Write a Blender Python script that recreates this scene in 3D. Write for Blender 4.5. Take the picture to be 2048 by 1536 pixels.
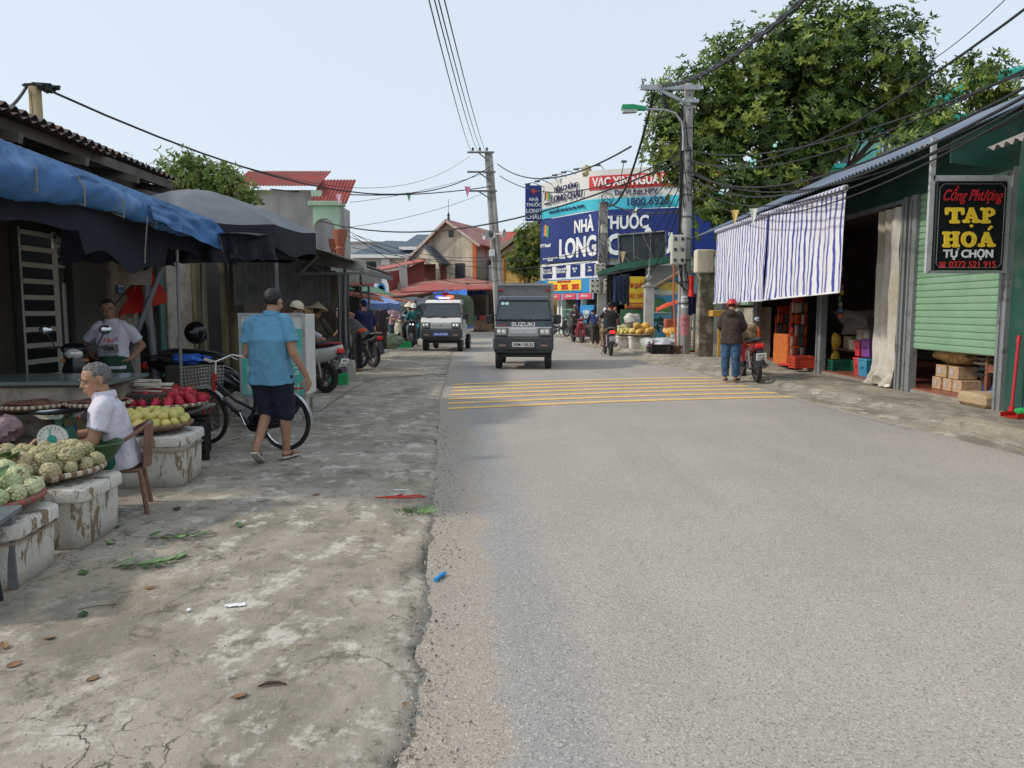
import bpy, bmesh, math, random
from mathutils import Vector, Matrix, noise
V = Vector; PI = math.pi; rad = math.radians
random.seed(7); R = random.random; U = random.uniform
sc = bpy.context.scene; C = sc.collection
for o in list(bpy.data.objects): bpy.data.objects.remove(o)
# ---------------- camera, sky, sun, exposure ----------------
F = 1520.0; CAMZ = 1.42; PITCH = math.atan(148 / F)
cd = bpy.data.cameras.new('camera'); cam = bpy.data.objects.new('camera', cd); C.objects.link(cam)
cd.sensor_width = 36; cd.lens = 36 * F / 2048; cd.clip_start = .05; cd.clip_end = 3000
cam.location = (0, 0, CAMZ); cam.rotation_euler = (PI / 2 - PITCH, 0, 0); sc.camera = cam
SUN_EL, SUN_AZ = rad(38), rad(-99)          # azimuth measured from +Y towards +X
w = bpy.data.worlds.new("World"); sc.world = w; w.use_nodes = True
nt = w.node_tree; bg = nt.nodes['Background']; sky = nt.nodes.new('ShaderNodeTexSky'); sky.sky_type = 'NISHITA'
sky.sun_disc = False; sky.sun_elevation = SUN_EL; sky.sun_rotation = SUN_AZ; sky.air_density = 1.0; sky.dust_density = 2.5; sky.ozone_density = 1.2
mx = nt.nodes.new('ShaderNodeMix'); mx.data_type = 'RGBA'; mx.inputs[0].default_value = .78
mx.inputs[7].default_value = (5.8, 6.5, 7.25, 1); nt.links.new(sky.outputs[0], mx.inputs[6]); nt.links.new(mx.outputs[2], bg.inputs[0])
bg.inputs[1].default_value = .1
sl = bpy.data.lights.new('sun', 'SUN'); sl.energy = 1.65; sl.angle = rad(4); sl.color = (1, .93, .82)
so = bpy.data.objects.new('sun', sl); C.objects.link(so)
sd = V((math.sin(SUN_AZ) * math.cos(SUN_EL), math.cos(SUN_AZ) * math.cos(SUN_EL), math.sin(SUN_EL)))
so.rotation_euler = sd.to_track_quat('Z', 'Y').to_euler(); so.location = (-20, 0, 30)
sc.view_settings.view_transform = 'Standard'; sc.view_settings.look = 'None'; sc.view_settings.gamma = 1
sc.view_settings.exposure = 0.52
sc.render.engine = 'CYCLES'; sc.cycles.use_denoising = True; sc.cycles.max_bounces = 6; sc.cycles.transparent_max_bounces = 12
sc.cycles.use_adaptive_sampling = True; sc.cycles.adaptive_threshold = .02

# ---------------- measuring helpers: a photo pixel (2048x1536) at a chosen distance or height ----------------
def ray(px, py):
    u = (px - 1024) / F; v = (768 - py) / F; c, s = math.cos(PITCH), math.sin(PITCH)
    return V((u, c + v * s, -s + v * c))
def W(px, py, Y): d = ray(px, py); return V((0, 0, CAMZ)) + d * (Y / d.y)
def G(px, py, z=0): d = ray(px, py); return V((0, 0, CAMZ)) + d * ((z - CAMZ) / d.z)
def px2x(px, Y): return (px - 1024) / F * Y * 1.0
def lin(r, g, b, k=1.0):
    f = lambda c: ((c / 255) / 12.92 if c / 255 <= .04045 else ((c / 255 + .055) / 1.055) ** 2.4)
    return (min(.92, f(r) * k), min(.92, f(g) * k), min(.92, f(b) * k))

# ---------------- materials ----------------
MATS = {}
def node(nt, t, **kw):
    n = nt.nodes.new(t)
    for k, v in kw.items():
        if k.startswith('i_'): n.inputs[int(k[2:]) if k[2:].isdigit() else k[2:]].default_value = v
        else: setattr(n, k, v)
    return n
def mixc(nt, fac, a, b, mode='MIX'):
    m = nt.nodes.new('ShaderNodeMix'); m.data_type = 'RGBA'; m.blend_type = mode
    for i, x in ((0, fac), (6, a), (7, b)):
        if isinstance(x, (int, float)): m.inputs[i].default_value = x
        elif isinstance(x, (tuple, list)): m.inputs[i].default_value = (*x[:3], 1)
        else: nt.links.new(x, m.inputs[i])
    return m.outputs[2]
def ramp(nt, src, lo, hi, a=0, b=1):
    m = nt.nodes.new('ShaderNodeMapRange'); m.inputs[1].default_value = lo; m.inputs[2].default_value = hi
    m.inputs[3].default_value = a; m.inputs[4].default_value = b; nt.links.new(src, m.inputs[0]); return m.outputs[0]
def noi(nt, co, scale, detail=4, rough=.6, st=None):
    if st:
        mp = nt.nodes.new('ShaderNodeMapping'); mp.inputs['Scale'].default_value = st; nt.links.new(co, mp.inputs[0]); co = mp.outputs[0]
    n = nt.nodes.new('ShaderNodeTexNoise'); n.inputs['Scale'].default_value = scale; n.inputs['Detail'].default_value = detail
    n.inputs['Roughness'].default_value = rough; nt.links.new(co, n.inputs['Vector']); return n.outputs[0]
def math_(nt, op, a, b=None):
    m = nt.nodes.new('ShaderNodeMath'); m.operation = op
    for i, x in ((0, a), (1, b)):
        if x is None: continue
        if isinstance(x, (int, float)): m.inputs[i].default_value = x
        else: nt.links.new(x, m.inputs[i])
    return m.outputs[0]
def base_mat(name):
    m = bpy.data.materials.new(name); m.use_nodes = True; nt = m.node_tree; b = nt.nodes['Principled BSDF']
    tc = nt.nodes.new('ShaderNodeTexCoord'); return m, nt, b, tc.outputs['Object']
def bump(nt, b, h, strength=.3, dist=.01):
    n = nt.nodes.new('ShaderNodeBump'); n.inputs['Strength'].default_value = strength; n.inputs['Distance'].default_value = dist
    nt.links.new(h, n.inputs['Height']); nt.links.new(n.outputs[0], b.inputs['Normal'])
def pm(name, col, rough=.75, var=.18, sc_=6, bmp=.15, bd=.01, metal=0, dirt=None, ds=2.5, da=.5, streak=False, spec=.4, bs=40, coat=0, trans=0):
    """painted / fabric / plaster surface: base colour with mottling, optional dirt of its own shape, fine relief"""
    if name in MATS: return MATS[name]
    m, nt, b, co = base_mat(name)
    n1 = noi(nt, co, sc_, 5)
    lo = tuple(c * (1 - var) for c in col); hi = tuple(min(.95, c * (1 + var)) for c in col)
    c = mixc(nt, ramp(nt, n1, .3, .7), lo, hi)
    if dirt:
        n2 = noi(nt, co, ds, 7, .7, (1, 1, .25) if streak else None)
        c = mixc(nt, ramp(nt, n2, .62 - da * .3, .72 - da * .2), c, dirt)
    nt.links.new(c, b.inputs['Base Color']); b.inputs['Roughness'].default_value = rough; b.inputs['Metallic'].default_value = metal
    b.inputs['Specular IOR Level'].default_value = spec; b.inputs['Coat Weight'].default_value = coat
    if trans:
        b.inputs['Transmission Weight'].default_value = 0
    if bmp: bump(nt, b, noi(nt, co, bs, 4), bmp, bd)
    MATS[name] = m; return m
def flat(name, col, rough=.6, metal=0, emit=0, spec=.5):
    if name in MATS: return MATS[name]
    m, nt, b, co = base_mat(name); b.inputs['Base Color'].default_value = (*col, 1); b.inputs['Roughness'].default_value = rough
    b.inputs['Metallic'].default_value = metal; b.inputs['Specular IOR Level'].default_value = spec
    if emit: b.inputs['Emission Color'].default_value = (*col, 1); b.inputs['Emission Strength'].default_value = emit
    MATS[name] = m; return m
def sheer(name, col, alpha=.45, rough=.25, bm_=.5):
    if name in MATS: return MATS[name]
    m = pm(name, col, rough, .2, 12, bm_, .02, bs=18); b = m.node_tree.nodes['Principled BSDF']; b.inputs['Alpha'].default_value = alpha; return m

def asphalt():
    m, nt, b, co = base_mat('asphalt')
    sx = nt.nodes.new('ShaderNodeSeparateXYZ'); nt.links.new(co, sx.inputs[0]); X, Y = sx.outputs[0], sx.outputs[1]
    big = noi(nt, co, .5, 4); mid = noi(nt, co, 3.5, 4)
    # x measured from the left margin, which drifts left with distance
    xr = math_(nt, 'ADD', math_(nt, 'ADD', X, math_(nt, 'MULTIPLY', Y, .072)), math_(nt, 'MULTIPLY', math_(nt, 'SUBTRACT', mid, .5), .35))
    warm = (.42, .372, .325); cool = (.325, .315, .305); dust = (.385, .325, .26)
    c = mixc(nt, ramp(nt, xr, .42, .56), cool, warm)  # cool band: part repaired asphalt, part soft awning shade put into the colour
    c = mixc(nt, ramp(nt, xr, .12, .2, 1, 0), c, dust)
    c = mixc(nt, ramp(nt, big, .38, .62, 0, .55), c, (.325, .295, .27))
    mps = nt.nodes.new('ShaderNodeMapping'); mps.inputs['Scale'].default_value = (1, .14, 1); nt.links.new(co, mps.inputs[0])
    c = mixc(nt, ramp(nt, noi(nt, mps.outputs[0], 1.6, 3), .45, .68, 0, .4), c, (.29, .262, .24))
    c = mixc(nt, ramp(nt, noi(nt, co, 9, 6, .75), .60, .70, 0, .4), c, (.48, .43, .37))
    vo = node(nt, 'ShaderNodeTexVoronoi', i_Scale=135.0); nt.links.new(co, vo.inputs['Vector'])
    sp = nt.nodes.new('ShaderNodeSeparateColor'); nt.links.new(vo.outputs['Color'], sp.inputs[0])
    c = mixc(nt, ramp(nt, sp.outputs[0], .84, .88, 0, .55), c, (.16, .145, .13))
    c = mixc(nt, ramp(nt, sp.outputs[1], .86, .9, 0, .5), c, (.58, .57, .50))
    c = mixc(nt, ramp(nt, sp.outputs[2], .55, 1, 0, .3), c, (.2, .19, .18))
    nt.links.new(c, b.inputs['Base Color']); b.inputs['Roughness'].default_value = .9; b.inputs['Specular IOR Level'].default_value = .25
    h = math_(nt, 'ADD', math_(nt, 'MULTIPLY', vo.outputs['Distance'], 1.0), math_(nt, 'MULTIPLY', noi(nt, co, 60, 5), .8))
    bump(nt, b, h, .5, .005); return m
def concrete(name, base, dark, light, moss, crack=1.0, st=(1, .8, 1), sand=(.40, .33, .24), dy=0):
    m, nt, b, co0 = base_mat(name)
    wp = nt.nodes.new('ShaderNodeMapping'); wp.inputs['Scale'].default_value = st; wp.inputs['Rotation'].default_value = (0, 0, .3); nt.links.new(co0, wp.inputs[0]); co = wp.outputs[0]
    n1 = noi(nt, co, 1.3, 9, .72); n2 = noi(nt, co, 3.1, 9, .75); n3 = noi(nt, co, .8, 6, .65); n4 = noi(nt, co, 7, 8, .78)
    c = mixc(nt, ramp(nt, n1, .42, .56), dark, base)
    c = mixc(nt, ramp(nt, n2, .53, .60), c, light)
    c = mixc(nt, ramp(nt, n3, .52, .62, 0, .6), c, sand); c = mixc(nt, ramp(nt, noi(nt, co, .9, 8, .7), .55, .62, 0, .75), c, tuple(x * .8 for x in dark))
    c = mixc(nt, ramp(nt, n4, .53, .62, 0, .8), c, moss)
    c = mixc(nt, ramp(nt, noi(nt, co, 60, 6, .8), .5, .75, 0, .55), c, tuple(x * .5 for x in base))
    c = mixc(nt, ramp(nt, noi(nt, co, 90, 5, .8), .6, .72, 0, .6), c, tuple(min(.8, x * 1.55) for x in light))
    dn = nt.nodes.new('ShaderNodeTexNoise'); dn.inputs['Scale'].default_value = 2.6; dn.inputs['Detail'].default_value = 6; nt.links.new(co0, dn.inputs['Vector'])
    dv = nt.nodes.new('ShaderNodeVectorMath'); dv.operation = 'MULTIPLY_ADD'; dv.inputs[1].default_value = (.75, .75, 0)
    nt.links.new(dn.outputs['Color'], dv.inputs[0]); nt.links.new(co0, dv.inputs[2])
    h = noi(nt, co, 25, 8, .75)
    for sc_, wid, msk in ((.5, .009, None), (2.4, .014, .60), (6.5, .026, .64)):
        vo = node(nt, 'ShaderNodeTexVoronoi', feature='DISTANCE_TO_EDGE', i_Scale=sc_); nt.links.new(dv.outputs[0], vo.inputs['Vector'])
        k = ramp(nt, vo.outputs['Distance'], wid * .25, wid, 1, 0)
        if msk: k = math_(nt, 'MULTIPLY', k, ramp(nt, n3 if msk < .6 else n1, msk - .06, msk, 0, 1))
        else: k = math_(nt, 'MULTIPLY', k, ramp(nt, n4, .42, .6, .0, .9))
        k = math_(nt, 'MULTIPLY', k, crack)
        c = mixc(nt, math_(nt, 'MULTIPLY', k, .75 if msk else .45), c, (.09, .08, .062)); h = math_(nt, 'SUBTRACT', h, math_(nt, 'MULTIPLY', k, .9 if msk else .5))
    h = math_(nt, 'ADD', h, math_(nt, 'MULTIPLY', n2, 1.4))
    nt.links.new(c, b.inputs['Base Color']); b.inputs['Roughness'].default_value = .92; b.inputs['Specular IOR Level'].default_value = .2
    bump(nt, b, h, .75, .014); return m
def leafmat(name, col, tr=.35):
    m = bpy.data.materials.new(name); m.use_nodes = True; nt = m.node_tree; nt.nodes.clear()
    out = nt.nodes.new('ShaderNodeOutputMaterial'); tc = nt.nodes.new('ShaderNodeTexCoord')
    n = noi(nt, tc.outputs['Object'], 1.2, 3); g = nt.nodes.new('ShaderNodeNewGeometry')
    c = mixc(nt, ramp(nt, n, .3, .7), tuple(x * .7 for x in col), tuple(x * 1.35 for x in col))
    c = mixc(nt, ramp(nt, g.outputs['Random Per Island'], 0, 1, 0, .5), c, (col[0] * 1.9, col[1] * 1.5, col[2] * .8))
    b = nt.nodes.new('ShaderNodeBsdfPrincipled'); nt.links.new(c, b.inputs['Base Color']); b.inputs['Roughness'].default_value = .45
    t = nt.nodes.new('ShaderNodeBsdfTranslucent'); nt.links.new(c, t.inputs[0]); s = nt.nodes.new('ShaderNodeMixShader'); s.inputs[0].default_value = tr
    nt.links.new(b.outputs[0], s.inputs[1]); nt.links.new(t.outputs[0], s.inputs[2]); nt.links.new(s.outputs[0], out.inputs[0]); return m
def stripes(name, a, bcol, axis, period, duty, wob=.01, tilt=0, dirt=None):
    m, nt, b, co = base_mat(name)
    sx = nt.nodes.new('ShaderNodeSeparateXYZ'); nt.links.new(co, sx.inputs[0])
    x = math_(nt, 'ADD', sx.outputs[axis], math_(nt, 'MULTIPLY', math_(nt, 'SUBTRACT', noi(nt, co, 2.2, 2), .5), wob * 8))
    if tilt: x = math_(nt, 'ADD', x, math_(nt, 'MULTIPLY', sx.outputs[0 if axis else 1], tilt))
    fr = math_(nt, 'FRACT', math_(nt, 'DIVIDE', x, period))
    k = math_(nt, 'LESS_THAN', fr, duty)
    c = mixc(nt, k, a, bcol)
    if dirt: c = mixc(nt, ramp(nt, noi(nt, co, 1.5, 5), .5, .75, 0, .5), c, dirt)
    nt.links.new(c, b.inputs['Base Color']); b.inputs['Roughness'].default_value = .6; return m

# ---------------- mesh builder ----------------
def recalc(me):
    bm = bmesh.new(); bm.from_mesh(me); bmesh.ops.recalc_face_normals(bm, faces=bm.faces); bm.to_mesh(me); bm.free()
class MB:
    def __init__(s): s.v = []; s.f = []; s.m = []
    def add(s, vs, fs, mi=0, M=None):
        k = len(s.v); s.v += [tuple(M @ V(p)) if M else tuple(p) for p in vs]
        s.f += [tuple(i + k for i in f) for f in fs]; s.m += [mi] * len(fs); return s
    def box(s, c, d, mi=0, M=None, rz=0, bev=0, rot=None):
        x, y, z = d[0] / 2, d[1] / 2, d[2] / 2
        T = Matrix.Translation(c) @ (rot.to_4x4() if rot else Matrix.Rotation(rz, 4, 'Z'))
        if M: T = M @ T
        if bev:
            b = min(bev, x * .95, y * .95, z * .95); pts = []
            for a in (-1, 1):
                for e in (-1, 1):
                    for g in (-1, 1): pts += [(a * x, e * (y - b), g * (z - b)), (a * (x - b), e * y, g * (z - b)), (a * (x - b), e * (y - b), g * z)]
            return s.hull(pts, mi, T)
        vs = [(a, e, g) for a in (-x, x) for e in (-y, y) for g in (-z, z)]
        return s.add(vs, [(0, 1, 3, 2), (4, 6, 7, 5), (0, 4, 5, 1), (2, 3, 7, 6), (0, 2, 6, 4), (1, 5, 7, 3)], mi, T)
    def hull(s, pts, mi=0, M=None):
        bm = bmesh.new(); [bm.verts.new(p) for p in pts]; bmesh.ops.convex_hull(bm, input=bm.verts)
        bmesh.ops.dissolve_limit(bm, angle_limit=.01, verts=bm.verts, edges=bm.edges)
        bm.verts.index_update(); vs = [v.co.copy() for v in bm.verts]; ix = {v: i for i, v in enumerate(bm.verts)}
        fs = [tuple(ix[v] for v in f.verts) for f in bm.faces]; bm.free(); return s.add(vs, fs, mi, M)
    def rings(s, rs, mi=0, cap=True, closed=True, M=None):
        n = len(rs[0]); vs = [p for r in rs for p in r]; fs = []
        for i in range(len(rs) - 1):
            for j in range(n if closed else n - 1): a = i * n + j; b = i * n + (j + 1) % n; fs.append((a, b, b + n, a + n))
        if cap and closed: fs += [tuple(range(n))[::-1], tuple(range((len(rs) - 1) * n, len(rs) * n))]
        return s.add(vs, fs, mi, M)
    def tube(s, pts, r, n=8, mi=0, cap=True, M=None, sq=1):
        pts = [V(p) for p in pts]; rs = []; q = None
        if isinstance(r, (int, float)): r = [r] * len(pts)
        t0 = (pts[1] - pts[0]).normalized(); up = V((0, 0, 1)) if abs(t0.z) < .9 else V((1, 0, 0)); a = t0.cross(up).normalized()
        for i, p in enumerate(pts):
            t = (pts[min(i + 1, len(pts) - 1)] - pts[max(i - 1, 0)]).normalized(); a = (a - t * a.dot(t)).normalized(); b = t.cross(a)
            rs.append([p + (a * math.cos(2 * PI * j / n + PI / n) + b * sq * math.sin(2 * PI * j / n + PI / n)) * r[i] for j in range(n)])
        return s.rings(rs, mi, cap, True, M)
    def lathe(s, prof, n=20, mi=0, M=None, cap=True):
        return s.rings([[(r * math.cos(2 * PI * j / n), r * math.sin(2 * PI * j / n), z) for j in range(n)] for r, z in prof], mi, cap, True, M)
    def prism(s, poly, t, mi=0, M=None):
        n = len(poly); vs = [(x, y, -t / 2) for x, y in poly] + [(x, y, t / 2) for x, y in poly]
        return s.add(vs, [tuple(range(n))[::-1], tuple(range(n, 2 * n))] + [(i, (i + 1) % n, n + (i + 1) % n, n + i) for i in range(n)], mi, M)
    def grid(s, fn, nu, nv, mi=0, th=0, M=None):
        vs = [V(fn(i / nu, j / nv)) for i in range(nu + 1) for j in range(nv + 1)]; q = nv + 1
        fs = [(i * q + j, (i + 1) * q + j, (i + 1) * q + j + 1, i * q + j + 1) for i in range(nu) for j in range(nv)]
        if th:
            n = len(vs); nn = [V((0, 0, 0)) for _ in vs]
            for f in fs:
                k = (vs[f[1]] - vs[f[0]]).cross(vs[f[3]] - vs[f[0]])
                for i in f: nn[i] += k
            vs += [vs[i] - nn[i].normalized() * th for i in range(n)]; fs2 = [tuple(i + n for i in f[::-1]) for f in fs]
            bd = [i * q for i in range(nu)]; ed = [((i + 1) * q, i * q) for i in range(nu)] + [(i * q + nv, (i + 1) * q + nv) for i in range(nu)]
            ed += [(j, j + 1) for j in range(nv)] + [(nu * q + j + 1, nu * q + j) for j in range(nv)]
            fs = fs + fs2 + [(a, b, b + n, a + n) for a, b in ed]
        return s.add(vs, fs, mi, M)
    def ell(s, c, r, n=12, mi=0, M=None, rot=None):
        T = Matrix.Translation(c) @ (rot.to_4x4() if rot else Matrix.Identity(4)); T = M @ T if M else T; h = n // 2 + 1
        rs = [[(r[0] * math.sin(PI * i / h) * math.cos(2 * PI * j / n), r[1] * math.sin(PI * i / h) * math.sin(2 * PI * j / n), r[2] * math.cos(PI * i / h)) for j in range(n)] for i in range(1, h)]
        k = len(s.v); s.rings(rs, mi, False, True, T)
        s.add([(0, 0, r[2]), (0, 0, -r[2])], [], mi, T); t = len(s.v) - 2; L = (h - 2) * n
        s.f += [(t, k + (j + 1) % n, k + j) for j in range(n)] + [(t + 1, k + L + j, k + L + (j + 1) % n) for j in range(n)]; s.m += [mi] * 2 * n
        return s
    def mesh(s, name, mats, ang=35, fix=True):
        me = bpy.data.meshes.new(name); me.from_pydata(s.v, [], s.f)
        for m in (mats if isinstance(mats, (list, tuple)) else [mats]): me.materials.append(m)
        me.polygons.foreach_set('material_index', s.m)
        if fix: recalc(me)
        me.polygons.foreach_set('use_smooth', [True] * len(me.polygons)); me.set_sharp_from_angle(angle=rad(ang)); me.update(); return me
    def build(s, name, mats, parent=None, loc=None, rot=None, ang=35, fix=True):
        o = bpy.data.objects.new(name, s.mesh(name, mats, ang, fix)); C.objects.link(o)
        if parent: o.parent = parent
        if loc: o.location = loc
        if rot: o.rotation_euler = rot
        return o
def tag(o, label=None, cat=None, group=None, kind=None):
    for k, v in (('label', label), ('category', cat), ('group', group), ('kind', kind)):
        if v: o[k] = v
    return o
def thing(name, label, cat, loc=(0, 0, 0), rz=0, group=None):
    o = bpy.data.objects.new(name, None); C.objects.link(o); o.location = loc; o.rotation_euler = (0, 0, rz); o.empty_display_size = .1
    return tag(o, label, cat, group)
def kids(o): return [c for c in bpy.data.objects if c.parent == o]
def copy_tree(o, loc=None, rz=None, label=None, group=None, scale=None, parent=None):
    c = o.copy(); C.objects.link(c)
    if parent: c.parent = parent
    if loc is not None: c.location = loc
    if rz is not None: c.rotation_euler = (0, 0, rz)
    if label: c['label'] = label
    if group: c['group'] = group
    if scale: c.scale = (scale,) * 3
    for k in [k for k in o.children]: copy_tree(k, parent=c)
    return c
def mod(o, t, **kw):
    m = o.modifiers.new(t.lower(), t)
    for k, v in kw.items(): setattr(m, k, v)
    return m
def text(s, size, mat, parent, loc, rot, bold=0, ext=.004, shear=0, align='CENTER', name='lettering', wid=None, sp=1.0):
    cu = bpy.data.curves.new('txt', 'FONT'); cu.body = s; cu.size = size; cu.align_x = align; cu.align_y = 'CENTER'; cu.offset = bold * size; cu.extrude = ext
    cu.shear = shear; cu.space_character = sp; cu.resolution_u = 3; cu.space_line = .95
    t = bpy.data.objects.new('txt', cu); C.objects.link(t); bpy.context.view_layer.update()
    me = bpy.data.meshes.new_from_object(t.evaluated_get(bpy.context.evaluated_depsgraph_get())); bpy.data.objects.remove(t)
    me.materials.clear(); me.materials.append(mat); o = bpy.data.objects.new(name, me); C.objects.link(o)
    o.parent = parent; o.location = loc; o.rotation_euler = rot
    if wid and me.vertices:
        xs = [v.co.x for v in me.vertices]; k = wid / (max(xs) - min(xs)); o.scale = (k, 1, 1)
    return o
RY = (PI / 2, 0, 0)       # lettering that faces the camera (towards -Y)
BK = flat('black_plastic', (.015, .015, .016), .45); DK = pm('dark_rubber', (.022, .021, .02), .85, .3, 20, .3)
STEEL = pm('galvanised_steel', (.38, .39, .40), .45, .2, 5, .1, metal=.5, dirt=(.2, .16, .12), ds=6, da=.25)
CHROME = flat('chrome', (.6, .6, .6), .18, 1.0); RUST = pm('rusty_steel', (.14, .085, .06), .8, .4, 9, .3)
GREYP = pm('grey_paint', (.22, .235, .235), .55, .12, 5, .05, dirt=(.13, .11, .09), ds=5, da=.3)
WHITEP = pm('white_paint', (.72, .72, .70), .4, .06, 4, .03, dirt=(.42, .38, .32), ds=4, da=.15, coat=.3)
WHT = flat('sign_white', (.82, .82, .80), .5); NAVY = pm('sign_navy', (.018, .03, .17), .4, .15, 1.5, .02)
RED = flat('sign_red', (.62, .035, .04), .45); YEL = flat('sign_yellow', (.92, .62, .04), .45)
# ================= helpers for world-space parts =================
def wb(mb, name, mats, parent=None, ang=35, fix=True):
    o = mb.build(name, mats, parent, ang=ang, fix=fix)
    if parent: o.location = -parent.location
    return o
def thg(name, label, cat, loc, group=None): return thing(name, label, cat, loc, 0, group)
def struct(mb, name, mats, fix=True, ang=35):
    o = mb.build(name, mats, fix=fix, ang=ang); return tag(o, kind='structure')
def interp(path, y):
    for (x0, y0), (x1, y1) in zip(path, path[1:]):
        if y0 <= y <= y1: return x0 + (x1 - x0) * (y - y0) / (y1 - y0)
    return path[-1][0] if y > path[-1][1] else path[0][0]
LEFT = [(-.30, -8), (-.36, 2.4), (-.47, 4.07), (-.72, 7), (-.85, 8.6), (-1.15, 12), (-1.43, 16.6), (-2.0, 25.4)]
RIGHT = [(5.1, -8), (5.0, 7.4), (4.62, 12.2), (3.98, 18.1), (3.37, 24.5), (2.85, 30.8), (2.5, 38), (2.2, 44)]
# ground sheet, road
MBK = MB()
struct(MB().grid(lambda u, v: (-260 + 520 * u, -60 + 520 * v, -.012), 8, 8), 'ground', pm('packed_dirt', (.26, .225, .175), .95, .3, 1.2, .5, .02, dirt=(.16, .14, .1), ds=.6))
ROADL = LEFT + [(-3.6, 29.5), (-8, 35), (-20, 43), (-60, 58)]
FAR = [(-60, 78), (-22, 62), (-9, 54.5), (-3.1, 50.5), (0, 49), (2.8, 48), (7, 47.2), (16, 47)]
poly = ROADL + FAR + [(16, 44), (2.2, 44)] + RIGHT[::-1][1:]
bm_ = MB(); bm_.add([(x, y, 0.0) for x, y in poly], [tuple(range(len(poly)))])
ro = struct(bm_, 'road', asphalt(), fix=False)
bmx = bmesh.new(); bmx.from_mesh(ro.data); bmesh.ops.triangulate(bmx, faces=bmx.faces)
for f in bmx.faces:
    if f.normal.z < 0: f.normal_flip()
bmx.to_mesh(ro.data); bmx.free()
# left concrete shoulder with a crumbling edge
CONL = concrete('shoulder_concrete', (.395, .352, .29), (.25, .223, .18), (.56, .52, .45), (.16, .142, .105))
def jit(y, k=1.0): return (noise.noise(V((y * 1.3, 3, 0))) * .07 + noise.noise(V((y * 5.1, 9, 0))) * .045 + noise.noise(V((y * 17, 1, 0))) * .022) * k
def shoulder():
    ys = []; y = -3
    while y < 31: ys.append(y); y += .035 if y < 9 else .1
    m = MB(); vs = []; fs = []
    L = LEFT[:-1] + [(-2.0, 25.4), (-3.2, 28.5), (-4.2, 31)]
    for y in ys:
        e = interp(L, y) + jit(y)
        for k, x in enumerate((-16, -9, -5, -3.2, -2.2, -1.6, -1.1)):
            vs.append((min(x, e - .3), y, .03))
        vs.append((e - .22, y, .03)); vs.append((e - .05 + jit(y + 50, .5), y, .026)); vs.append((e, y, .012)); vs.append((e + .012, y, -.01))
    q = 11
    for i in range(len(ys) - 1):
        for j in range(q - 1): fs.append((i * q + j, i * q + j + 1, (i + 1) * q + j + 1, (i + 1) * q + j))
    m.add(vs, fs)
    return struct(m, 'left_shoulder_pavement', CONL, fix=False, ang=60)
shoulder()
# loose grit and broken bits along the seam: nobody could count them
def grit(name, n, fn, mats, smin, smax, label):
    m = MB()
    for i in range(n):
        x, y, z = fn(); s = U(smin, smax); k = len(m.v)
        pts = [(x + U(-s, s), y + U(-s, s), z), (x + U(-s, s), y + U(-s, s), z), (x + U(-s, s), y + U(-s, s), z), (x + U(-s, s) * .4, y + U(-s, s) * .4, z + s * U(.5, 1))]
        m.v += pts; m.f += [(k, k + 1, k + 3), (k + 1, k + 2, k + 3), (k + 2, k, k + 3)]; m.m += [int(U(0, len(mats) - .01))] * 3
    return tag(m.build(name, mats, fix=True, ang=20), kind='stuff')
def seam():
    y = 2.1 + 7 * R() ** 1.7; return (interp(LEFT, y) + random.gauss(.0, .10), y, .004 if R() < .6 else .02)
def shl():
    y = 2.1 + 8 * R() ** 1.8; return (interp(LEFT, y) - .15 - abs(random.gauss(0, 1.1)), y, .03)
GR = [pm('grit_tan', (.38, .32, .24), .9), pm('grit_dark', (.12, .1, .08), .9), pm('grit_pale', (.5, .47, .42), .9)]
grit('seam_grit', 2600, seam, GR, .003, .012, ''); grit('shoulder_grit', 1500, shl, GR, .002, .007, '')
grit('road_grit', 600, lambda: (U(-.2, .9), 2.1 + 5 * R() ** 1.6, .001), GR, .002, .006, '')
# fine cracks are in the material; the long slab joint by the bicycle is a real groove strip
j = MB(); P = [G(x, y, .03) for x, y in ((728, 765), (705, 778), (672, 800), (640, 822), (622, 826), (560, 832))]
for a, b in zip(P, P[1:]): j.tube([a - V((0, 0, .005)), b - V((0, 0, .005))], .012, 5)
P = [G(x, y, .03) for x, y in ((728, 765), (760, 757), (820, 752), (892, 748))]
for a, b in zip(P, P[1:]): j.tube([a - V((0, 0, .006)), b - V((0, 0, .006))], .013, 5)
P = [G(x, y, .03) for x, y in ((722, 722), (790, 720), (890, 717))]
for a, b in zip(P, P[1:]): j.tube([a - V((0, 0, .006)), b - V((0, 0, .006))], .013, 5)
struct(j, 'pavement_joint_strip', pm('joint_dirt', (.07, .06, .05), .95))
# right pavement
CONR = concrete('apron_concrete', (.36, .325, .26), (.22, .195, .155), (.50, .46, .38), (.15, .14, .10), .6, (1, .5, 1))
def apron():
    m = MB(); vs = []; fs = []; ys = []; y = -3
    while y < 44: ys.append(y); y += .08 if y < 20 else .4
    for y in ys:
        e = interp(RIGHT, y); j_ = jit(y + 200, .9); rise = .09 if y > 8 else .05
        row = [(e - .03 + j_, -.008), (e + .02 + j_, .008), (e + .22 + j_ * .5, .012), (e + .5 + j_, .02), (e + .62 + j_, rise), (e + 1.1, rise + .002), (7.6, rise + .004), (11, rise + .004), (18, rise + .004)]
        for x, z in row: vs.append((x, y, z))
    q = 9
    for i in range(len(ys) - 1):
        for k in range(q - 1): fs.append((i * q + k, i * q + k + 1, (i + 1) * q + k + 1, (i + 1) * q + k))
    m.add(vs, fs); return struct(m, 'right_pavement', CONR, fix=False, ang=60)
apron()
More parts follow.
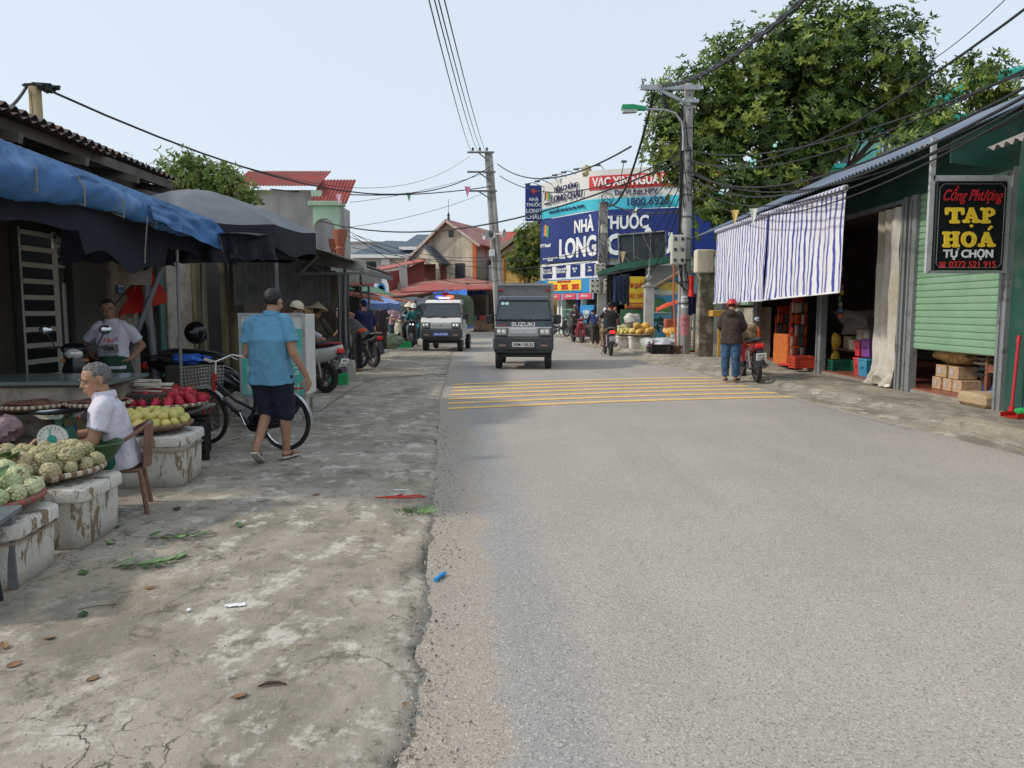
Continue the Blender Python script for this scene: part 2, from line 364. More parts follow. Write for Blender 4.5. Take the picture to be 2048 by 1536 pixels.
# edge line and the rumble stripes
ln = MB(); y = 9
while y < 33:
    x0, x1 = interp(RIGHT, y) - .16, interp(RIGHT, y + .3) - .16
    ln.add([(x0, y, .005), (x0 + .09, y, .005), (x1 + .09, y + .3, .005), (x1, y + .3, .005)], [(0, 1, 2, 3)]); y += .3
pale = pm('worn_line', (.42, .39, .34), .9, .3, 9, .3); pale.node_tree.nodes['Principled BSDF'].inputs['Alpha'].default_value = .75
struct(ln, 'road_edge_line', pale, fix=False)
yl = pm('yellow_road_paint', (.80, .49, .16), .8, .22, 14, .4, .004, dirt=(.42, .33, .22), ds=11, da=.35)
st = MB()
L0, R0 = G(893, 817, .005), G(1592, 793, .005); L1, R1 = G(905, 769, .005), G(1470, 754, .005)
for i in range(7):
    t = i / 6; t2 = (1 / (817 - 620) + t * (1 / (769 - 620) - 1 / (817 - 620)))
    yl0 = L0.y + (L1.y - L0.y) * t; yr0 = R0.y + (R1.y - R0.y) * t; xl = L0.x + (L1.x - L0.x) * t + U(-.03, .03)
    xr_ = R0.x + (R1.x - R0.x) * t + U(-.02, .02)
    for k in range(24):
        a, b = k / 24, (k + 1) / 24; f = lambda q: (xl + (xr_ - xl) * q, yl0 + (yr0 - yl0) * q + .35 * math.sin(PI * q) * .5 + noise.noise(V((q * 9, i, 0))) * .012)
        (xa, ya), (xb, yb) = f(a), f(b); h = .10
        st.add([(xa, ya - h, .0055), (xb, yb - h, .0055), (xb, yb + h, .0055), (xa, ya + h, .0055)], [(0, 1, 2, 3)])
struct(st, 'yellow_rumble_stripes', yl, fix=False)
kb = MB()
for (x0, y0), (x1, y1) in zip(FAR, FAR[1:]):
    d = V((x1 - x0, y1 - y0, 0)); n = V((-d.y, d.x, 0)).normalized() * 3.0
    kb.hull([(x0, y0, -.01), (x1, y1, -.01), (x0 + n.x, y0 + n.y, -.01), (x1 + n.x, y1 + n.y, -.01), (x0, y0, .13), (x1, y1, .13), (x0 + n.x, y0 + n.y, .13), (x1 + n.x, y1 + n.y, .13)])
struct(kb, 'far_pavement', pm('far_concrete', (.42, .36, .28), .9, .2, 1.5, .3))

# ================= building blocks =================
def corr(m, a, b, up, amp=.03, per=.16, mi=0, th=.004, sub=4, along=True):
    """corrugated sheet: a->b runs along the eave, up is the vector to the other edge; ridges run along up"""
    a, b, up = V(a), V(b), V(up); L = (b - a).length; n = max(2, int(L / per)); nn = (b - a).cross(up).normalized(); nu = n * sub
    m.grid(lambda u, v: a + (b - a) * u + up * v + nn * amp * math.sin(2 * PI * n * u), nu, 1, mi, th)
def tri_roof(m, pts, th, mi=0):
    pts = [V(p) for p in pts]; n = (pts[1] - pts[0]).cross(pts[2] - pts[0]).normalized() * th
    if n.z < 0: n = -n
    m.hull([p for p in pts] + [p - n for p in pts], mi)
GLS = flat('dark_glass', (.03, .04, .05), .08, 0, spec=.8)
def window(par, x, z, w, h, y, fm, gm=GLS, bars=1, mull=1, d=.06):
    """window in a wall that faces -Y in the parent's own frame"""
    fr = MB()
    for a in (-1, 1): fr.box((x + a * (w / 2 - .03), y, z), (.06, d, h)); fr.box((x, y, z + a * (h / 2 - .03)), (w - .12, d, .06))
    for k in range(mull): fr.box((x - w / 2 + w * (k + 1) / (mull + 1), y + .005, z), (.04, d * .6, h - .12))
    o = fr.build('window', fm, par); p = MB().box((x, y + .01, z), (w - .12, .01, h - .12)).build('pane', gm, o)
    return o
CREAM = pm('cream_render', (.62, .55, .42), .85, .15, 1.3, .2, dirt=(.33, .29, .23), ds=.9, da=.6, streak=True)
GREYR = pm('bare_grey_render', (.38, .365, .35), .9, .14, .8, .25, dirt=(.27, .26, .25), ds=.8, da=.6, streak=True)
REDR = pm('red_sheet_roof', (.40, .075, .055), .55, .2, 2, .1, dirt=(.28, .11, .08), ds=1.5, da=.4)
FADR = pm('faded_red_sheet', (.29, .085, .07), .65, .25, 1.2, .15, dirt=(.36, .19, .15), ds=1.3, da=.6)
BLUT = pm('blue_grey_tile', (.075, .105, .135), .55, .2, 3, .2)

# ---------- far houses ----------
# grey house with red sheet roof and arched porch
Y0 = 38.0; xa, xb = px2x(470, Y0), px2x(638, Y0)
h = thg('grey_house', 'tall bare grey house under a red ribbed roof with a green arched porch', 'house', ((xa + xb) / 2, Y0, 0))
zt = W(600, 380, Y0).z; zr = W(600, 342, Y0).z
wb(MB().box(((xa + xb) / 2, Y0 + 4, zt / 2), (xb - xa, 8, zt)), 'wall', GREYR, h)
r = MB(); r1, r2 = px2x(478, Y0), px2x(651, Y0); corr(r, (r1, Y0 - .5, zt + .12), (px2x(649, Y0) , Y0 - .5, zt + .12), (0.12, 2.4, W(0, 342, Y0 + 1.9).z - zt - .12), .03, .15)
ro_ = wb(r, 'roof', REDR, h)
f = MB().box(((r1 + px2x(649, Y0)) / 2, Y0 - .5, zt), (px2x(649, Y0) - r1, .12, .16)); wb(f, 'fascia', WHITEP, ro_)
m = MB().lathe([(.16, 0), (.14, .2), (.2, .25), (.1, .35), (.14, .42), (.07, .55), (.09, .62), (.03, .8), (.02, 1.25), (.0, 1.3)], 8, M=Matrix.Translation((px2x(619, Y0 + 2), Y0 + 1.9, W(0, 341, Y0 + 1.9).z)))
wb(m, 'finial', pm('finial_maroon', (.09, .03, .035), .6), ro_)
pr = MB(); corr(pr, (px2x(640, Y0) - .1, Y0 - .9, W(0, 412, Y0).z), (px2x(707, Y0), Y0 - .9, W(0, 412, Y0).z), (.2, 1.4, 1.35), .03, .15); wb(pr, 'porch_roof', pm('shaded_red_sheet', (.33, .06, .05), .55, .2, 2), h)
# porch arch
GRN_ = pm('pale_green_paint', (.38, .52, .38), .8, .1, 2, .1)
xl, xr = px2x(640, Y0), px2x(690, Y0); zc = W(0, 462, Y0).z; z1 = W(0, 415, Y0).z; rr = (xr - xl) * .42; cx = (xl + xr) / 2 - .1
ar = MB(); n = 14; po = [(cx + rr * math.cos(PI * i / n), zc + rr * math.sin(PI * i / n)) for i in range(n + 1)]
for i in range(n):
    a, b = po[i], po[i + 1]; tx0 = a[0] if 0 < i else xr; tx1 = b[0] if i < n - 1 else xl
    ar.prism([(a[0], a[1]), (tx0, z1), (tx1, z1), (b[0], b[1])], .5, M=Matrix.Translation((0, Y0 - .5, 0)) @ Matrix.Rotation(PI / 2, 4, 'X'))
ar.prism([(cx + rr, zc), (xr, zc), (xr, z1)], .5, M=Matrix.Translation((0, Y0 - .5, 0)) @ Matrix.Rotation(PI / 2, 4, 'X'))
ar.box(((xl + xr) / 2, Y0 - .5, z1 + .1), (xr - xl + .4, .8, .2)); ar.box(((xl + px2x(650, Y0)) / 2, Y0 - .3, W(0, 390, Y0).z), (.5, .4, .3))
wb(ar, 'porch_arch', GRN_, h)
TER = pm('terracotta_column', (.30, .10, .06), .7, .2, 4)
for px, yy, dz in ((676, Y0 + .6, -.35), (685, Y0 - .5, 0)):
    x = px2x(px, yy); m = MB().lathe([(.2, -1.2), (.2, zc - 1.0), (.26, zc - .9), (.2, zc - .8), (.32, zc - .3), (.36, zc - .1), (.36, zc)], 14, M=Matrix.Translation((x, yy, dz))); m.v = [(a, b, max(0.0, c)) for a, b, c in m.v]
    wb(m, 'column', TER, h)
# pale wedge house piece far behind
h = thg('white_house', 'distant plain white house block beside the blue tiled roofs', 'house', (px2x(750, 80), 84, 0))
wb(MB().box((px2x(745, 80), 84, W(0, 487, 80).z / 2), (6.8, 8, W(0, 487, 80).z)), 'wall', pm('pale_wall', (.55, .55, .55), .9, .05, 1), h)
wb(MB().box((px2x(745, 80), 84, W(0, 487, 80).z + .1), (7.2, 8.4, .2)), 'roof', GREYR, h)
# house with hipped blue-grey tile roofs
D = 66.0; h = thg('villa', 'white villa with steep hipped blue grey tiled roofs and finials', 'house', (px2x(800, D), D, 0))
ze = W(0, 510, D).z; x0, x1 = px2x(702, D), px2x(850, D)
wb(MB().box(((x0 + x1) / 2, D + 5, ze / 2), (x1 - x0 - .5, 9, ze)).box((px2x(860, D) + 2, D + 7, ze / 2 + .3), (6, 9, ze + .6)), 'wall', pm('villa_white', (.62, .60, .56), .85, .08, 1), h)
r = MB(); ap = W(772, 481, D + 4)
r.hull([(x0, D - .3, ze), (px2x(800, D) + 1.2, D - .3, ze), (x0, D + 9, ze), (x1, D + 9, ze), (ap.x, D + 4, ap.z), (ap.x + 2.6, D + 4, ap.z - .1)])
ap2 = W(834, 469, D + 4); e2 = ze + .7
r.hull([(px2x(798, D), D + .2, e2), (px2x(885, D), D + .2, e2), (px2x(798, D), D + 10, e2), (px2x(885, D), D + 10, e2), (ap2.x, D + 4, ap2.z), (ap2.x + 3, D + 4, ap2.z)])
rf = wb(r, 'roof', BLUT, h, ang=10)
t = MB()
for k in range(1, 9):
    f_ = k / 9; z = ze + (ap.z - ze) * f_
    t.tube([V((x0, D - .3, ze)).lerp(V((ap.x, D + 4, ap.z)), f_) + V((0, -.05, .04)), V((px2x(800, D) + 1.2, D - .3, ze)).lerp(V((ap.x, D + 4, ap.z)), f_) + V((0, -.05, .04))], .035, 4)
    t.tube([V((px2x(798, D), D + .2, e2)).lerp(V((ap2.x, D + 4, ap2.z)), f_) + V((0, -.05, .04)), V((px2x(885, D), D + .2, e2)).lerp(V((ap2.x + 3, D + 4, ap2.z)), f_) + V((0, -.05, .04))], .035, 4)
wb(t, 'tile_course', pm('tile_course_dark', (.05, .07, .09), .6), rf)
for a in (ap, ap2): wb(MB().lathe([(.14, 0), (.1, .3), (.16, .4), (.05, .6), (.02, 1.2), (0, 1.25)], 8, M=Matrix.Translation((a.x, D + 4, a.z - .05))), 'finial', pm('finial_dark', (.05, .05, .06), .6), rf)
wb(MB().box(((x0 + px2x(800, D)) / 2 + .6, D - .3, ze - .12), (px2x(800, D) - x0 + 1.4, .25, .28)).box((px2x(842, D), D + .2, e2 - .12), (3.6, .25, .26)), 'cornice', WHT, h)
wn = window(h, px2x(733, D) - h.location.x, W(0, 534, D).z, 2.0, 1.15, .42, WHT); 
wb(MB().box((px2x(773, D), D + .3, W(0, 523, D).z), (.75, .35, .6), bev=.04), 'air_conditioner', WHITEP, h)
# cream gable house with balcony
D = 57.0; h = thing('cream_house', 'weathered cream house with maroon gable roof, tiled dormer porch and balustraded balcony', 'house', (px2x(893, D), D, 0), rad(-20))
hw = 2.35; ez, az = 5.3, 8.05
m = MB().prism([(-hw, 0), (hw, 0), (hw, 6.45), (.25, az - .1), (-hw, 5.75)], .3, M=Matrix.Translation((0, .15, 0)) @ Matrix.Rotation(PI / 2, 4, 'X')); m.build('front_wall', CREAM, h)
MB().box((hw - .15, 4.3, 3.2), (.3, 8, 6.4)).box((-hw + .15, 4.3, 2.8), (.3, 8, 5.6)).build('side_wall', pm('shaded_side_render', (.40, .39, .36), .9, .12, 1, dirt=(.25, .24, .22), ds=1, da=.6, streak=True), h)  # side walls greyer than the cream front: their shade is put into the colour
MB().box((hw - .02, -.04, 3.3), (.3, .1, 6.3)).build('pilaster', pm('orange_pilaster', (.55, .16, .06), .8), h)
r = MB(); tri_roof(r, [(.25, -.5, az), (.25, 8.6, az), (hw + .55, 8.6, 6.15), (hw + .55, -.5, 6.15)], .12); tri_roof(r, [(.25, -.5, az), (.25, 8.6, az), (-hw - .7, 8.6, 5.2), (-hw - .7, -.5, 5.2)], .12)
rf = r.build('roof', FADR, h); MB().lathe([(.12, 0), (.08, .3), (.12, .35), (.02, .6), (.015, 1.5), (0, 1.55)], 8).build('finial', pm('finial_dark', (.05, .05, .06)), rf, (.25, 0, az - .05))
MB().tube([(-hw - .72, -.52, 5.08), (.25, -.52, az - .12)], .12, 4).tube([(.25, -.52, az - .12), (hw + .57, -.52, 6.03)], .12, 4).build('barge_board', pm('barge_cream', (.5, .42, .36), .8, .2, 2), rf)
d = MB(); tri_roof(d, [(-1.1, -1.5, 6.1), (-1.1, 0, 6.1), (.35, 0, 4.75), (.35, -1.5, 4.75)], .1); tri_roof(d, [(-1.1, -1.5, 6.1), (-1.1, 0, 6.1), (-2.5, 0, 4.55), (-2.5, -1.5, 4.55)], .1)
for k in range(9):
    y = -1.45 + k * .17; d.tube([(-1.1, y, 6.14), (.35, y, 4.79)], .05, 5)
d.build('porch_roof', pm('dark_tiles', (.09, .1, .12), .7, .3, 6), h)
MB().prism([(-2.3, 4.75), (.15, 4.75), (-1.1, 5.95)], .15, M=Matrix.Translation((0, -1.35, 0)) @ Matrix.Rotation(PI / 2, 4, 'X')).build('porch_gable', CREAM, h)
for x in (-2.1, .0): MB().box((x, -1.35, 3.7), (.24, .24, 2.2)).build('porch_pillar', CREAM, h)
MB().box((-.9, -.02, 3.75), (1.9, .06, 2.1)).build('doorway', pm('maroon_door', (.22, .06, .05), .6), h)
window(h, 1.15, 4.1, .75, 1.5, -.03, pm('dark_frame', (.04, .045, .05)), mull=2); window(h, .45, 7.0, .35, .45, -.03, pm('dark_frame', (.04, .045, .05)))
w2 = MB().box((hw + .02, 3.0, 4.1), (.06, .9, 1.5)).build('side_window', GLS, h); MB().box((hw + .03, 3.0, 5.2), (.7, 1.1, .08), rot=Matrix.Rotation(rad(25), 3, 'Y')).build('window_canopy', pm('dark_tiles', (.09, .1, .12)), h)
b = MB().box((-.2, -1.5, 2.45), (5.0, .3, .2)).box((-.2, -1.5, 3.15), (5.0, .16, .1)).box((-.2, -.8, 2.4), (5.0, 1.6, .1))
for k in range(28): b.lathe([(.04, 2.55), (.075, 2.75), (.04, 2.95), (.05, 3.1)], 6, M=Matrix.Translation((-2.6 + k * .178, -1.5, 0)))
b.build('balcony', pm('balcony_white', (.6, .57, .52), .8, .1, 3, dirt=(.35, .33, .3), ds=3, da=.4), h)
# red roofed block to the far right of it, and yellow house
D = 64.0; h = thing('red_roof_house', 'house with bright red gable roof showing behind the concrete pole', 'house', (px2x(1010, D), D + 1, 0), rad(-10))
MB().box((0, 3, 3.1), (4.6, 6, 6.2)).build('wall', CREAM, h); r = MB(); r.hull([(-2.8, -.5, 5.6), (2.8, -.5, 5.6), (-2.8, 6.5, 5.6), (2.8, 6.5, 5.6), (-2.3, 3, 8.3), (2.3, 3, 8.3)]); r.build('roof', REDR, h, ang=10)
D = 54.0; YELW = pm('yellow_render', (.62, .44, .14), .85, .15, 1.5, dirt=(.4, .28, .12), ds=1, da=.4)
h = thing('yellow_house', 'yellow house with pillared balcony and grey gable boards next to the pharmacy', 'house', (px2x(1052, D), D, 0), rad(-12))
MB().prism([(-1.7, 0), (3, 0), (3, 6.6), (1.4, 7.6), (-1.7, 5.6)], .3, M=Matrix.Translation((0, .15, 0)) @ Matrix.Rotation(PI / 2, 4, 'X')).box((.6, 3.5, 2.8), (4.6, 6, 5.6)).build('wall', YELW, h)
MB().tube([(-2.4, -.5, 5.2), (1.4, -.5, 7.95)], .16, 4).tube([(-2.3, -.25, 4.8), (1.4, -.25, 7.5)], .12, 4).build('barge_board', pm('barge_grey', (.3, .27, .23), .8), h)
r = MB(); tri_roof(r, [(-2.5, -.5, 5.3), (1.4, -.5, 8.05), (1.4, 6, 8.05), (-2.5, 6, 5.3)], .1); tri_roof(r, [(3.6, -.5, 6.4), (1.4, -.5, 8.05), (1.4, 6, 8.05), (3.6, 6, 6.4)], .1); r.build('roof', REDR, h)
for x in (-1.45, -.35): MB().lathe([(.16, 2.6), (.13, 2.8), (.13, 4.8), (.18, 5.0)], 10).build('pillar', pm('orange_wood', (.42, .2, .05), .6), h, (x, -.6, 0))
b = MB().box((-.4, -.7, 2.4), (3.2, 1.2, .25))
for k in range(4): b.box((-.8, -1.25, 2.75 + k * .2), (2.3, .03, .03))
b.build('balcony', pm('balcony_yellow', (.68, .52, .2), .8), h)

# ---------- red-roofed market hall across the bend ----------
D = 52.0; h = thg('market_hall', 'low market hall across the bend with layered faded red sheet roofs over open stalls', 'market hall', (px2x(900, D), D, 0))
def P3(px, py, Y): return W(px, py, Y)
MAR = pm('maroon_sheet', (.24, .055, .045), .6, .15, 1.5, .1)
def sheet(par, pts, mat, name='roof_sheet', th=.08): m = MB(); tri_roof(m, pts, th); return wb(m, name, mat, par)
sheet(h, [P3(735, 597, 49), P3(985, 573, 49), P3(1000, 566, 52), P3(935, 556, 55), P3(840, 563, 53)], FADR)
sheet(h, [P3(800, 583, 48), P3(985, 577, 48), P3(985, 574, 49.5), P3(860, 566, 49.5)], REDR)
m = MB()
def quadwall(m, pts, th=.15, mi=0):
    n = (V(pts[1]) - V(pts[0])).cross(V(pts[2]) - V(pts[0])).normalized() * th; m.hull([V(p) for p in pts] + [V(p) + n for p in pts], mi)
quadwall(m, [P3(812, 538, 54), P3(848, 520, 54), P3(848, 572, 54), P3(812, 585, 54)]); wb(m, 'upper_wall', MAR, h); m = MB(); quadwall(m, [P3(722, 550, 50), P3(800, 540, 52), P3(800, 592, 52), P3(722, 597, 50)])
wb(m, 'upper_wall', MAR, h)
sheet(h, [P3(722, 548, 50), P3(722, 541, 52), P3(845, 517, 56), P3(852, 521, 54)], REDR)
m = MB(); quadwall(m, [P3(797, 532, 51.5), P3(813, 528, 51.5), P3(816, 578, 51.5), P3(801, 580, 51.5)]); wb(m, 'chimney', GREYR, h)
for px in (736, 800, 862, 935, 975): wb(MB().box((px2x(px, 50.5), 50.5, 1.6), (.16, .16, 3.2)), 'post', pm('old_post', (.2, .17, .14), .9), h)
wb(MB().box((px2x(880, 54), 55.2, 1.6), (11, .2, 3.2)), 'back_wall', pm('stall_dark_wall', (.07, .06, .05), .9, .4, 1.2), h)
tp = MB()
for (a, b, zt, zb_, mi) in ((870, 935, 582, 596, 0), (936, 972, 577, 590, 1)):
    p, q = W(a, zt, 49.8), W(b, zt - 1, 49.8); s_, e_ = W(a, zb_, 49.8), W(b, zb_, 49.8)
    tp.grid(lambda u, v: p.lerp(q, u).lerp(s_.lerp(e_, u), v) + V((0, .12 * math.sin(u * 14), 0)), 20, 3, mi, .01)
wb(tp, 'hanging_tarp', [pm('bright_blue_tarp', (.03, .16, .55), .5), pm('navy_tarp', (.02, .04, .13), .6)], h)
# things on the far stall counter
CR = [pm('wood_crate_brown', (.3, .19, .1), .8), pm('crate_green', (.05, .18, .1), .6), pm('crate_red', (.4, .06, .05), .6)]
for k, (px, py, col) in enumerate(((946, 640, 1), (957, 650, 0), (968, 638, 2), (975, 652, 0), (938, 655, 2), (928, 652, 1))):
    c = W(px, py, 50.2); c.z = max(c.z, .13 + .22)
    m = MB().box((0, 0, .16), (.55, .4, .3), bev=.02); o = m.build('crate', CR[col], loc=(c.x, c.y - .25, .13)); 
    o.location.z = .13 if py > 645 else .13 + .62
    tag(o, ('%s produce crate at the market hall, %s' % (['brown', 'green', 'red'][col], ['on the counter nearest the white van', 'on the ground at mid counter', 'on the counter by the concrete pole', 'on the ground by the concrete pole', 'on the ground furthest left', 'on the ground beside the white van flank'][k])), 'crate', 'crates at the far market hall')
o = tag(MB().box((px2x(955, 50.2), 50.0, .43), (2.1, .7, .6), bev=.02).box((px2x(955, 50.2), 50.0, .745), (2.3, .8, .03)).build('counter', pm('counter_wood', (.26, .17, .1), .8, .4, 4)), 'low wooden counter in the far market hall', 'counter')

# ---------- pharmacy ----------
A, B_, Cc = V((px2x(1082, 48), 48, 0)), V((px2x(1200, 43), 43, 0)), V((px2x(1432, 41.5), 41.5, 0))
ph = thg('pharmacy', 'two storey pharmacy on the bend wrapped in navy and white signs', 'pharmacy', (B_.x, B_.y, 0))
wallm = pm('shop_white_wall', (.6, .6, .58), .8, .08, 2)
bd = MB(); dB = V((1.2, 12, 0)); bd.hull([A + V((.1, .3, 3.0)), B_ + V((0, .3, 3.0)), Cc + V((0, .3, 3.0)), Cc + V((4, 12, 3.0)), A + V((3, 12, 3.0))] + [A + V((.1, .3, 7.0)), B_ + V((0, .3, 7.0)), Cc + V((0, .3, 7.0)), Cc + V((4, 12, 7.0)), A + V((3, 12, 7.0))])
wb(bd, 'upper_wall', wallm, ph)
wb(MB().hull([A + V((1.4, 2.2, 0)), B_ + V((0.4, 2.2, 0)), Cc + V((0, 2.0, 0)), Cc + V((4, 11, 0)), A + V((3, 11, 0))] + [A + V((1.4, 2.2, 3)), B_ + V((.4, 2.2, 3)), Cc + V((0, 2, 3)), Cc + V((4, 11, 3)), A + V((3, 11, 3))]), 'shopfront', pm('shop_glass', (.07, .09, .09), .12, .5, 1.6, 0, spec=.8), ph)
def frame2(a, b):
    """matrix with x along a->b, z up, -y facing the viewer, origin a"""
    x = (b - a).normalized(); z = V((0, 0, 1)); y = z.cross(x); M = Matrix((x, y, z)).transposed().to_4x4(); M.translation = a; return M, (b - a).length
def place(o, M, par): o.parent = par; o.matrix_local = Matrix.Translation(-par.location) @ M @ o.matrix_basis.copy()
def ftext(s, size, mat, par, M, x, z, bold=.03, wid=None, y=-.1, name='lettering', shear=0, ext=.02, sp=1.0):
    t = text(s, size, mat, par, (x, y, z), RY, bold, ext, shear, 'CENTER', name, wid, sp); L = t.matrix_basis.copy(); t.matrix_local = Matrix.Translation(-par.location) @ M @ L; return t
M1, L1 = frame2(A, B_); M2, L2 = frame2(B_, Cc)
NV = pm('pharmacy_navy', (.012, .03, .18), .35, .1, 1, 0)
sg = MB(); path = [A, B_, Cc]
sg.box((L1 / 2, -.05, 5.62), (L1, .1, 2.65), M=M1); sg.box((L2 / 2, -.05, 5.62), (L2, .1, 2.65), M=M2)
sign = wb(sg, 'navy_sign', NV, ph); sign.location = -ph.location
s2 = thing('x', None, None); bpy.data.objects.remove(s2)
def capsz(h): return h / .727
class _P: pass
def onsign(par, s, size, mat, M, x, z, **k):
    t = ftext(s, size, mat, ph, M, x, z, **k); t.parent = par; t.matrix_local = par.matrix_basis.inverted() @ (Matrix.Translation(-ph.location) @ M @ Matrix.Translation((x, k.get('y', -.12), z)) @ Matrix.Rotation(PI / 2, 4, 'X') @ Matrix.Diagonal((t.scale[0], 1, 1, 1))); return t
def sx1(px):   # photo column -> distance along the left sign face
    d = ray(px, 500); t = (A.x * (B_.y - A.y) - A.y * (B_.x - A.x)) / (d.x * (B_.y - A.y) - d.y * (B_.x - A.x)); p = V((d.x * t, d.y * t, 0)); return (p - A).length
def sx2(px):
    d = ray(px, 500); t = (B_.x * (Cc.y - B_.y) - B_.y * (Cc.x - B_.x)) / (d.x * (Cc.y - B_.y) - d.y * (Cc.x - B_.x)); return (V((d.x * t, d.y * t, 0)) - B_).length
def zz(py, Y): return W(1200, py, Y).z
onsign(sign, 'NHÀ', capsz(.72), WHT, M1, (sx1(1151) + sx1(1190)) / 2, 6.18, wid=sx1(1190) - sx1(1151), bold=.03)
onsign(sign, 'THUỐC', capsz(.72), WHT, M2, (sx2(1201) + sx2(1297)) / 2, 6.2, wid=sx2(1297) - sx2(1201), bold=.03)
onsign(sign, 'LONG', capsz(1.12), WHT, M1, (sx1(1122) + sx1(1196)) / 2, 4.98, wid=sx1(1196) - sx1(1122), bold=.035)
onsign(sign, 'CHÂU', capsz(1.12), WHT, M2, (sx2(1214) + sx2(1345)) / 2, 4.98, wid=sx2(1345) - sx2(1214), bold=.035)
def logo(par, M, x, z, s, dark=False):
    cols = [(.02, .10, .45) if not dark else (.02, .02, .06), (.85, .25, .03), (.05, .45, .15)]
    for k in range(3):
        q = MB().prism([(-.16 * s, -.42 * s), (.10 * s, -.42 * s), (.16 * s, .42 * s), (-.1 * s, .42 * s)], .03, M=Matrix.Translation((x + (k - 1) * .3 * s, -.12, z + (.1 * s if k == 1 else 0))) @ Matrix.Rotation(PI / 2, 4, 'X'))
        o = q.build('emblem', flat('emblem_%d%s' % (k, dark), cols[k], .5)); o.parent = par; o.matrix_local = par.matrix_basis.inverted() @ Matrix.Translation(-ph.location) @ M
logo(sign, M1, sx1(1094), 6.2, .8); onsign(sign, 'FPT Retail', .28, WHT, M1, sx1(1094), 5.35)
onsign(sign, 'NHÀ THUỐC LONG CHÂU\n1800 6928', .13, WHT, M1, sx1(1104), 4.5)
# banner above
bn = MB(); n = 26; A3 = A + V((0, -.1, 0)); Bc = V((px2x(1175, 43.6), 43.6, 0)); Cb = Cc + V((0, -.3, 0))
def bpath(t):
    if t < .45: return A3.lerp(Bc, t / .45)
    return Bc.lerp(Cb, (t - .45) / .55)
def bp(t):
    e = .05; return (bpath(max(0, t - e)) + bpath(t) * 2 + bpath(min(1, t + e))) / 4 if .02 < t < .98 else bpath(t)
def slab(z0, z1, off, t0=0, t1=1, th=.08):
    m = MB(); m.grid(lambda u, v: bp(t0 + (t1 - t0) * u) + V((0, -off, z0 + (z1 - z0) * v)), n, 1, 0, th); return m
ban = wb(slab(7.0, 9.2, 0), 'banner_sign', pm('banner_white', (.68, .67, .64), .5, .06, 1), ph)
cy = slab(7.0, 7.62, .03, th=.03).build('cyan_band', flat('cyan', (.05, .50, .62), .5), ban)
rb = slab(8.12, 8.88, .04, .44, 1, th=.03).build('red_band', RED, ban)
Mb1, Lb1 = frame2(A3, Bc); Mb2, Lb2 = frame2(Bc, Cb)
def ontb(par, s, size, mat, M, x, z, **k):
    k.setdefault('y', -.105 if M is Mb1 else -.13); t = onsign(ban, s, size, mat, M, x, z, **k); return t
DKB = flat('ink_navy', (.02, .02, .09), .5)
ontb(ban, 'TIÊM CHỦNG', .42, DKB, Mb1, Lb1 * .56, 8.55, bold=.01); ontb(ban, 'LONG CHÂU', .55, DKB, Mb1, Lb1 * .58, 8.02, bold=.02)
logo(ban, Mb1 @ Matrix.Translation((0, -.04, 0)), Lb1 * .17, 8.3, .55, True); ontb(ban, 'FPT Retail', .16, DKB, Mb1, Lb1 * .17, 7.86)
ontb(ban, 'Khu D, Tổ 3 Thị Trấn Sóc Sơn, Hà Nội', .22, DKB, Mb1, Lb1 * .57, 7.3, bold=.01)
ontb(ban, 'VẮC XIN NGỪA UNG THƯ', .66, WHT, Mb2, Lb2 * .46, 8.48, bold=.035, wid=Lb2 * .86, y=-.2)
ontb(ban, 'Do Vi Rút HPV', .38, DKB, Mb2, Lb2 * .37, 7.88); ontb(ban, '1800 6928', .56, DKB, Mb2, Lb2 * .46, 7.32, bold=.03, y=-.2)
# vertical blade sign
x0, x1 = px2x(1050, 48.3), px2x(1083, 48.3); bl = wb(MB().box(((x0 + x1) / 2, 48.3, 8.05), (x1 - x0, .35, 2.15), bev=.03), 'blade_sign', NV, ph)
for s, z, sz in (('NHÀ', 8.25, .27), ('THUỐC', 7.92, .27), ('LONG', 7.55, .34), ('CHÂU', 7.17, .34)):
    text(s, sz, WHT, bl, ((x0 + x1) / 2, 48.3 - .19, z), RY, .025, .01)
m = MB().box(((x0 + x1) / 2, 48.1, 8.75), (.34, .04, .12)).box(((x0 + x1) / 2, 48.1, 8.75), (.12, .05, .34)); m.build('red_cross', RED, bl)
# floodlights on stalks
for px, py, bx, by in ((1056, 367, 1088, 374), (1075, 361, 1105, 369), (1092, 355, 1125, 364), (1110, 349, 1144, 359), (1128, 343, 1163, 353), (1153, 337, 1183, 348), (1196, 329, 1210, 343)):
    p, q = W(px, py, 46), W(bx, by, 47); q2 = q + V((0, .3, -.35))
    wb(MB().tube([p, p.lerp(q, .3) + V((0, 0, .12)), q, q2], .025, 5).hull([p + V((dx, dy, dz)) for dx in (-.18, .14) for dy in (-.1, .1) for dz in (-.09, -.01)]), 'floodlight', pm('flood_grey', (.1, .1, .1), .5), ph)
for px in (1248, 1284):
    p, q = W(px, 323, 41.3), W(px - 6, 345, 41.5); wb(MB().tube([p, q + V((0, 0, -.3))], .025, 5).box(p, (.28, .2, .1)), 'floodlight', pm('flood_grey', (.1, .1, .1), .5), ph)
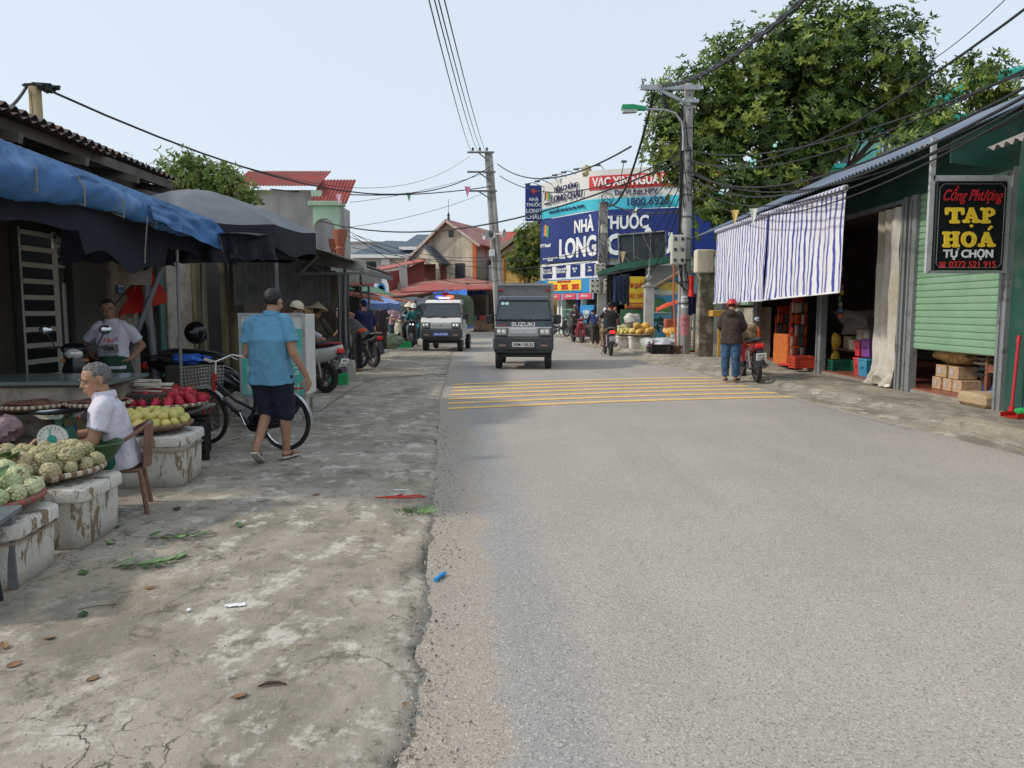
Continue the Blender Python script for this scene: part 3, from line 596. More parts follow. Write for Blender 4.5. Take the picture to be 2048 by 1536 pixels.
# small square signs row, promo banner, pink strip, posts
row = wb(MB().box((L1 / 2, -.02, 3.72), (L1, .12, .95), M=M1), 'panel_strip', WHT, ph)
for k, t in enumerate(('TƯ MẠCH\nTIỂU ĐƯỜNG', 'HƯỚNG KHỚP\nTHẦN KINH', 'Mẹ và\nBé', 'Tim\nmạch')):
    x = L1 * (.14 + .24 * k); q = MB().box((x, -.1, 3.72), (.92, .04, .7), M=M1).build('service_panel', NV, row); onsign(row, t, .17, WHT, M1, x, 3.75, y=-.14, bold=.02)
pb = wb(MB().box((L1 / 2, -.3, 2.82), (L1, .1, .78), M=M1), 'promo_banner', flat('promo_blue', (.03, .28, .62), .5), ph)
MB().box((L1 * .5, -.37, 2.86), (L1 * .56, .03, .6), M=M1).build('yellow_panel', YEL, pb)
for k, s in enumerate(('35', '30', '20')): onsign(pb, s + '%', .42, RED, M1, L1 * (.33 + .18 * k), 2.76, y=-.4, bold=.03)
onsign(pb, 'ƯU ĐÃI THÀNH VIÊN', .14, RED, M1, L1 * .5, 3.08, y=-.4, bold=.01)
pk = wb(MB().box((L1 / 2, -.5, 2.2), (L1, .06, .36), M=M1), 'pink_strip', flat('strip_lilac', (.35, .35, .55), .5), ph)
for k in range(4):
    MB().box((L1 * (.13 + .25 * k), -.56, 2.2), (L1 * .2, .03, .3), M=M1).build('pink_panel', flat('promo_pink', (.75, .07, .12), .5), pk); onsign(pk, 'MIỄN PHÍ', .15, WHT, M1, L1 * (.13 + .25 * k), 2.2, y=-.6, bold=.01)
for k, (t, c) in enumerate(((0.02, 'n'), (.3, 'w'), (.36, 'w'), (.62, 'n'), (.7, 'w'), (.98, 'n'))):
    wb(MB().box((L1 * t + .1, .1, 1.5), (.3 if c == 'n' else .16, .3, 3), M=M1), 'column', NV if c == 'n' else WHT, ph)
gf = MB(); GRF = pm('green_metal', (.16, .36, .25), .6, .1, 3)
for k in range(9): gf.box((L1 * (.36 + .027 * k), .02, .75), (.035, .035, 1.4), M=M1)
gf.box((L1 * .47, .02, 1.45), (L1 * .26, .06, .08), M=M1).box((L1 * .5, 1.2, 1.5), (.1, .1, 3), M=M1).box((L1 * .47, .02, .1), (L1 * .26, .06, .1), M=M1)
wb(gf, 'green_gate', GRF, ph)
sb = wb(MB().box((L1 * .84, -.2, .95), (1.25, .08, 1.5), M=M1), 'poster_board', flat('promo_blue', (.03, .28, .62), .5), ph)
MB().box((L1 * .84, -.26, .45), (1.1, .03, .4), M=M1).build('yellow_panel', YEL, sb); onsign(sb, 'TIÊM\nCHỦNG', .26, WHT, M1, L1 * .84, 1.15, y=-.28, bold=.03)
s_ = wb(MB().box((L2 * .12, -.1, 1.6), (1.5, .2, 2.8), M=M2), 'blue_panel', NV, ph)
# turquoise house on the right
D = 33.0; TQ = pm('turquoise_render', (.20, .60, .52), .8, .1, 1, dirt=(.38, .62, .58), ds=.8, da=.5)
h = thg('turquoise_house', 'big turquoise rendered house half hidden behind the tree on the right', 'house', (px2x(1800, D), D, 0))
xA, xB = px2x(1620, D), px2x(2130, D)
wb(MB().box(((xA + xB) / 2, D + 5, W(0, 230, D).z / 2), (xB - xA, 9, W(0, 230, D).z)), 'wall', TQ, h)
m = MB().box(((xA + xB) / 2, D + .3, W(0, 235, D).z), (xB - xA + .4, .7, .3)).tube([W(1690, 262, D), W(1850, 215, D), W(1960, 160, D), W(2070, 135, D)], .2, 6).box(((xA + xB) / 2, D + .35, W(0, 330, D).z), (xB - xA + .3, .5, .18))
wb(m, 'cornice', pm('teal_trim', (.03, .42, .34), .6), h)
sheet(h, [W(1830, 170, D + 2), W(1905, 168, D + 2), W(1905, 215, D), W(1800, 215, D)], pm('pale_roof', (.55, .5, .43), .8), 'roof'); sheet(h, [W(2010, 150, D + 1), W(2100, 95, D + 2), W(2100, 130, D), W(2020, 165, D)], pm('grey_roof', (.45, .45, .45), .8), 'side_roof')
sheet(h, [W(1790, 215, D - .2), W(1852, 205, D - .2), W(1835, 165, D + 1), W(1800, 180, D + 1)], pm('dark_roof', (.05, .05, .055), .7), 'dark_roof')
wb(MB().box((px2x(1945, D), D + .2, W(0, 190, D).z), (1.1, .5, .35)), 'vent', pm('orange_paint', (.6, .2, .05), .7), h)
for px, py in ((1672, 300), (1780, 290), (1900, 270)): window(h, px2x(px, D) - h.location.x, W(0, py, D).z, 1.1, 1.3, .45, WHT)
# ================= right shop =================
XS = 6.6; ZF = .1; PRE = set(bpy.data.objects)
DGR = pm('dark_green_sheet', (.018, .075, .055), .6, .25, 1.2, .08, dirt=(.07, .10, .08), ds=1.1, da=.35)
SHG = pm('shutter_green', (.23, .385, .25), .5, .1, 2.5, .03, dirt=(.25, .36, .24), ds=2, da=.25)
sh = thg('grocery_shop', 'single storey dark green sheet metal grocery shop with long grey blue corrugated eave', 'shop', (8.5, 15, 0))
# structure: facade panels above the openings, back wall, end walls, floor
m = MB().box((XS + .03, 16.9, 3.63), (.05, 13.3, .86)); wb(m, 'header_wall', DGR, sh)
wb(MB().hull([(XS + .05, 10.2, .1), (XS + .05, 10.2, 4.3), (XS + .05, 10.14, .1), (XS + .05, 10.14, 4.3), (9.5, 10.2, .1), (9.5, 10.14, .1), (9.5, 10.2, 5.3), (9.5, 10.14, 5.3), (5.75, 10.2, 3.68), (5.75, 10.14, 3.68)][2:8] + [V((XS + .05, 10.2, .1)), V((XS + .05, 10.14, .1)), V((9.5, 10.2, 5.3)), V((9.5, 10.14, 5.3))]), 'end_wall', DGR, sh)
wb(MB().hull([(5.7, 10.17, 3.58), (5.7, 10.14, 3.58), (XS, 10.17, 3.98), (XS, 10.14, 3.98), (XS, 10.17, 3.2), (XS, 10.14, 3.2), (5.7, 10.17, 3.3), (5.7, 10.14, 3.3)]), 'gable_panel', DGR, sh)
wb(MB().box((XS + .02, 8.0, 2.2), (.06, 4.2, 4.2)).box((XS - .015, 9.9, 1.95), (.02, .5, 3.7)), 'near_wall', DGR, sh)
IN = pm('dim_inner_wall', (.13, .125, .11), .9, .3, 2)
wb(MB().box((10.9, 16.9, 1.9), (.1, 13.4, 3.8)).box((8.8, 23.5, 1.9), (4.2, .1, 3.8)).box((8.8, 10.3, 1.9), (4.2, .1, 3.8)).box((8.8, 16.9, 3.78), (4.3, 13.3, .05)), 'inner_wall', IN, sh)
tl = MB(); 
for i in range(10):
    for k in range(33):
        tl.box((XS + .18 + i * .4, 10.45 + k * .4, ZF + .045), (.39, .39, .04))
wb(tl, 'floor_tiles', pm('terracotta_tiles', (.34, .11, .07), .35, .25, 1.5, .05), sh)
wb(MB().box((8.7, 17, ZF + .02), (4.3, 13.5, .05)), 'floor_slab', pm('grout', (.3, .26, .22), .9), sh)
# posts
for y, w_ in ((10.2, .13), (12.56, .2), (12.83, .12), (16.15, .22), (20.35, .22), (23.4, .18)):
    wb(MB().box((XS - .03, y, 1.65), (.12, w_, 3.2)).box((XS - .1, y + w_ * .25, 1.62), (.03, .05, 3.1)), 'post', GREYP, sh)
wb(MB().box((XS - .02, 14.5, 3.2), (.1, 3.3, .07)).box((XS - .02, 18.25, 3.2), (.1, 4.0, .07)), 'lintel_rail', GREYP, sh)
# roof
r = MB(); corr(r, (5.6, 10.05, 3.6), (5.6, 23.9, 3.6), (3.9, 0, 1.75), .022, .13, sub=5); rf = wb(r, 'roof', pm('roof_blue_grey', (.13, .17, .24), .5, .2, 1.5, .05, dirt=(.2, .19, .18), ds=2, da=.4), sh)
wb(MB().hull([(5.62, 10.03, 3.56), (5.62, 10.06, 3.56), (9.5, 10.03, 5.31), (9.5, 10.06, 5.31), (5.62, 10.03, 3.66), (9.5, 10.03, 5.41), (5.62, 10.06, 3.66), (9.5, 10.06, 5.41)]), 'verge_flashing', pm('verge_blue', (.10, .20, .50), .5, .15, 3), rf)
m = MB().box((5.72, 16.9, 3.53), (.06, 13.6, .09)); 
wb(m, 'eave_purlin', GREYP, rf)
for y in (10.25, 12.7, 16.1, 20.3, 23.4): wb(MB().tube([(5.66, y, 3.52), (XS, y, 3.92)], .05, 4), 'bracket', GREYP, rf)
# roller shutter
m = MB(); z = .80
prof = []
while z < 3.18: prof += [(0, z), (-.022, z + .012), (-.028, z + .05), (-.022, z + .088), (0, z + .1)]; z += .102
m.grid(lambda u, v: (XS + .0 + prof[round(v * (len(prof) - 1))][0], 10.27 + 2.2 * u, prof[round(v * (len(prof) - 1))][1]), 1, len(prof) - 1, 0, .006)
shut = wb(m, 'roller_shutter', SHG, sh, ang=25); shut['label'] = 'pale green roller shutter left open at knee height'
wb(MB().box((XS - .01, 11.37, .775), (.05, 2.2, .05)), 'bottom_rail', GREYP, shut); wb(MB().box((XS - .034, 10.55, .93), (.01, .17, .045)), 'lock_plate', BK, shut); wb(MB().box((XS - .034, 11.4, 1.86), (.012, .14, .06)), 'keyhole_plate', DK, shut)
m = MB(); z = 1.55
prof = []
while z < 3.1: prof += [(0, z), (-.025, z + .02), (-.025, z + .08), (0, z + .1)]; z += .104
m.grid(lambda u, v: (XS - .0 + prof[round(v * (len(prof) - 1))][0], 20.5 + 2.8 * u, prof[round(v * (len(prof) - 1))][1]), 1, len(prof) - 1, 0, .006)
s2 = wb(m, 'roller_shutter', SHG, sh, ang=25); s2['label'] = 'far green roller shutter half raised behind the striped awning'
wb(MB().box((XS + .25, 21.9, .8), (.3, 2.7, 1.4)), 'shop_counter', pm('counter_cream', (.45, .42, .36), .7), sh)
wb(MB().box((XS - .03, 10.62, .19), (.34, .62, .19), bev=.05), 'door_sill', pm('sill_tan', (.45, .33, .2), .85, .15, 4, .3, dirt=(.2, .16, .12), ds=5, da=.3), sh)
# hanging sign, square to the street
sg = thg('shop_sign', 'black hanging shop sign with yellow and white letters in grey frame', 'sign', (6.1, 10.02, 1.9))
x0, x1, Ys = 5.40, 6.39, 10.0; z0, z1 = W(0, 546, Ys).z, W(0, 352, Ys).z; xm = (x0 + x1) / 2
fr = MB().box((x0 + .01, Ys, (z0 + 3.62) / 2), (.06, .05, 3.62 - z0)).box((x1 + .01, Ys, (z0 + z1) / 2), (.06, .05, z1 - z0)).box((xm, Ys, z1 - .03), (x1 - x0 - .04, .05, .07)).box((xm, Ys, z0 + .01), (x1 - x0 - .04, .05, .03))
wb(fr, 'frame', pm('sign_frame_grey', (.42, .43, .43), .5, .12, 5, .05, dirt=(.24, .2, .16), ds=6, da=.25), sg)
bx0, bx1, bz0, bz1 = x0 + .05, x1 - .03, z0 + .03, z1 - .075
bo = wb(MB().box(((bx0 + bx1) / 2, Ys - .03, (bz0 + bz1) / 2), (bx1 - bx0, .06, bz1 - bz0), bev=.012), 'board', flat('sign_black', (.008, .008, .009), .25), sg)
e = MB(); q = .035; X0_, X1_, Z0_, Z1_ = bx0 + q, bx1 - q, bz0 + q, bz1 - q; c = .05
e.tube([(X0_ + c, Ys - .066, Z0_), (X1_ - c, Ys - .066, Z0_), (X1_, Ys - .066, Z0_ + c), (X1_, Ys - .066, Z1_ - c), (X1_ - c, Ys - .066, Z1_), (X0_ + c, Ys - .066, Z1_), (X0_, Ys - .066, Z1_ - c), (X0_, Ys - .066, Z0_ + c), (X0_ + c, Ys - .066, Z0_)], .0035, 4)
e.build('border_line', flat('border_grey', (.25, .25, .25), .5), bo)
bc = W(1941, 450, 9.93).x; yS = Ys - .064
def sgt(s, capz, py, mat, wpx, bold=.03, **k):
    return text(s, capsz(capz), mat, bo, (bc + k.pop('dx', 0), yS, W(0, py, Ys).z), RY, bold, .003, wid=wpx / F * Ys, **k)
sgt('Cồng Phượng', .145, 393, flat('sign_red_b', (.55, .02, .03), .4), 118, .012, shear=.45)
def slabs(s, capz, py, wpx):
    t = sgt(s, capz, py, YEL, wpx, .05); return t
def glyphs(par):
    """heavy rounded slab letters TẠP / HOÁ; every stroke sits a hair in front of the one before, so that no faces coincide"""
    m = MB(); n = [0]
    def st(pts):
        n[0] += 1; P = [W(px, py, yS) for px, py in pts]; m.prism([(p.x, -p.z) for p in P][::-1], .006 + n[0] * .0004, M=Matrix.Translation((0, yS, 0)) @ Matrix.Rotation(PI / 2, 4, 'X') @ Matrix.Diagonal((1, -1, 1, 1)))
    def bx(x, y, w_, h_): r = min(w_, h_) * .3; st([(x + r, y), (x + w_ - r, y), (x + w_, y + r), (x + w_, y + h_ - r), (x + w_ - r, y + h_), (x + r, y + h_), (x, y + h_ - r), (x, y + r)])
    def ring(cx, cy, rx, ry, tx, ty, a0=0, a1=360, q=20):
        for k in range(q):
            a, b = rad(a0 + (a1 - a0) * k / q), rad(a0 + (a1 - a0) * (k + 1.04) / q); st([(cx + rx * math.cos(a), cy + ry * math.sin(a)), (cx + rx * math.cos(b), cy + ry * math.sin(b)), (cx + (rx - tx) * math.cos(b), cy + (ry - ty) * math.sin(b)), (cx + (rx - tx) * math.cos(a), cy + (ry - ty) * math.sin(a))])
    bx(1891, 415, 37, 8); bx(1890, 415, 7, 15); bx(1922, 415, 7, 15); bx(1904, 416, 11, 30); bx(1899, 440, 21, 7)                 # T
    for cx, y0, y1 in ((1943, 415, 446), (1973, 464, 494)):                                                                      # A
        st([(cx - 5, y0), (cx + 4, y0), (cx + 15, y1 - 3), (cx + 4, y1 - 3)]); st([(cx - 4, y0 + 1), (cx + 1, y0 + 9), (cx - 8, y1 - 3), (cx - 14, y1 - 3)]); bx(cx - 8, y1 - 13, 15, 5); bx(cx - 18, y1 - 7, 15, 7); bx(cx + 1, y1 - 7, 17, 7)
    ring(1943, 452, 3.4, 3.0, 3.3, 2.9, q=8); st([(1975, 460), (1981, 451), (1986, 453), (1978, 461)])
    bx(1966, 416, 10, 29); bx(1961, 440, 20, 7); bx(1961, 415, 8, 7); ring(1976, 424.5, 14, 9.5, 8, 5.5, -95, 95, 14); m.build('lettering', YEL, par, ang=20); m.v, m.f, m.m = [], [], []
    for x in (1888, 1906): bx(x, 465, 10, 28); bx(x - 3, 463, 16, 7); bx(x - 3, 488, 16, 7)                                        # H
    bx(1894, 476, 16, 6); ring(1937, 479, 15.5, 16, 8.5, 7, q=26)                                                                  # O
    return m.build('lettering', YEL, par, ang=20)
glyphs(bo)
sgt('TỰ CHỌN', .10, 509, WHT, 98, .035); sgt('0372 521 915', .08, 530, RED, 92, .015, dx=.06)
tel = MB().prism([(-.04, -.03), (.04, -.03), (.03, .015), (-.03, .015)], .006, M=Matrix.Translation((bx0 + .12, yS, W(0, 531, Ys).z)) @ Matrix.Rotation(PI / 2, 4, 'X')).prism([(-.045, .022), (.045, .022), (.045, .04), (-.045, .04)], .006, M=Matrix.Translation((bx0 + .12, yS, W(0, 531, Ys).z)) @ Matrix.Rotation(PI / 2, 4, 'X'))
tel.build('telephone_symbol', RED, bo)
# striped roll-down awnings
def awn(y0, y1, zt0, zt1, zb0, zb1, label, seed):
    t = thg('roll_down_awning', label, 'awning', (5.62, (y0 + y1) / 2, 1.6), 'striped roll down awnings')
    def fn(u, v):
        y = y0 + (y1 - y0) * u; zt = zt0 + (zt1 - zt0) * u; zb = zb0 + (zb1 - zb0) * u; z = zt + (zb - zt) * v
        dx = .05 * noise.noise(V((y * 1.7, z * .5, seed))) * (.3 + v) + .02 * math.sin(y * 9 + z) * v; return (5.62 - .05 * v + dx, y, z)
    m = MB().grid(fn, 60, 24, 0, .003)
    o = wb(m, 'cloth', stripes('awning_stripe_%d' % seed, (.74, .73, .76), (.05, .07, .34), 1, .215 if seed == 1 else .19, .37, .022, 0, dirt=(.66, .60, .58)), t)
    rl = MB().tube([(5.6, y0 - .03, zt0 + .03), (5.6, y1 + .03, zt1 + .03)], .055, 14); wb(rl, 'roller', stripes('roller_stripe_%d' % seed, (.66, .65, .68), (.12, .14, .30), 1, .16, .45, .0, 1.1), t)
    wb(MB().tube([(5.6, y0 - .06, zt0 + .03), (5.6, y1 + .06, zt1 + .03)], .02, 8), 'roller_axle', RUST, t)
    wb(MB().box((5.57, (y0 + y1) / 2, (zb0 + zb1) / 2), (.025, y1 - y0, .03), rot=Matrix.Rotation(math.atan2(zb1 - zb0, y1 - y0), 3, 'X')), 'bottom_bar', WHT, t)
awn(13.03, 16.84, 3.40, 3.46, 1.72, 1.64, 'nearer blue and white striped roll down awning, wider and reaching lower', 1)
awn(16.9, 21.0, 3.46, 3.5, 1.63, 1.60, 'farther blue and white striped roll down awning above the red helmet', 2)
# plastic dust curtain bunched on the floor
def cf(u, v):
    y = 12.92 + .72 * u * (1 + .18 * max(0, v - .93) * 14); z = 3.12 - 3.0 * v; f = .035 * math.sin(u * 17 + 2 * noise.noise(V((u * 3, v * 3, 0)))) + .03 * noise.noise(V((u * 5, v * 7, 4)))
    if v > .88: f += .12 * (v - .88) * 8 * noise.noise(V((u * 8, v * 30, 1))) - (v - .88) * .6
    return (XS - .10 + f, y, z + (.05 * noise.noise(V((u * 9, 0, 3))) if v > .9 else 0))
t = tag(wb(MB().grid(cf, 34, 60, 0, .003), 'plastic_curtain', pm('milky_plastic', (.58, .55, .49), .35, .12, 3, .4, .01, dirt=(.42, .37, .28), ds=1.2, da=.5), None), 'milky plastic sheet curtain hanging from lintel and bunched on the ground', 'curtain')
# fibre cement neighbour roof corner (upper right)
t = thg('neighbour_roof', 'grey fibre cement roof corner of the neighbouring stall beside the black sign', 'roof', (7, 8, 3))
m = MB(); corr(m, (6.0, 4.0, 3.40), (6.0, 9.9, 3.40), (2.6, 0, 1.1), .03, .17, sub=5); wb(m, 'corrugated_sheet', pm('fibre_cement', (.30, .27, .25), .9, .25, 2, .3, dirt=(.16, .15, .14), ds=3, da=.4), t)
wb(MB().box((6.45, 6.9, 3.38), (.08, 5.6, .12)).box((6.9, 6.9, 3.2), (.7, 5.5, .08)), 'purlin', pm('old_timber', (.12, .09, .07), .9), t)
# ---------- goods ----------
RD = pm('glossy_red', (.55, .03, .025), .35, .1, 6, .02)
def rack(x, y, label, rows, hgt, base=True):
    t = thing('snack_rack', label, 'display rack', (x, y, ZF + .07), rad(25), 'snack racks in the shop doorway')
    m = MB()
    for a in (-.22, .22): m.tube([(a, 0, 0), (a, 0, hgt)], .012, 6).tube([(a, -.22, .02), (a, .22, .02)], .015, 6)
    for k in range(5): m.tube([(-.24, -.02, .35 + k * .24), (.24, -.02, .35 + k * .24)], .008, 5)
    m.build('frame', RD, t)
    if base: MB().box((0, 0, .03), (.7, .46, .05), bev=.02).build('base_tray', RD, t)
    MB().box((0, 0, hgt + .1), (.34, .03, .3), bev=.01).build('header_card', pm('card_red', (.6, .06, .05), .5, .4, 14), t)
    cols = [pm('pack_orange', (.62, .16, .03), .3, .5, 25, .3), pm('pack_red', (.5, .05, .04), .3, .5, 25, .3), pm('pack_white', (.6, .5, .42), .3, .4, 25, .3), pm('pack_dark', (.1, .12, .13), .3, .5, 25, .3)]
    for r_ in range(rows):
        for k in range(5):
            z = .30 + r_ * .25; c = random.choice(cols)
            def pk(u, v): b = .03 * math.sin(PI * u) * math.sin(PI * v); return (-.05 + .1 * u, -.06 - b, -.11 + .22 * v)
            MB().grid(pk, 5, 6, 0, .012).build('snack_pack', c, t, (-.19 + k * .095, -.01 * (k % 2), z + U(-.01, .01)), (0, 0, U(-.2, .2)))
    return t
p = W(1594, 700, 17.3); rack(p.x, 17.3, 'red wire rack hung with orange snack packets on a red tray', 5, 1.42)
p = W(1565, 700, 18.6); rack(p.x, 18.6, 'smaller dim rack of dark snack packets behind the red rack', 4, 1.1, False)
def crate(name, label, c, d, col, rz=0, grp=None, slots=4, open_=True, mat=None):
    """rectangular plastic crate with slotted walls, rim and open top"""
    t = thing(name, label, 'crate', c, rz, grp); L_, W_, H_ = d; m = MB(); th = .015
    for k in range(slots):
        z = H_ * (k + .4) / slots; hh = H_ / slots * .62
        for a in (-1, 1): m.box((0, a * W_ / 2, z), (L_, th, hh)); m.box((a * L_ / 2, 0, z), (th, W_ - th, hh))
    for a in (-1, 1):
        for b in (-1, 1): m.box((a * (L_ / 2 + .002), b * (W_ / 2 + .002), H_ / 2), (.04, .04, H_))
        m.box((a * L_ * .2, -W_ / 2, H_ / 2), (.02, th + .006, H_)); m.box((a * L_ * .2, W_ / 2, H_ / 2), (.02, th + .006, H_))
    m.box((0, 0, .012), (L_ - .03, W_ - .03, .02)); m.build('basket_wall', mat or pm('crate_' + str(col)[:9], col, .5, .1, 5), t)
    r = MB()
    for a in (-1, 1): r.box((0, a * (W_ / 2 + .006), H_ + .008), (L_ + .04, .03, .03)); r.box((a * (L_ / 2 + .006), 0, H_ + .008), (.03, W_ - .02, .03))
    r.build('rim', mat or pm('crate_' + str(col)[:9], col, .5, .1, 5), t); return t
ZS = ZF + .068
p = W(1605, 717, 16.6); crate('red_crate', 'red plastic crate of packets by the table leg in the shop doorway', (p.x, 16.6, ZS), (.4, .3, .24), (.55, .06, .03))
p = W(1668, 722, 16.2); crate('green_crate', 'dark green plastic crate under the brown shop table, nearer the grey post', (p.x + .1, 16.0, ZS), (.55, .35, .2), (.01, .12, .07), grp='green crates under the shop table')
p = W(1700, 722, 16.0); crate('green_crate', 'dark green plastic crate under the brown shop table, nearer the coolers', (p.x + .2, 15.6, ZS), (.5, .35, .2), (.01, .12, .07), grp='green crates under the shop table')
t = thing('display_table', 'low brown wooden table stacked with cartons inside the shop', 'table', (7.45, 15.9, ZS)); BRN = pm('brown_wood', (.16, .09, .05), .7, .3, 6)
MB().box((0, 0, .42), (.8, 1.7, .04)).build('tabletop', BRN, t)
for a in (-.36, .36):
    for b in (-.8, .8): MB().box((a, b, .2), (.05, .05, .4)).build('leg', BRN, t)
CAR = pm('carton', (.45, .33, .2), .85, .15, 5, .1); CARL = pm('carton_light', (.56, .48, .38), .85, .12, 5, .1)
def box_thing(name, label, cat, c, d, mt, rz=0, grp=None, tape=True):
    t = thing(name, label, cat, c, rz, grp); MB().box((0, 0, d[2] / 2), d, bev=.008).build('carton_body', mt, t)
    if tape: MB().box((0, 0, d[2] / 2), (d[0] + .004, .05, d[2] + .004)).build('tape', pm('tape', (.45, .36, .22), .3), t)
    MB().box((-d[0] / 2 - .002, -d[1] * .25, d[2] * .55), (.003, d[1] * .3, d[2] * .4)).build('paper_label', WHT, t); return t
zt = ZS + .44
box_thing('carton', 'pale carton on the brown shop table beside the black tube', 'carton', (7.2, 15.7, zt), (.3, .45, .2), CARL)
box_thing('carton', 'carton stacked second in the heap on the brown shop table', 'carton', (7.35, 15.7, zt + .205), (.3, .35, .2), CARL, .3)
box_thing('carton', 'carton at the far end of the brown shop table', 'carton', (7.35, 16.3, zt), (.34, .3, .25), CAR, .1)
t = tag(MB().tube([(7.0, 15.2, zt + .09), (7.65, 15.4, zt + .09)], .085, 16).build('roll_of_sheet', DK), 'black rolled plastic sheet lying on the shop table', 'roll')
def bagblob(name, label, cat, c, r, mt, seed, fl=.35, n=22, grp=None, knot=False):
    m = MB(); m.ell((0, 0, r[2]), r, n); vs = []
    for x, y, z in m.v:
        p = V((x, y, z)); k = 1 + fl * noise.noise(V((x / r[0] * 1.6 + seed, y / r[1] * 1.6, z / r[2] * 1.6))) + fl * .35 * noise.noise(V((x / r[0] * 5, y / r[1] * 5 + seed, z / r[2] * 5)))
        q = V((x * k, y * k, max(0, (z - r[2]) * k + r[2]))); vs.append(tuple(q))
    m.v = vs; o = m.build(name, mt, loc=c, ang=50); return tag(o, label, cat, grp)
CLR = sheer('clear_bag', (.40, .38, .35), .3, .18)
bagblob('plastic_bag', 'crumpled clear plastic bag heaped over the cartons in the shop', 'bag', (7.25, 15.8, zt + .3), (.34, .5, .26), CLR, 3, .7)
for k, (x, y, zc_, col, lb) in enumerate(((6.95, 14.95, 0, (.6, .06, .06), 'red plastic storage box with lid beside the blue box'), (6.9, 14.57, 0, (.05, .30, .48), 'sky blue plastic storage box wrapped in clear film on the shop floor'), (7.0, 14.7, .36, (.22, .06, .30), 'purple plastic storage box stacked above the blue one'), (6.98, 15.0, .36, (.6, .04, .06), 'red plastic box standing next to the purple one'))):
    t = thing('storage_box', lb, 'storage box', (x, y, ZS + zc_), 0, 'coloured storage boxes by the curtain'); hh = .3 if k != 3 else .26; ww = .36 if k in (1, 2) else .22
    m = MB(); m.hull([(a * (.16 + .02 * s), b * (ww / 2 - .02 + .02 * s), s * hh) for a in (-1, 1) for b in (-1, 1) for s in (0, 1)]); m.build('box_body', pm('boxcol%d' % k, col, .25, .08, 4, .02), t, ang=50)
    MB().box((0, 0, hh + .012), (.38, ww + .04, .04), bev=.012).build('lid', pm('boxcol%d' % k, col, .25), t); MB().tube([(-.185, -.06, hh * .6), (-.21, 0, hh * .6), (-.185, .06, hh * .6)], .012, 6).build('handle', pm('boxcol%d' % k, col, .25), t)
for k, (y, z) in enumerate(((14.25, 1.42), (14.25, 1.0), (14.25, .6))):
    t = thing('snack_basket', 'small wicker basket of bread on the stand behind the curtain, %s' % ('topmost', 'middle', 'lowest')[k], 'basket', (7.35, y, ZS + z), 0, 'baskets on the stand behind the curtain')
    MB().lathe([(.11, 0), (.14, .1), (.15, .1), (.15, .11), (.13, .1), (.1, .01)], 14).build('wicker', pm('wicker_tan', (.42, .27, .12), .8, .3, 30, .5), t)
    for q in range(3): MB().ell((0, 0, 0), (.05, .07, .04), 8).build('bread', pm('bread', (.5, .3, .12), .7), t, (-.06 + q * .06, 0, .12))
tag(MB().tube([(7.35, 14.42, ZS), (7.35, 14.42, ZS + 1.4)], .015, 6).lathe([(.15, 0), (.15, .02)], 12, M=Matrix.Translation((7.35, 14.42, ZS))).tube([(7.35, 14.42, ZS + 1.39), (7.35, 14.27, ZS + 1.41)], .01).tube([(7.35, 14.42, ZS + .98), (7.35, 14.27, ZS + 1.0)], .01).build('basket_stand', BRN), 'thin brown pole stand holding the wicker baskets', 'stand')
for k, (z, y) in enumerate(((.6, 16.3), (.98, 16.3))):
    bagblob('yellow_bottle_pack', 'yellow oil can pack by the grey post, %s' % ('lower one', 'upper one')[k], 'oil can', (6.95, y, ZS + z - .55), (.09, .12, .17), pm('can_yellow', (.6, .38, .03), .35, .2, 8), k, .25, 14, 'yellow cans by the post')
# shelves with hanging goods, dim, at the back wall
t = thing('wall_shelves', 'dim shelving with rows of hanging goods at the back of the shop', 'shelves', (10.5, 15, ZS)); m = MB()
for k in range(5): m.box((0, 0, .4 + k * .55), (.45, 7, .03))
for k in range(6): m.box((.1, -3.45 + k * 1.38, 1.4), (.04, .04, 2.8))
m.build('rack', BRN, t)
pc = [pm('good_%d' % i, c, .5, .3, 8) for i, c in enumerate(((.5, .1, .06), (.1, .2, .4), (.5, .46, .38), (.1, .3, .14), (.6, .36, .06), (.3, .12, .3)))]
for k in range(5):
    for i in range(19):
        if R() < .85: h_ = U(.15, .42); MB().box((0, 0, h_ / 2), (.25, U(.15, .3), h_), bev=.02).build('packet', random.choice(pc), t, (-.05, -3.3 + i * .36 + U(-.04, .04), .42 + k * .55))
t = thing('pendant_lamp', 'white plastic lamp hanging dark from the shop ceiling', 'lamp', (7.6, 14.6, 2.6)); MB().lathe([(.02, .3), (.09, .27), (.12, .2), (.12, 0), (.1, -.03), (0, -.03)], 16).build('lamp_shade', WHITEP, t); MB().tube([(0, 0, .3), (0, 0, 1.1)], .008, 5).build('cable', BK, t)
t = thing('ceiling_fan', 'dark three blade fan over the lamp inside the shop', 'fan', (7.8, 15.2, 3.1)); MB().lathe([(.08, 0), (.09, .08), (.02, .12), (.02, .6)], 12).build('motor', BK, t)
for k in range(3): MB().box((.38, 0, .04), (.6, .12, .012), bev=.005).build('blade', BK, t, rot=(0, 0, k * 2.09 + .3))
# goods strung up in the doorway by the post
t = thing('hanging_sachets', 'strip of small sachets hanging beside the grey shop post', 'packet strip', (6.85, 15.95, 1.2))
for k in range(9): MB().box((0, 0, 0), (.03, .12, .1), bev=.01).build('sachet', pc[k % 6], t, (U(-.02, .02), U(-.02, .02), .1 + k * .12), (U(-.3, .3), 0, U(-.5, .5)))
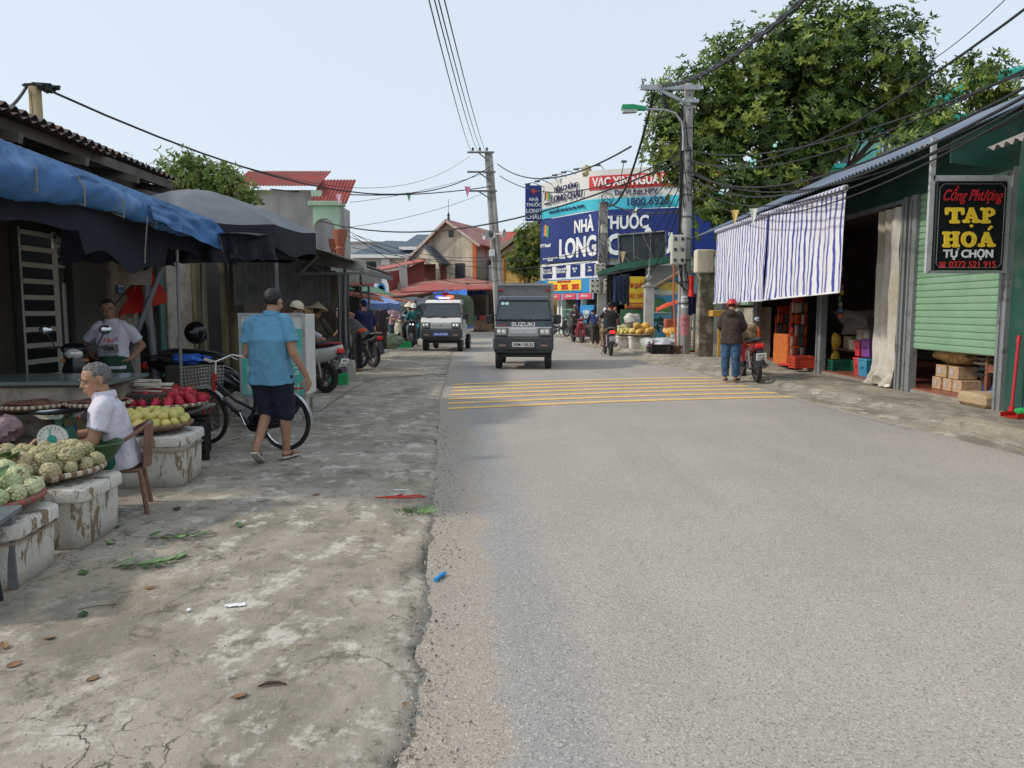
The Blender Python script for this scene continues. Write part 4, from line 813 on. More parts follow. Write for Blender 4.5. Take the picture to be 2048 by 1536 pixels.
# knee-high opening under the shutter
for k, (y, z) in enumerate(((12.25, 0), (11.95, 0), (11.68, 0), (12.15, .2), (11.8, .2))):
    t = thing('wrapped_bundle', 'cling wrapped bundle of small tan boxes under the green shutter, %s' % ('ground row nearest the post', 'ground row middle', 'ground row inner end', 'upper row nearest the post', 'upper row inner end')[k], 'bundle', (7.0, y, ZS + z), U(-.1, .1), 'bundles stacked under the shutter')
    for q in range(6): MB().box((0, -.115 + q * .046, .095), (.3, .04, .19), bev=.006).build('box_stack', pm('bundle_tan', (.5, .34, .2), .5, .25, 14), t)
    MB().box((-.156, .03, .1), (.004, .1, .1)).build('paper_label', pm('label_pale', (.5, .45, .45), .6), t)
bagblob('snack_sack', 'big clear sack of golden puffed snacks on the tan bundles', 'sack', (7.05, 12.0, ZS + .39), (.3, .48, .19), pm('golden_snacks', (.48, .31, .12), .3, .55, 16, .9, .03), 5, .25, 30)
for k in range(5):
    t = thing('wash_basin', 'dark plastic basin in the nested stack under the shutter, %s' % ('lowest', 'second from the bottom', 'third, grey brown', 'fourth, grey brown', 'topmost')[k], 'basin', (7.1, 10.95, ZS + .05 + k * .075), 0, 'nested plastic basins')
    MB().lathe([(.2, 0), (.34, .27), (.40, .28), (.41, .30), (.38, .31), (.33, .28), (.19, .02)], 26).build('bowl', pm('basin_%d' % (k in (2, 3)), (.16, .13, .10) if k in (2, 3) else (.03, .035, .035), .5), t)
bagblob('bagged_goods', 'clear bag of dark goods on top of the basin stack', 'bag', (7.1, 10.95, ZS + .6), (.25, .3, .12), sheer('grey_film', (.2, .19, .18), .7), 9, .4)
t = thing('wooden_rack', 'reddish brown wooden display leg frame behind the concrete sill', 'rack', (6.75, 10.75, ZS)); RBW = pm('red_brown_wood', (.22, .08, .045), .6, .2, 8)
MB().box((0, .05, .4), (.05, .06, .8)).build('leg', RBW, t); MB().box((0, -.2, .43), (.04, .5, .1)).build('rail', RBW, t); MB().box((-.1, -.1, .12), (.03, .75, .03), rot=Matrix.Rotation(rad(-8), 3, 'X')).build('tube_rail', STEEL, t)
for k in range(3):
    y = 10.62 - k * .1; t = thing('toilet_brush', 'blue and white handled brush leaning by the sill, %s' % ('farthest of three', 'middle of three', 'nearest of three')[k], 'brush', (6.7, y, ZS + .1), 0, 'brushes behind the sill')
    MB().tube([(0, 0, 0), (0, -.07, .16)], .02, 8).build('grip', flat('brush_blue', (.02, .1, .5), .4), t); MB().tube([(0, -.07, .16), (0, -.13, .30)], .011, 8).build('handle', WHT, t)
tag(MB().box((7.25, 11.35, ZS + .3), (.3, .3, .6), bev=.03).lathe([(.12, 0), (.12, .05), (.05, .06)], 14, M=Matrix.Translation((7.25, 11.35, ZS + .6))).build('blue_barrel', flat('barrel_blue', (.02, .07, .28), .4)), 'dark blue plastic barrel behind the basin stack', 'barrel')
tag(MB().box((7.45, 11.6, ZS + .28), (.25, .2, .56), bev=.06).tube([(7.33, 11.52, ZS + .5), (7.31, 11.5, ZS + .2)], .01).build('feed_sack', pm('sack_pale', (.38, .38, .36), .6, .3, 6)), 'pale woven sack standing behind the bundles', 'sack')
# broom handles and dustpan at the far right
x_, y_ = 6.42, 9.75
for k, (dx, col, nm) in enumerate(((0.0, (.5, .03, .04), 'red'), (.09, (.05, .12, .62), 'blue'))):
    t = thing('broom', '%s broom handle leaning upright against the dark green wall' % nm, 'broom', (x_ + dx, y_ - .12 * k, ZF), 0); col_ = pm('broom_' + nm, col, .35, .05)
    MB().tube([(0, 0, .0), (.05, .02, .98)], .02, 12).tube([(.045, .018, .9), (.052, .02, 1.0)], .026, 12).build('handle', col_, t); MB().tube([(0.0, 0, .0), (.004, .002, .1)], .04, 8).build('head', col_, t)
t = thing('dustpan', 'red plastic dustpan lying at the foot of the brooms', 'dustpan', (6.33, 9.5, ZF), rad(15)); t.scale = (.5, .5, .6); MB().hull([(-.28, -.2, 0), (.3, -.25, 0), (.3, .25, 0), (-.2, .2, 0), (-.28, -.2, .015), (.3, -.25, .015), (.3, .25, .015), (-.2, .2, .015)]).box((.31, 0, .06), (.02, .5, .13)).box((.02, -.235, .05), (.6, .02, .1)).box((.02, .225, .05), (.6, .02, .1)).build('pan', RD, t)
MB().tube([(.3, 0, .1), (.5, 0, .16), (.62, 0, .17)], .018, 8).build('handle', RD, t)
t = bagblob('green_scourer', 'green mesh scourer ball lying in the red dustpan', 'scourer', (6.38, 9.48, ZF + .02), (.09, .08, .05), pm('mesh_green', (.02, .35, .08), .6, .4, 40, .8), 4, .4)

for o in set(bpy.data.objects) - PRE:
    if o.parent is None and o.get('category') != 'sign' : o.location += V((-.08, -.18, 0))
# ================= concrete poles =================
PC = pm('pole_concrete', (.40, .385, .36), .9, .15, 2, .3, .01, dirt=(.26, .24, .21), ds=1.4, da=.5, streak=True, bs=60)
def pole(name, label, base, h_, r0, r1, lean=(0, 0), bands=6, holes=True):
    t = thing(name, label, 'utility pole', base); k = V((lean[0], lean[1], h_))
    MB().tube([V((0, 0, -.05)), k * .5, k], [r0, (r0 + r1) / 2, r1], 22).build('shaft', PC, t)
    if holes:
        m = MB()
        for i in range(5): m.box((lean[0] * .9 + .005, -r1 - .004, h_ - .35 - i * .42), (.04, .012, .045))
        m.build('bolt_hole', DK, t)
    for i in range(bands):
        z = h_ * (.2 + .72 * i / bands); r = r0 + (r1 - r0) * z / h_ + .006; MB().lathe([(r, -.03), (r, .03)], 20, M=Matrix.Translation(k * (z / h_))).build('steel_band', pm('band_dark', (.12, .12, .12), .5), t)
    return t
b = G(1366, 712, .02); P1 = b.copy(); h1 = W(1363, 168, b.y).z
p1 = pole('utility_pole', 'tall round concrete pole with steel cross arm beside the shop, wrapped in cables', (b.x, b.y, 0), h1, .21, .125, bands=9)
ya = b.y; xa_ = W(1288, 172, ya).x - b.x; za = W(0, 178, ya).z
MB().box((xa_ / 2 + .1, -.15, za), (abs(xa_) + .45, .1, .14)).build('cross_arm', STEEL, p1)
MB().tube([(xa_ * .72, -.15, za - .05), (0, -.15, W(0, 212, ya).z)], .06, 4).build('brace', STEEL, p1)
MB().box((0.05, -.02, W(0, 205, ya).z), (.42, .4, .1)).build('clamp', STEEL, p1)
m = MB().tube([(xa_ - .05, -.15, za + .1), (xa_ - .1, -.15, za + .25), (xa_ + .05, -.15, za + .2)], .02, 6).tube([(xa_ * .6, -.15, za - .1), (xa_ * .55, -.15, za - .6), (xa_ * .7, -.2, za - .9), (xa_ * .45, -.2, za - .8)], .04, 6).tube([(xa_ * .62, -.15, za), (xa_ * .5, -.15, za - .5), (xa_ * .42, -.15, za - .7)], .03, 6)
m.build('insulator_clamp', BK, p1)
lx, lz = W(1248, 232, ya), W(0, 228, ya).z - 0
lamp = thing('street_lamp', 'green and white street lamp head on curved steel arm of the near pole', 'street lamp', (b.x, ya - .16, W(0, 290, ya).z))
zb_ = lamp.location.z; hx = W(1290, 0, ya).x - b.x
MB().tube([(-.17, 0, -.2), (-.17, 0, .25), (-.22, 0, .62), (-.42, 0, .88), (-.7, 0, .97), (hx - .05, 0, 1.0)], .035, 10).build('arm', STEEL, lamp)
MB().hull([(hx + .05, y, z + 1.0) for y in (-.07, .07) for z in (-.04, .06)] + [(hx - .66, y, 1.0 + z) for y in (-.13, .13) for z in (-.02, .10)] + [(hx - .35, y, 1.12) for y in (-.1, .1)]).build('lamp_housing', flat('lamp_green', (.01, .33, .13), .4), lamp)
MB().hull([(hx - .22, y, z + 1.0) for y in (-.09, .09) for z in (-.1, -.03)] + [(hx - .64, y, 1.0 + z) for y in (-.11, .11) for z in (-.12, -.01)]).build('diffuser', pm('lamp_glass', (.55, .52, .48), .3), lamp)
def meterbox(label, c, d, rows=3, cols=2, grp='electricity meter boxes on poles'):
    t = thing('meter_box', label, 'meter box', c, 0, grp); MB().box((0, 0, 0), d, bev=.02).build('case', pm('meter_cream', (.55, .52, .44), .5, .08, 5, .05, dirt=(.3, .26, .2), ds=5, da=.3), t)
    for i in range(rows):
        for k in range(cols): MB().box((d[0] * (-.25 + .5 * k if cols == 2 else 0), -d[1] / 2 - .005, d[2] * (.36 - .36 * i)), (d[0] * .22, .012, d[2] * .11)).build('window', GLS, t)
    return t
c = W(1357, 500, ya - .3); meterbox('tall cream meter box with six dark windows on the near pole', (c.x - .02, ya - .34, c.z), (.42, .24, .86))
wb(MB().tube([W(1348, 530, ya - .15), W(1347, 600, ya - .15), W(1352, 690, ya - .15), W(1362, 710, ya - .15)], .03, 8), 'conduit', flat('orange_pipe', (.5, .14, .07), .6)).parent = None
bpy.data.objects['conduit']['label'] = 'orange plastic pipe running down the near concrete pole'; bpy.data.objects['conduit']['category'] = 'pipe'
for k, (py, col, hh, w_) in enumerate(((604, WHT, .35, .2), (650, pm('pink_poster', (.6, .25, .27), .7, .3, 20), .62, .27))):
    z = W(0, py, ya).z; m = MB()
    r = .205 - .08 * z / h1 + .008; m.grid(lambda u, v: (r * math.sin(-.7 + 1.4 * u), -r * math.cos(-.7 + 1.4 * u), -hh / 2 + hh * v), 8, 1, 0, .003)
    o = m.build('pasted_notice', col, p1, (0, 0, z), ang=60)
    for q in range(3): text(('KHOAN CẮT', 'BÊ TÔNG', '1219')[q], .075, pm('pink_ink', (.5, .05, .08), .7) if k else DKB, o, (0, -r - .006, hh * (.28 - .28 * q)), RY, .01, .002, wid=.2 if q < 2 else .12)
# second right pole, squared twin
b2 = V((px2x(1203, 34), 34, 0)); h2 = W(0, 404, 34).z
p2 = thing('utility_pole', 'shorter old square concrete pole in front of the pharmacy sign, tangled with cables', 'utility pole', b2)
for dx in (-.1, .13): MB().tube([(dx, 0, 0), (dx * .8, 0, h2)], [.17, .13], 4).build('shaft', PC, p2)
c = W(1200, 539, 33.6); meterbox('cream meter box on the square pole under the small roof edge', (c.x, 33.6, c.z), (.45, .3, .5), 2)
c = W(1193, 572, 33.6); meterbox('cream meter box low on the square pole, farther from the shop', (c.x - .08, 33.6, c.z), (.42, .3, .62))
c = W(1212, 572, 33.6); meterbox('cream meter box low on the square pole, nearer the shop', (c.x + .1, 33.6, c.z), (.42, .3, .62))
c = W(1208, 458, 33.6); meterbox('small cream meter box high on the square pole across the sign', (c.x, 33.6, c.z), (.28, .25, .36), 1, 1)
# centre pole: twin shafts, arms, loudspeakers
b3 = V((px2x(1003, 47.5), 47.5, 0)); h3 = W(0, 305, 47.5).z; ln3 = px2x(978, 47.5) - b3.x
p3 = thing('utility_pole', 'tall twin shaft concrete pole with loudspeakers behind the dark truck', 'utility pole', b3)
for dx in (-.19, .19): MB().tube([(dx, 0, 0), (ln3 + dx * .55, 0, h3)], [.2, .14], 12).build('shaft', PC, p3)
for py in (306, 345, 383):
    z = W(0, py, 47.5).z; x = ln3 * z / h3; xl = W(940, py, 47.5).x - b3.x
    MB().box(((x + xl) / 2 + .1, -.2, z), (abs(xl - x) + .5, .1, .1)).build('cross_arm', pm('arm_dark', (.15, .15, .15), .6), p3)
    MB().tube([(xl + .5, -.2, z), (x, -.2, z - .5)], .04, 5).build('brace', pm('arm_dark', (.15, .15, .15), .6), p3)
for k in range(3): MB().lathe([(.05, 0), (.09, .05), (.05, .1), (.09, .15), (.04, .2)], 8).build('insulator', pm('insulator_brown', (.12, .06, .04), .3), p3, (W(946 + k * 14, 300, 47.5).x - b3.x, -.2, W(0, 303, 47.5).z))
for k, (px, py, a) in enumerate(((974, 470, -1.1), (982, 470, -.1), (1003, 468, 1.2))):
    t = thing('loudspeaker', 'grey public address horn on the twin pole, %s' % ('left facing', 'facing the camera', 'right facing')[k], 'loudspeaker', W(px, py, 46.9), a, 'horn loudspeakers')
    M = Matrix.Rotation(PI / 2, 4, 'X'); MB().lathe([(.06, -.35), (.07, -.25), (.05, -.22), (.10, -.05), (.2, .1), (.27, .2), (.29, .2), (.27, .18), (.19, .06), (.06, -.1), (0, -.1)], 22, M=M).build('horn', pm('horn_grey', (.5, .5, .48), .5), t)
    MB().lathe([(.0, .12), (.06, .1), (.08, 0), (.05, -.1)], 12, M=M).build('driver_cap', pm('cap_brown', (.2, .14, .1), .5), t)
t = thing('junction_box', 'small grey box strapped to the twin pole below the loudspeakers', 'box', W(984, 507, 47.2)); MB().box((0, 0, 0), (.35, .2, .45), bev=.03).build('case', WHITEP, t)
# left square pole behind the roofs
b4 = V((px2x(104, 15.5), 15.5, 0)); h4 = W(0, 174, 15.5).z
t = thing('utility_pole', 'square yellowish concrete post rising behind the corrugated roof', 'utility pole', b4); MB().box((-.04, 0, h4 / 2), (.17, .2, h4), bev=.02).build('shaft', pm('old_pole', (.46, .36, .2), .9, .2, 3, .4), t)
m = MB()
for k in range(26): a = U(0, 6.28); m.tube([(U(-.3, .1), U(-.1, .1), h4 + U(0, .06)), (U(-.1, .3), U(-.1, .1), h4 + U(-.02, .06)), (U(.2, .45), U(-.1, .1), h4 + U(-.12, .03))], .02, 5)
m.build('cable_bundle', BK, t)

# ================= cables =================
CB = pm('cable_black', (.02, .02, .022), .6)
def cable(label, a, b_, sag, r=.012, grp='overhead cables', n=20, twist=False):
    a, b_ = V(a), V(b_); m = MB()
    f = lambda t: a.lerp(b_, t) - V((0, 0, sag * 4 * t * (1 - t)))
    if twist:
        for ph_ in (0, PI): m.tube([f(i / (n * 4)) + V((0, math.sin(i * .8 + ph_), math.cos(i * .8 + ph_))) * r for i in range(n * 4 + 1)], r, 5)
    else: m.tube([f(i / n) for i in range(n + 1)], r, 5)
    return tag(m.build('cable', CB, fix=False), label, 'cable', grp)
top4 = b4 + V((.1, 0, h4)); T3 = b3 + V((ln3, -.2, h3))
cable('thick black cable from the yellowish post to the twin pole, lowest sweep on the sky', top4, W(985, 330, 46.8), 1.9, .026)
cable('thin wire drooping below the thick cable from the yellowish post', top4.lerp(W(985, 330, 46.8), .082) - V((0, 0, .57)), W(940, 312, 46.8), 1.6, .01)
cable('cable leaving the yellowish post towards the roofs on the left edge', top4 - V((.3, 0, 0)), W(-60, 222, 12), .25, .03)
cable('thin stay wire hanging straight from the cable by the yellowish post', W(62, 185, 15), W(66, 230, 15), 0, .006)
for k, (px0, px1, yt) in enumerate(((855, 943, 305), (866, 955, 302), (874, 963, 302), (886, 972, 305))):
    a = W(px0, -12, 12); cable('high line running overhead down the sky to the twin pole, %s from the left' % ('first', 'second', 'third', 'fourth')[k], a, W(px1, yt, 47.3), .25, .012, 'four high power lines')
c1 = V((b.x + xa_ * .95, ya - .15, za + .15)); c1b = V((b.x + xa_ * .6, ya - .2, za + .05))
cable('heavy twisted cable from the near pole arm to the top of the photo', c1b, W(1640, -30, 10), .3, .03, twist=True)
cable('cable across the sky from the twin pole to the near pole, uppermost', W(995, 328, 46.5), W(1262, 293, ya), .9, .03)
cable('cable from the twin pole to the near pole, second below', W(1000, 352, 46.5), V((b.x, ya, W(0, 300, ya).z)), 1.1, .025)
cable('cable from the grey house to the near pole across the blade sign', W(640, 442, 37), V((b.x - .1, ya, W(0, 318, ya).z)), 1.2, .03)
cable('cable from the grey house eave to the twin pole arm', W(540, 378, 37), W(985, 372, 46.6), .4, .03)
cable('thin wire from the red porch roof up to the twin pole, upper', W(700, 405, 38), W(975, 345, 46.6), .2, .012); cable('thin wire from the red porch roof up to the twin pole, lower', W(690, 455, 38), W(975, 383, 46.6), .3, .012)
cable('sagging black cable from the near pole arm down to the square pole', V((b.x + xa_ * .8, ya - .2, za - .15)), W(1214, 410, 34), 1.0, .04)
cable('black cable from the square pole to the near pole at sign height', W(1212, 405, 34), V((b.x, ya - .1, W(0, 421, ya).z)), .25, .03)
cable('black line from the near pole to the roof edge at top right', V((b.x, ya - .1, W(0, 322, ya).z)), W(2100, -20, 9), .8, .018)
cable('thin line crossing the top right corner', W(1740, 170, 20), W(2020, -10, 12), .3, .008)
for k, (py0, X1, Y1, s_, r_) in enumerate(((300, 2112, 120, .45, .014), (342, 2112, 142, .75, .018), (350, 2112, 158, .85, .019), (364, 2112, 172, .9, .014), (378, 2112, 182, .95, .012), (335, 2130, 195, .8, .014), (318, 2112, 108, .6, .012))):
    cable('dark cable in the bundle above the blue roof, %s down' % ('first', 'second', 'third', 'fourth', 'fifth', 'sixth', 'seventh')[k], V((b.x, ya - .1, W(0, py0, ya).z)), W(X1, Y1, 7.3), s_, r_, 'cable bundle above the shop roof')
for k in range(5): cable('slack drop wire between the near pole and the square pole, %s from the top' % ('first', 'second', 'third', 'fourth', 'fifth')[k], V((b.x - .05, ya - .15, W(0, 305 + k * 18, ya).z)), W(1206 + k * 2, 420 + k * 24, 33.8), .9 + .3 * k, .016, 'slack drop wires')
for k, (x0_, y0_, D0, x1_, y1_, D1, s_) in enumerate(((705, 495, 40, 1205, 500, 34, .6), (712, 470, 40, 990, 512, 47, .5), (690, 470, 39, 1200, 520, 34, .9), (660, 440, 38, 985, 560, 47, .6), (990, 540, 47, 1205, 478, 34, .4), (705, 470, 38, 1000, 560, 47, 1.0))):
    cable('thin wire over the houses, %s' % ('to the square pole at sign height', 'across the blue tiled roof', 'lowest to the square pole', 'from the porch arch to the twin pole', 'from the twin pole across the navy sign', 'slackest over the market roof')[k], W(x0_, y0_, D0), W(x1_, y1_, D1), s_, .016, 'thin wires over the houses')
m = MB()
for k in range(14):
    z0 = U(3, 7.5); a = U(-2.6, -.4); m.tube([V((b.x + .19 * math.sin(a + .35 * q), ya - .2 * math.cos(a + .35 * q) - .02, z0 - q * U(.3, .6))) for q in range(5)], .014, 4)
for dx in (-.21, -.18, -.235): m.tube([(b.x + dx, ya - .08, 7.3), (b.x + dx + U(-.03, .03), ya - .1, 5.2), (b.x + dx - .02, ya - .1, 3.1)], .018, 5)
m.tube([(b.x + .2, ya - .05, 5.8), (b.x + .24, ya - .05, 3), (b.x + .27, ya - .05, 2.2), (b.x + .18, ya - .15, 1.9), (b.x, ya - .25, 2.0), (b.x - .3, ya - .2, 2.3)], .02, 5)
tag(m.build('cable_wrap', CB, fix=False), 'tangle of black cables wrapped round the near concrete pole', 'cables')
m = MB()
for k in range(12):
    z0 = U(3.5, 6.1); m.tube([V((b2.x + U(-.3, .35), 33.75, z0)), V((b2.x + U(-.3, .3), 33.7, z0 - U(.3, .9))), V((b2.x + U(-.3, .3), 33.7, z0 - U(1, 1.9)))], .016, 4)
for k in range(7): c_ = V((b2.x + U(-.1, .3), 33.7, h2 + U(-.2, .2))); rr = U(.15, .3); m.tube([c_ + V((rr * math.cos(q * .7), 0, rr * math.sin(q * .7))) for q in range(10)], .012, 4)
for k in range(3): c_ = V((b2.x + U(-.2, .3), 33.7, 3.9 - k * .5)); rr = U(.25, .45); m.tube([c_ + V((rr * math.cos(q * .7), 0, rr * math.sin(q * .7))) for q in range(10)], .014, 4)
tag(m.build('cable_tangle', CB, fix=False), 'coils and loops of cable hung on the square concrete pole', 'cables')
def bunting(px, py, D_, col, nm, s=.16):
    c = W(px, py, D_); m = MB(); m.grid(lambda u, v: ((u - .5) * s * (1 - v), .02 * math.sin(u * 5), -v * s * 1.8), 4, 4, 0, .004); return tag(m.build('pennant', flat('pennant_' + nm, col, .7), loc=c), nm, 'pennant', 'scraps of bunting on the wires')
bunting(1507, 417, 15, (.7, .7, .66), 'small white pennant caught on the wires above the striped awning'); bunting(1470, 420, 16, (.7, .5, .15), 'small yellow pennant caught on the wires above the striped awning')
bunting(818, 385, 44, (.1, .35, .12), 'green scrap of bunting on the wire left of the twin pole', .3); bunting(935, 373, 45, (.6, .2, .3), 'pink scrap of bunting by the twin pole arms', .35); bunting(677, 388, 36, (.7, .4, .5), 'pink pennant in front of the red porch roof', .3); bunting(1245, 503, 30, (.6, .45, .25), 'straw coloured scrap hanging over the black sign back', .25)
t = bagblob('dry_nest', 'bundle of dry straw hanging on wires above the white banner', 'straw bundle', W(1172, 348, 44) - V((0, 0, .3)), (.25, .2, .4), pm('straw', (.45, .38, .22), .9, .4, 20, .8), 2, .7, 12)
# ================= left shop row =================
XL = -5.5
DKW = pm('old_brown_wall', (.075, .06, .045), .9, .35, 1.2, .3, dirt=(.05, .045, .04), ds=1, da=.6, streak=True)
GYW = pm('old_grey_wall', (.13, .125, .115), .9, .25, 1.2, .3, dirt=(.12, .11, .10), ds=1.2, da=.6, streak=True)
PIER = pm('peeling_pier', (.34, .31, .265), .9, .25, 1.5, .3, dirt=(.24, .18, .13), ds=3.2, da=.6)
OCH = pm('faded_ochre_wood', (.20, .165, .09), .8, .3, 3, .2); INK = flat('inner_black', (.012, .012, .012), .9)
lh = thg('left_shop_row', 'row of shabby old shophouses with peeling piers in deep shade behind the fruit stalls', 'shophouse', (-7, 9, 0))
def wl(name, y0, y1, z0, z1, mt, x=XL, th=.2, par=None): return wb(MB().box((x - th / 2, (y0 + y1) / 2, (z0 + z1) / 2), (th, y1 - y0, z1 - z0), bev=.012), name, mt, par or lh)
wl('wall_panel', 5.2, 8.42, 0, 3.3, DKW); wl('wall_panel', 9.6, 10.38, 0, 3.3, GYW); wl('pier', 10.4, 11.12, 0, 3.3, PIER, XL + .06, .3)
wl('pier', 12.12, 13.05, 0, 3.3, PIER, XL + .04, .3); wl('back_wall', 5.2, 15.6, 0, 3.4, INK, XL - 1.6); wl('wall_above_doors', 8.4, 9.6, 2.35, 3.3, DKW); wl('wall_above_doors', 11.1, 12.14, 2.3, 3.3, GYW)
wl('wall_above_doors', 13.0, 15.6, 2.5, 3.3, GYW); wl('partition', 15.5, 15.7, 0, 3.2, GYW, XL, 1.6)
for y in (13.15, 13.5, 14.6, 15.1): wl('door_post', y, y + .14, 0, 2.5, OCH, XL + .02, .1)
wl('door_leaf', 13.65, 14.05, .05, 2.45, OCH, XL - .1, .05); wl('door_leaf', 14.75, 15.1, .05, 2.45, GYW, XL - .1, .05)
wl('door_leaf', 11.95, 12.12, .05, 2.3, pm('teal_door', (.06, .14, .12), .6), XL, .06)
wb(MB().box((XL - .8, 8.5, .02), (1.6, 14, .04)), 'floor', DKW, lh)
# slatted gate in the first doorway
gt = thg('slatted_gate', 'white slatted metal gate in the dark doorway at the left', 'gate', (XL, 9, .03))
WG = pm('gate_cream', (.62, .60, .52), .6, .1, 6, .05)
for k in range(10): wb(MB().box((XL - .02, 8.95, 2.12 - k * .185), (.025, .62, .055)), 'slat', WG, gt)
wb(MB().box((XL - .02, 9.28, 1.25), (.03, .06, 2.2)).box((XL - .02, 8.6, 1.25), (.03, .05, 2.2)).box((XL - .02, 8.95, 2.3), (.03, .7, .05)), 'frame', WG, gt)
for k in range(4): wb(MB().box((XL - .02, 9.42 + k * .04, 1.0), (.02, .022, 1.5)), 'upright_bar', WG, gt)
wb(MB().box((XL, 9.5, 1.2), (.06, .08, 2.4)).box((XL, 8.48, 1.2), (.06, .1, 2.4)), 'door_jamb', pm('dark_jamb', (.03, .027, .025), .7), gt)
for k in range(3): wb(MB().box((XL - .02, 9.43, 1.95 + k * .12), (.02, .2, .03)), 'short_slat', WG, gt)
# number plate and writing on the pier
pl = thing('house_number_plate', 'small blue enamel house number plate 52 on the pale pier', 'number plate', (XL + .075, 10.6, 1.75)); MB().box((0, 0, 0), (.012, .17, .22), bev=.01).build('plate', flat('enamel_blue', (.02, .12, .45), .35), pl)
SIDE = (PI / 2, 0, PI / 2)
text('52', .12, WHT, pl, (.009, 0, .025), SIDE, .02, .001); text('PHỐ CHỢ', .03, WHT, pl, (.009, 0, -.075), SIDE, .01, .001)
wr = thing('painted_notice', 'faded brown hand painted lettering on the pale pier', 'painted sign', (XL + .068, 10.85, 1.45)); BRI = flat('brown_ink', (.2, .07, .03), .8)
for k, s in enumerate(('Sửa', 'máy', 'khâu')): text(s, .14, BRI, wr, (0, .02, .1 - k * .2), SIDE, .0, .001)
# upper corrugated roof
ur = thg('shophouse_roof', 'dark rusty edged corrugated roof over the left shop row', 'roof', (-5, 8, 3.4)); RB = pm('old_roof_sheet', (.10, .095, .09), .85, .3, 2, .2, dirt=(.17, .08, .05), ds=3, da=.5)
m = MB(); corr(m, (-5.0, 11.6, 3.36), (-5.0, 5.2, 3.49), (-2.6, 0, .5), .028, .155, sub=5); wb(m, 'corrugated_sheet', RB, ur)
m = MB(); corr(m, (-4.88, 9.6, 3.30), (-4.88, 5.3, 3.38), (-2, 0, .2), .02, .155, sub=4); wb(m, 'under_sheet', RB, ur)
OT = pm('old_timber_beam', (.14, .12, .10), .9, .25, 3)
for x, z in ((-5.1, 3.27), (-5.45, 3.32)): wb(MB().box((x, 8.4, z), (.07, 6.4, .12)), 'beam', OT, ur)
for k in range(6): wb(MB().box((-5.35, 5.4 + k * 1.2, 3.22), (.9, .07, .1), rot=Matrix.Rotation(rad(12), 3, 'Y')), 'rafter', OT, ur)
# lower awning: tin strip, blue tarpaulin rolled along it, dark cloth lining
aw = thg('stall_awning', 'blue tarpaulin awning draped over a rusty tin strip above the fruit stalls', 'awning', (-3.7, 7, 2.4))
m = MB(); corr(m, (-3.55, 9.45, 2.46), (-3.55, 4.7, 2.61), (-.55, 0, .16), .012, .1, sub=4); wb(m, 'tin_strip', pm('tin_strip_rust', (.25, .17, .14), .8, .4, 4, .2), aw)
wb(MB().box((-3.57, 7.0, 2.50), (.05, 4.7, .05), rot=Matrix.Rotation(-.031, 3, 'X')), 'rail', STEEL, aw)
TARP = pm('blue_tarpaulin', (.045, .155, .37), .55, .25, 2.2, .8, .02, dirt=(.12, .26, .5), ds=2.3, da=.3, bs=9, spec=.5)
def tp_(u, v):
    y = 4.7 + 4.6 * u; top = 2.47 + .14 * (1 - u); a = v * 5.2
    r = .095 + .035 * math.sin(u * 7) + .02 * noise.noise(V((u * 9, v * 2, 0))); drop = .10 + .09 * math.sin(u * 5.5 + 1) ** 2
    w_ = noise.noise(V((u * 14 + v * 3, v * 5, 1))) * .05 + noise.noise(V((u * 40 + v * 9, v * 9, 1))) * .022 + .012 * abs(noise.noise(V((u * 70, v * 6, 5))))
    if v < .35: k = v / .35; return (-3.52 + .05 * k + w_ * k, y, top - (drop) * k)
    a = (v - .35) / .65 * 4.4; return (-3.47 - r + r * math.cos(a) + w_ + .0, y, top - drop - r * 1.0 * math.sin(a) * 1.25 - .03 + w_ * .7)
wb(MB().grid(tp_, 150, 22, 0, .003), 'tarpaulin', TARP, aw, ang=80)
def tp2(u, v):
    y = 7.35 + 1.95 * u; w_ = noise.noise(V((u * 6, v * 3, 5))) * .05; return (-3.44 + w_ + .02 * v, y, 2.45 - .03 * u - v * (.17 + .15 * u))
wb(MB().grid(tp2, 40, 12, 0, .003), 'tarpaulin_end', TARP, aw, ang=80)
m = MB()
for k in range(7): y = 5.0 + k * .62; m = MB(); m.tube([(-3.5, y, 2.60 - .031 * (y - 3)), (-3.44, y, 2.5 - .031 * (y - 3)), (-3.46, y + .03, 2.36 - .031 * (y - 3)), (-3.6, y + .05, 2.42 - .031 * (y - 3))], .007, 5); wb(m, 'tie_string', pm('string', (.25, .22, .2), .8), aw)
wb(MB().tube([(-3.42, 7.25, 2.3), (-3.44, 7.22, 2.0), (-3.46, 7.24, 1.86)], .006, 5), 'tie_string', pm('string', (.25, .22, .2), .8), aw); wb(MB().tube([(-3.42, 9.0, 2.3), (-3.40, 9.05, 2.1), (-3.43, 9.1, 1.9)], .005, 5), 'tie_string', pm('string', (.25, .22, .2), .8), aw)

DC = pm('navy_lining', (.012, .013, .022), .9, .3, 3, .3)
def ln_(u, v): y = 5.0 + 4.3 * u; return (-3.68 - .05 * math.sin(u * 12), y, 2.42 - v * (.34 + .2 * noise.noise(V((u * 6, 0, 2))) + (.22 if .35 < u < .75 else 0)))
wb(MB().grid(ln_, 50, 6, 0, .004), 'cloth_lining', DC, aw)
m = MB().grid(lambda u, v: (-3.75 - 1.75 * v, 5.0 + 6.4 * u, 2.55 + .28 * v + .02 * math.sin(u * 20)), 30, 4, 0, .01); wb(m, 'awning_sheet', DC, aw)
def pipe(label, a, b_, r, mt=STEEL, cat='pole', name='steel_pole', grp=None):
    a, b_ = V(a), V(b_); return tag(MB().tube([V((0, 0, 0)), b_ - a], r, 12).build(name, mt, loc=a), label, cat, grp)
GP = pm('stall_pole_grey', (.20, .205, .21), .5, .15, 6, .1, metal=.3)
pipe('slanted thick grey pipe propping the blue awning beside the standing man', (-4.52, 8.7, .62), (-3.80, 8.7, 2.28), .03, GP)
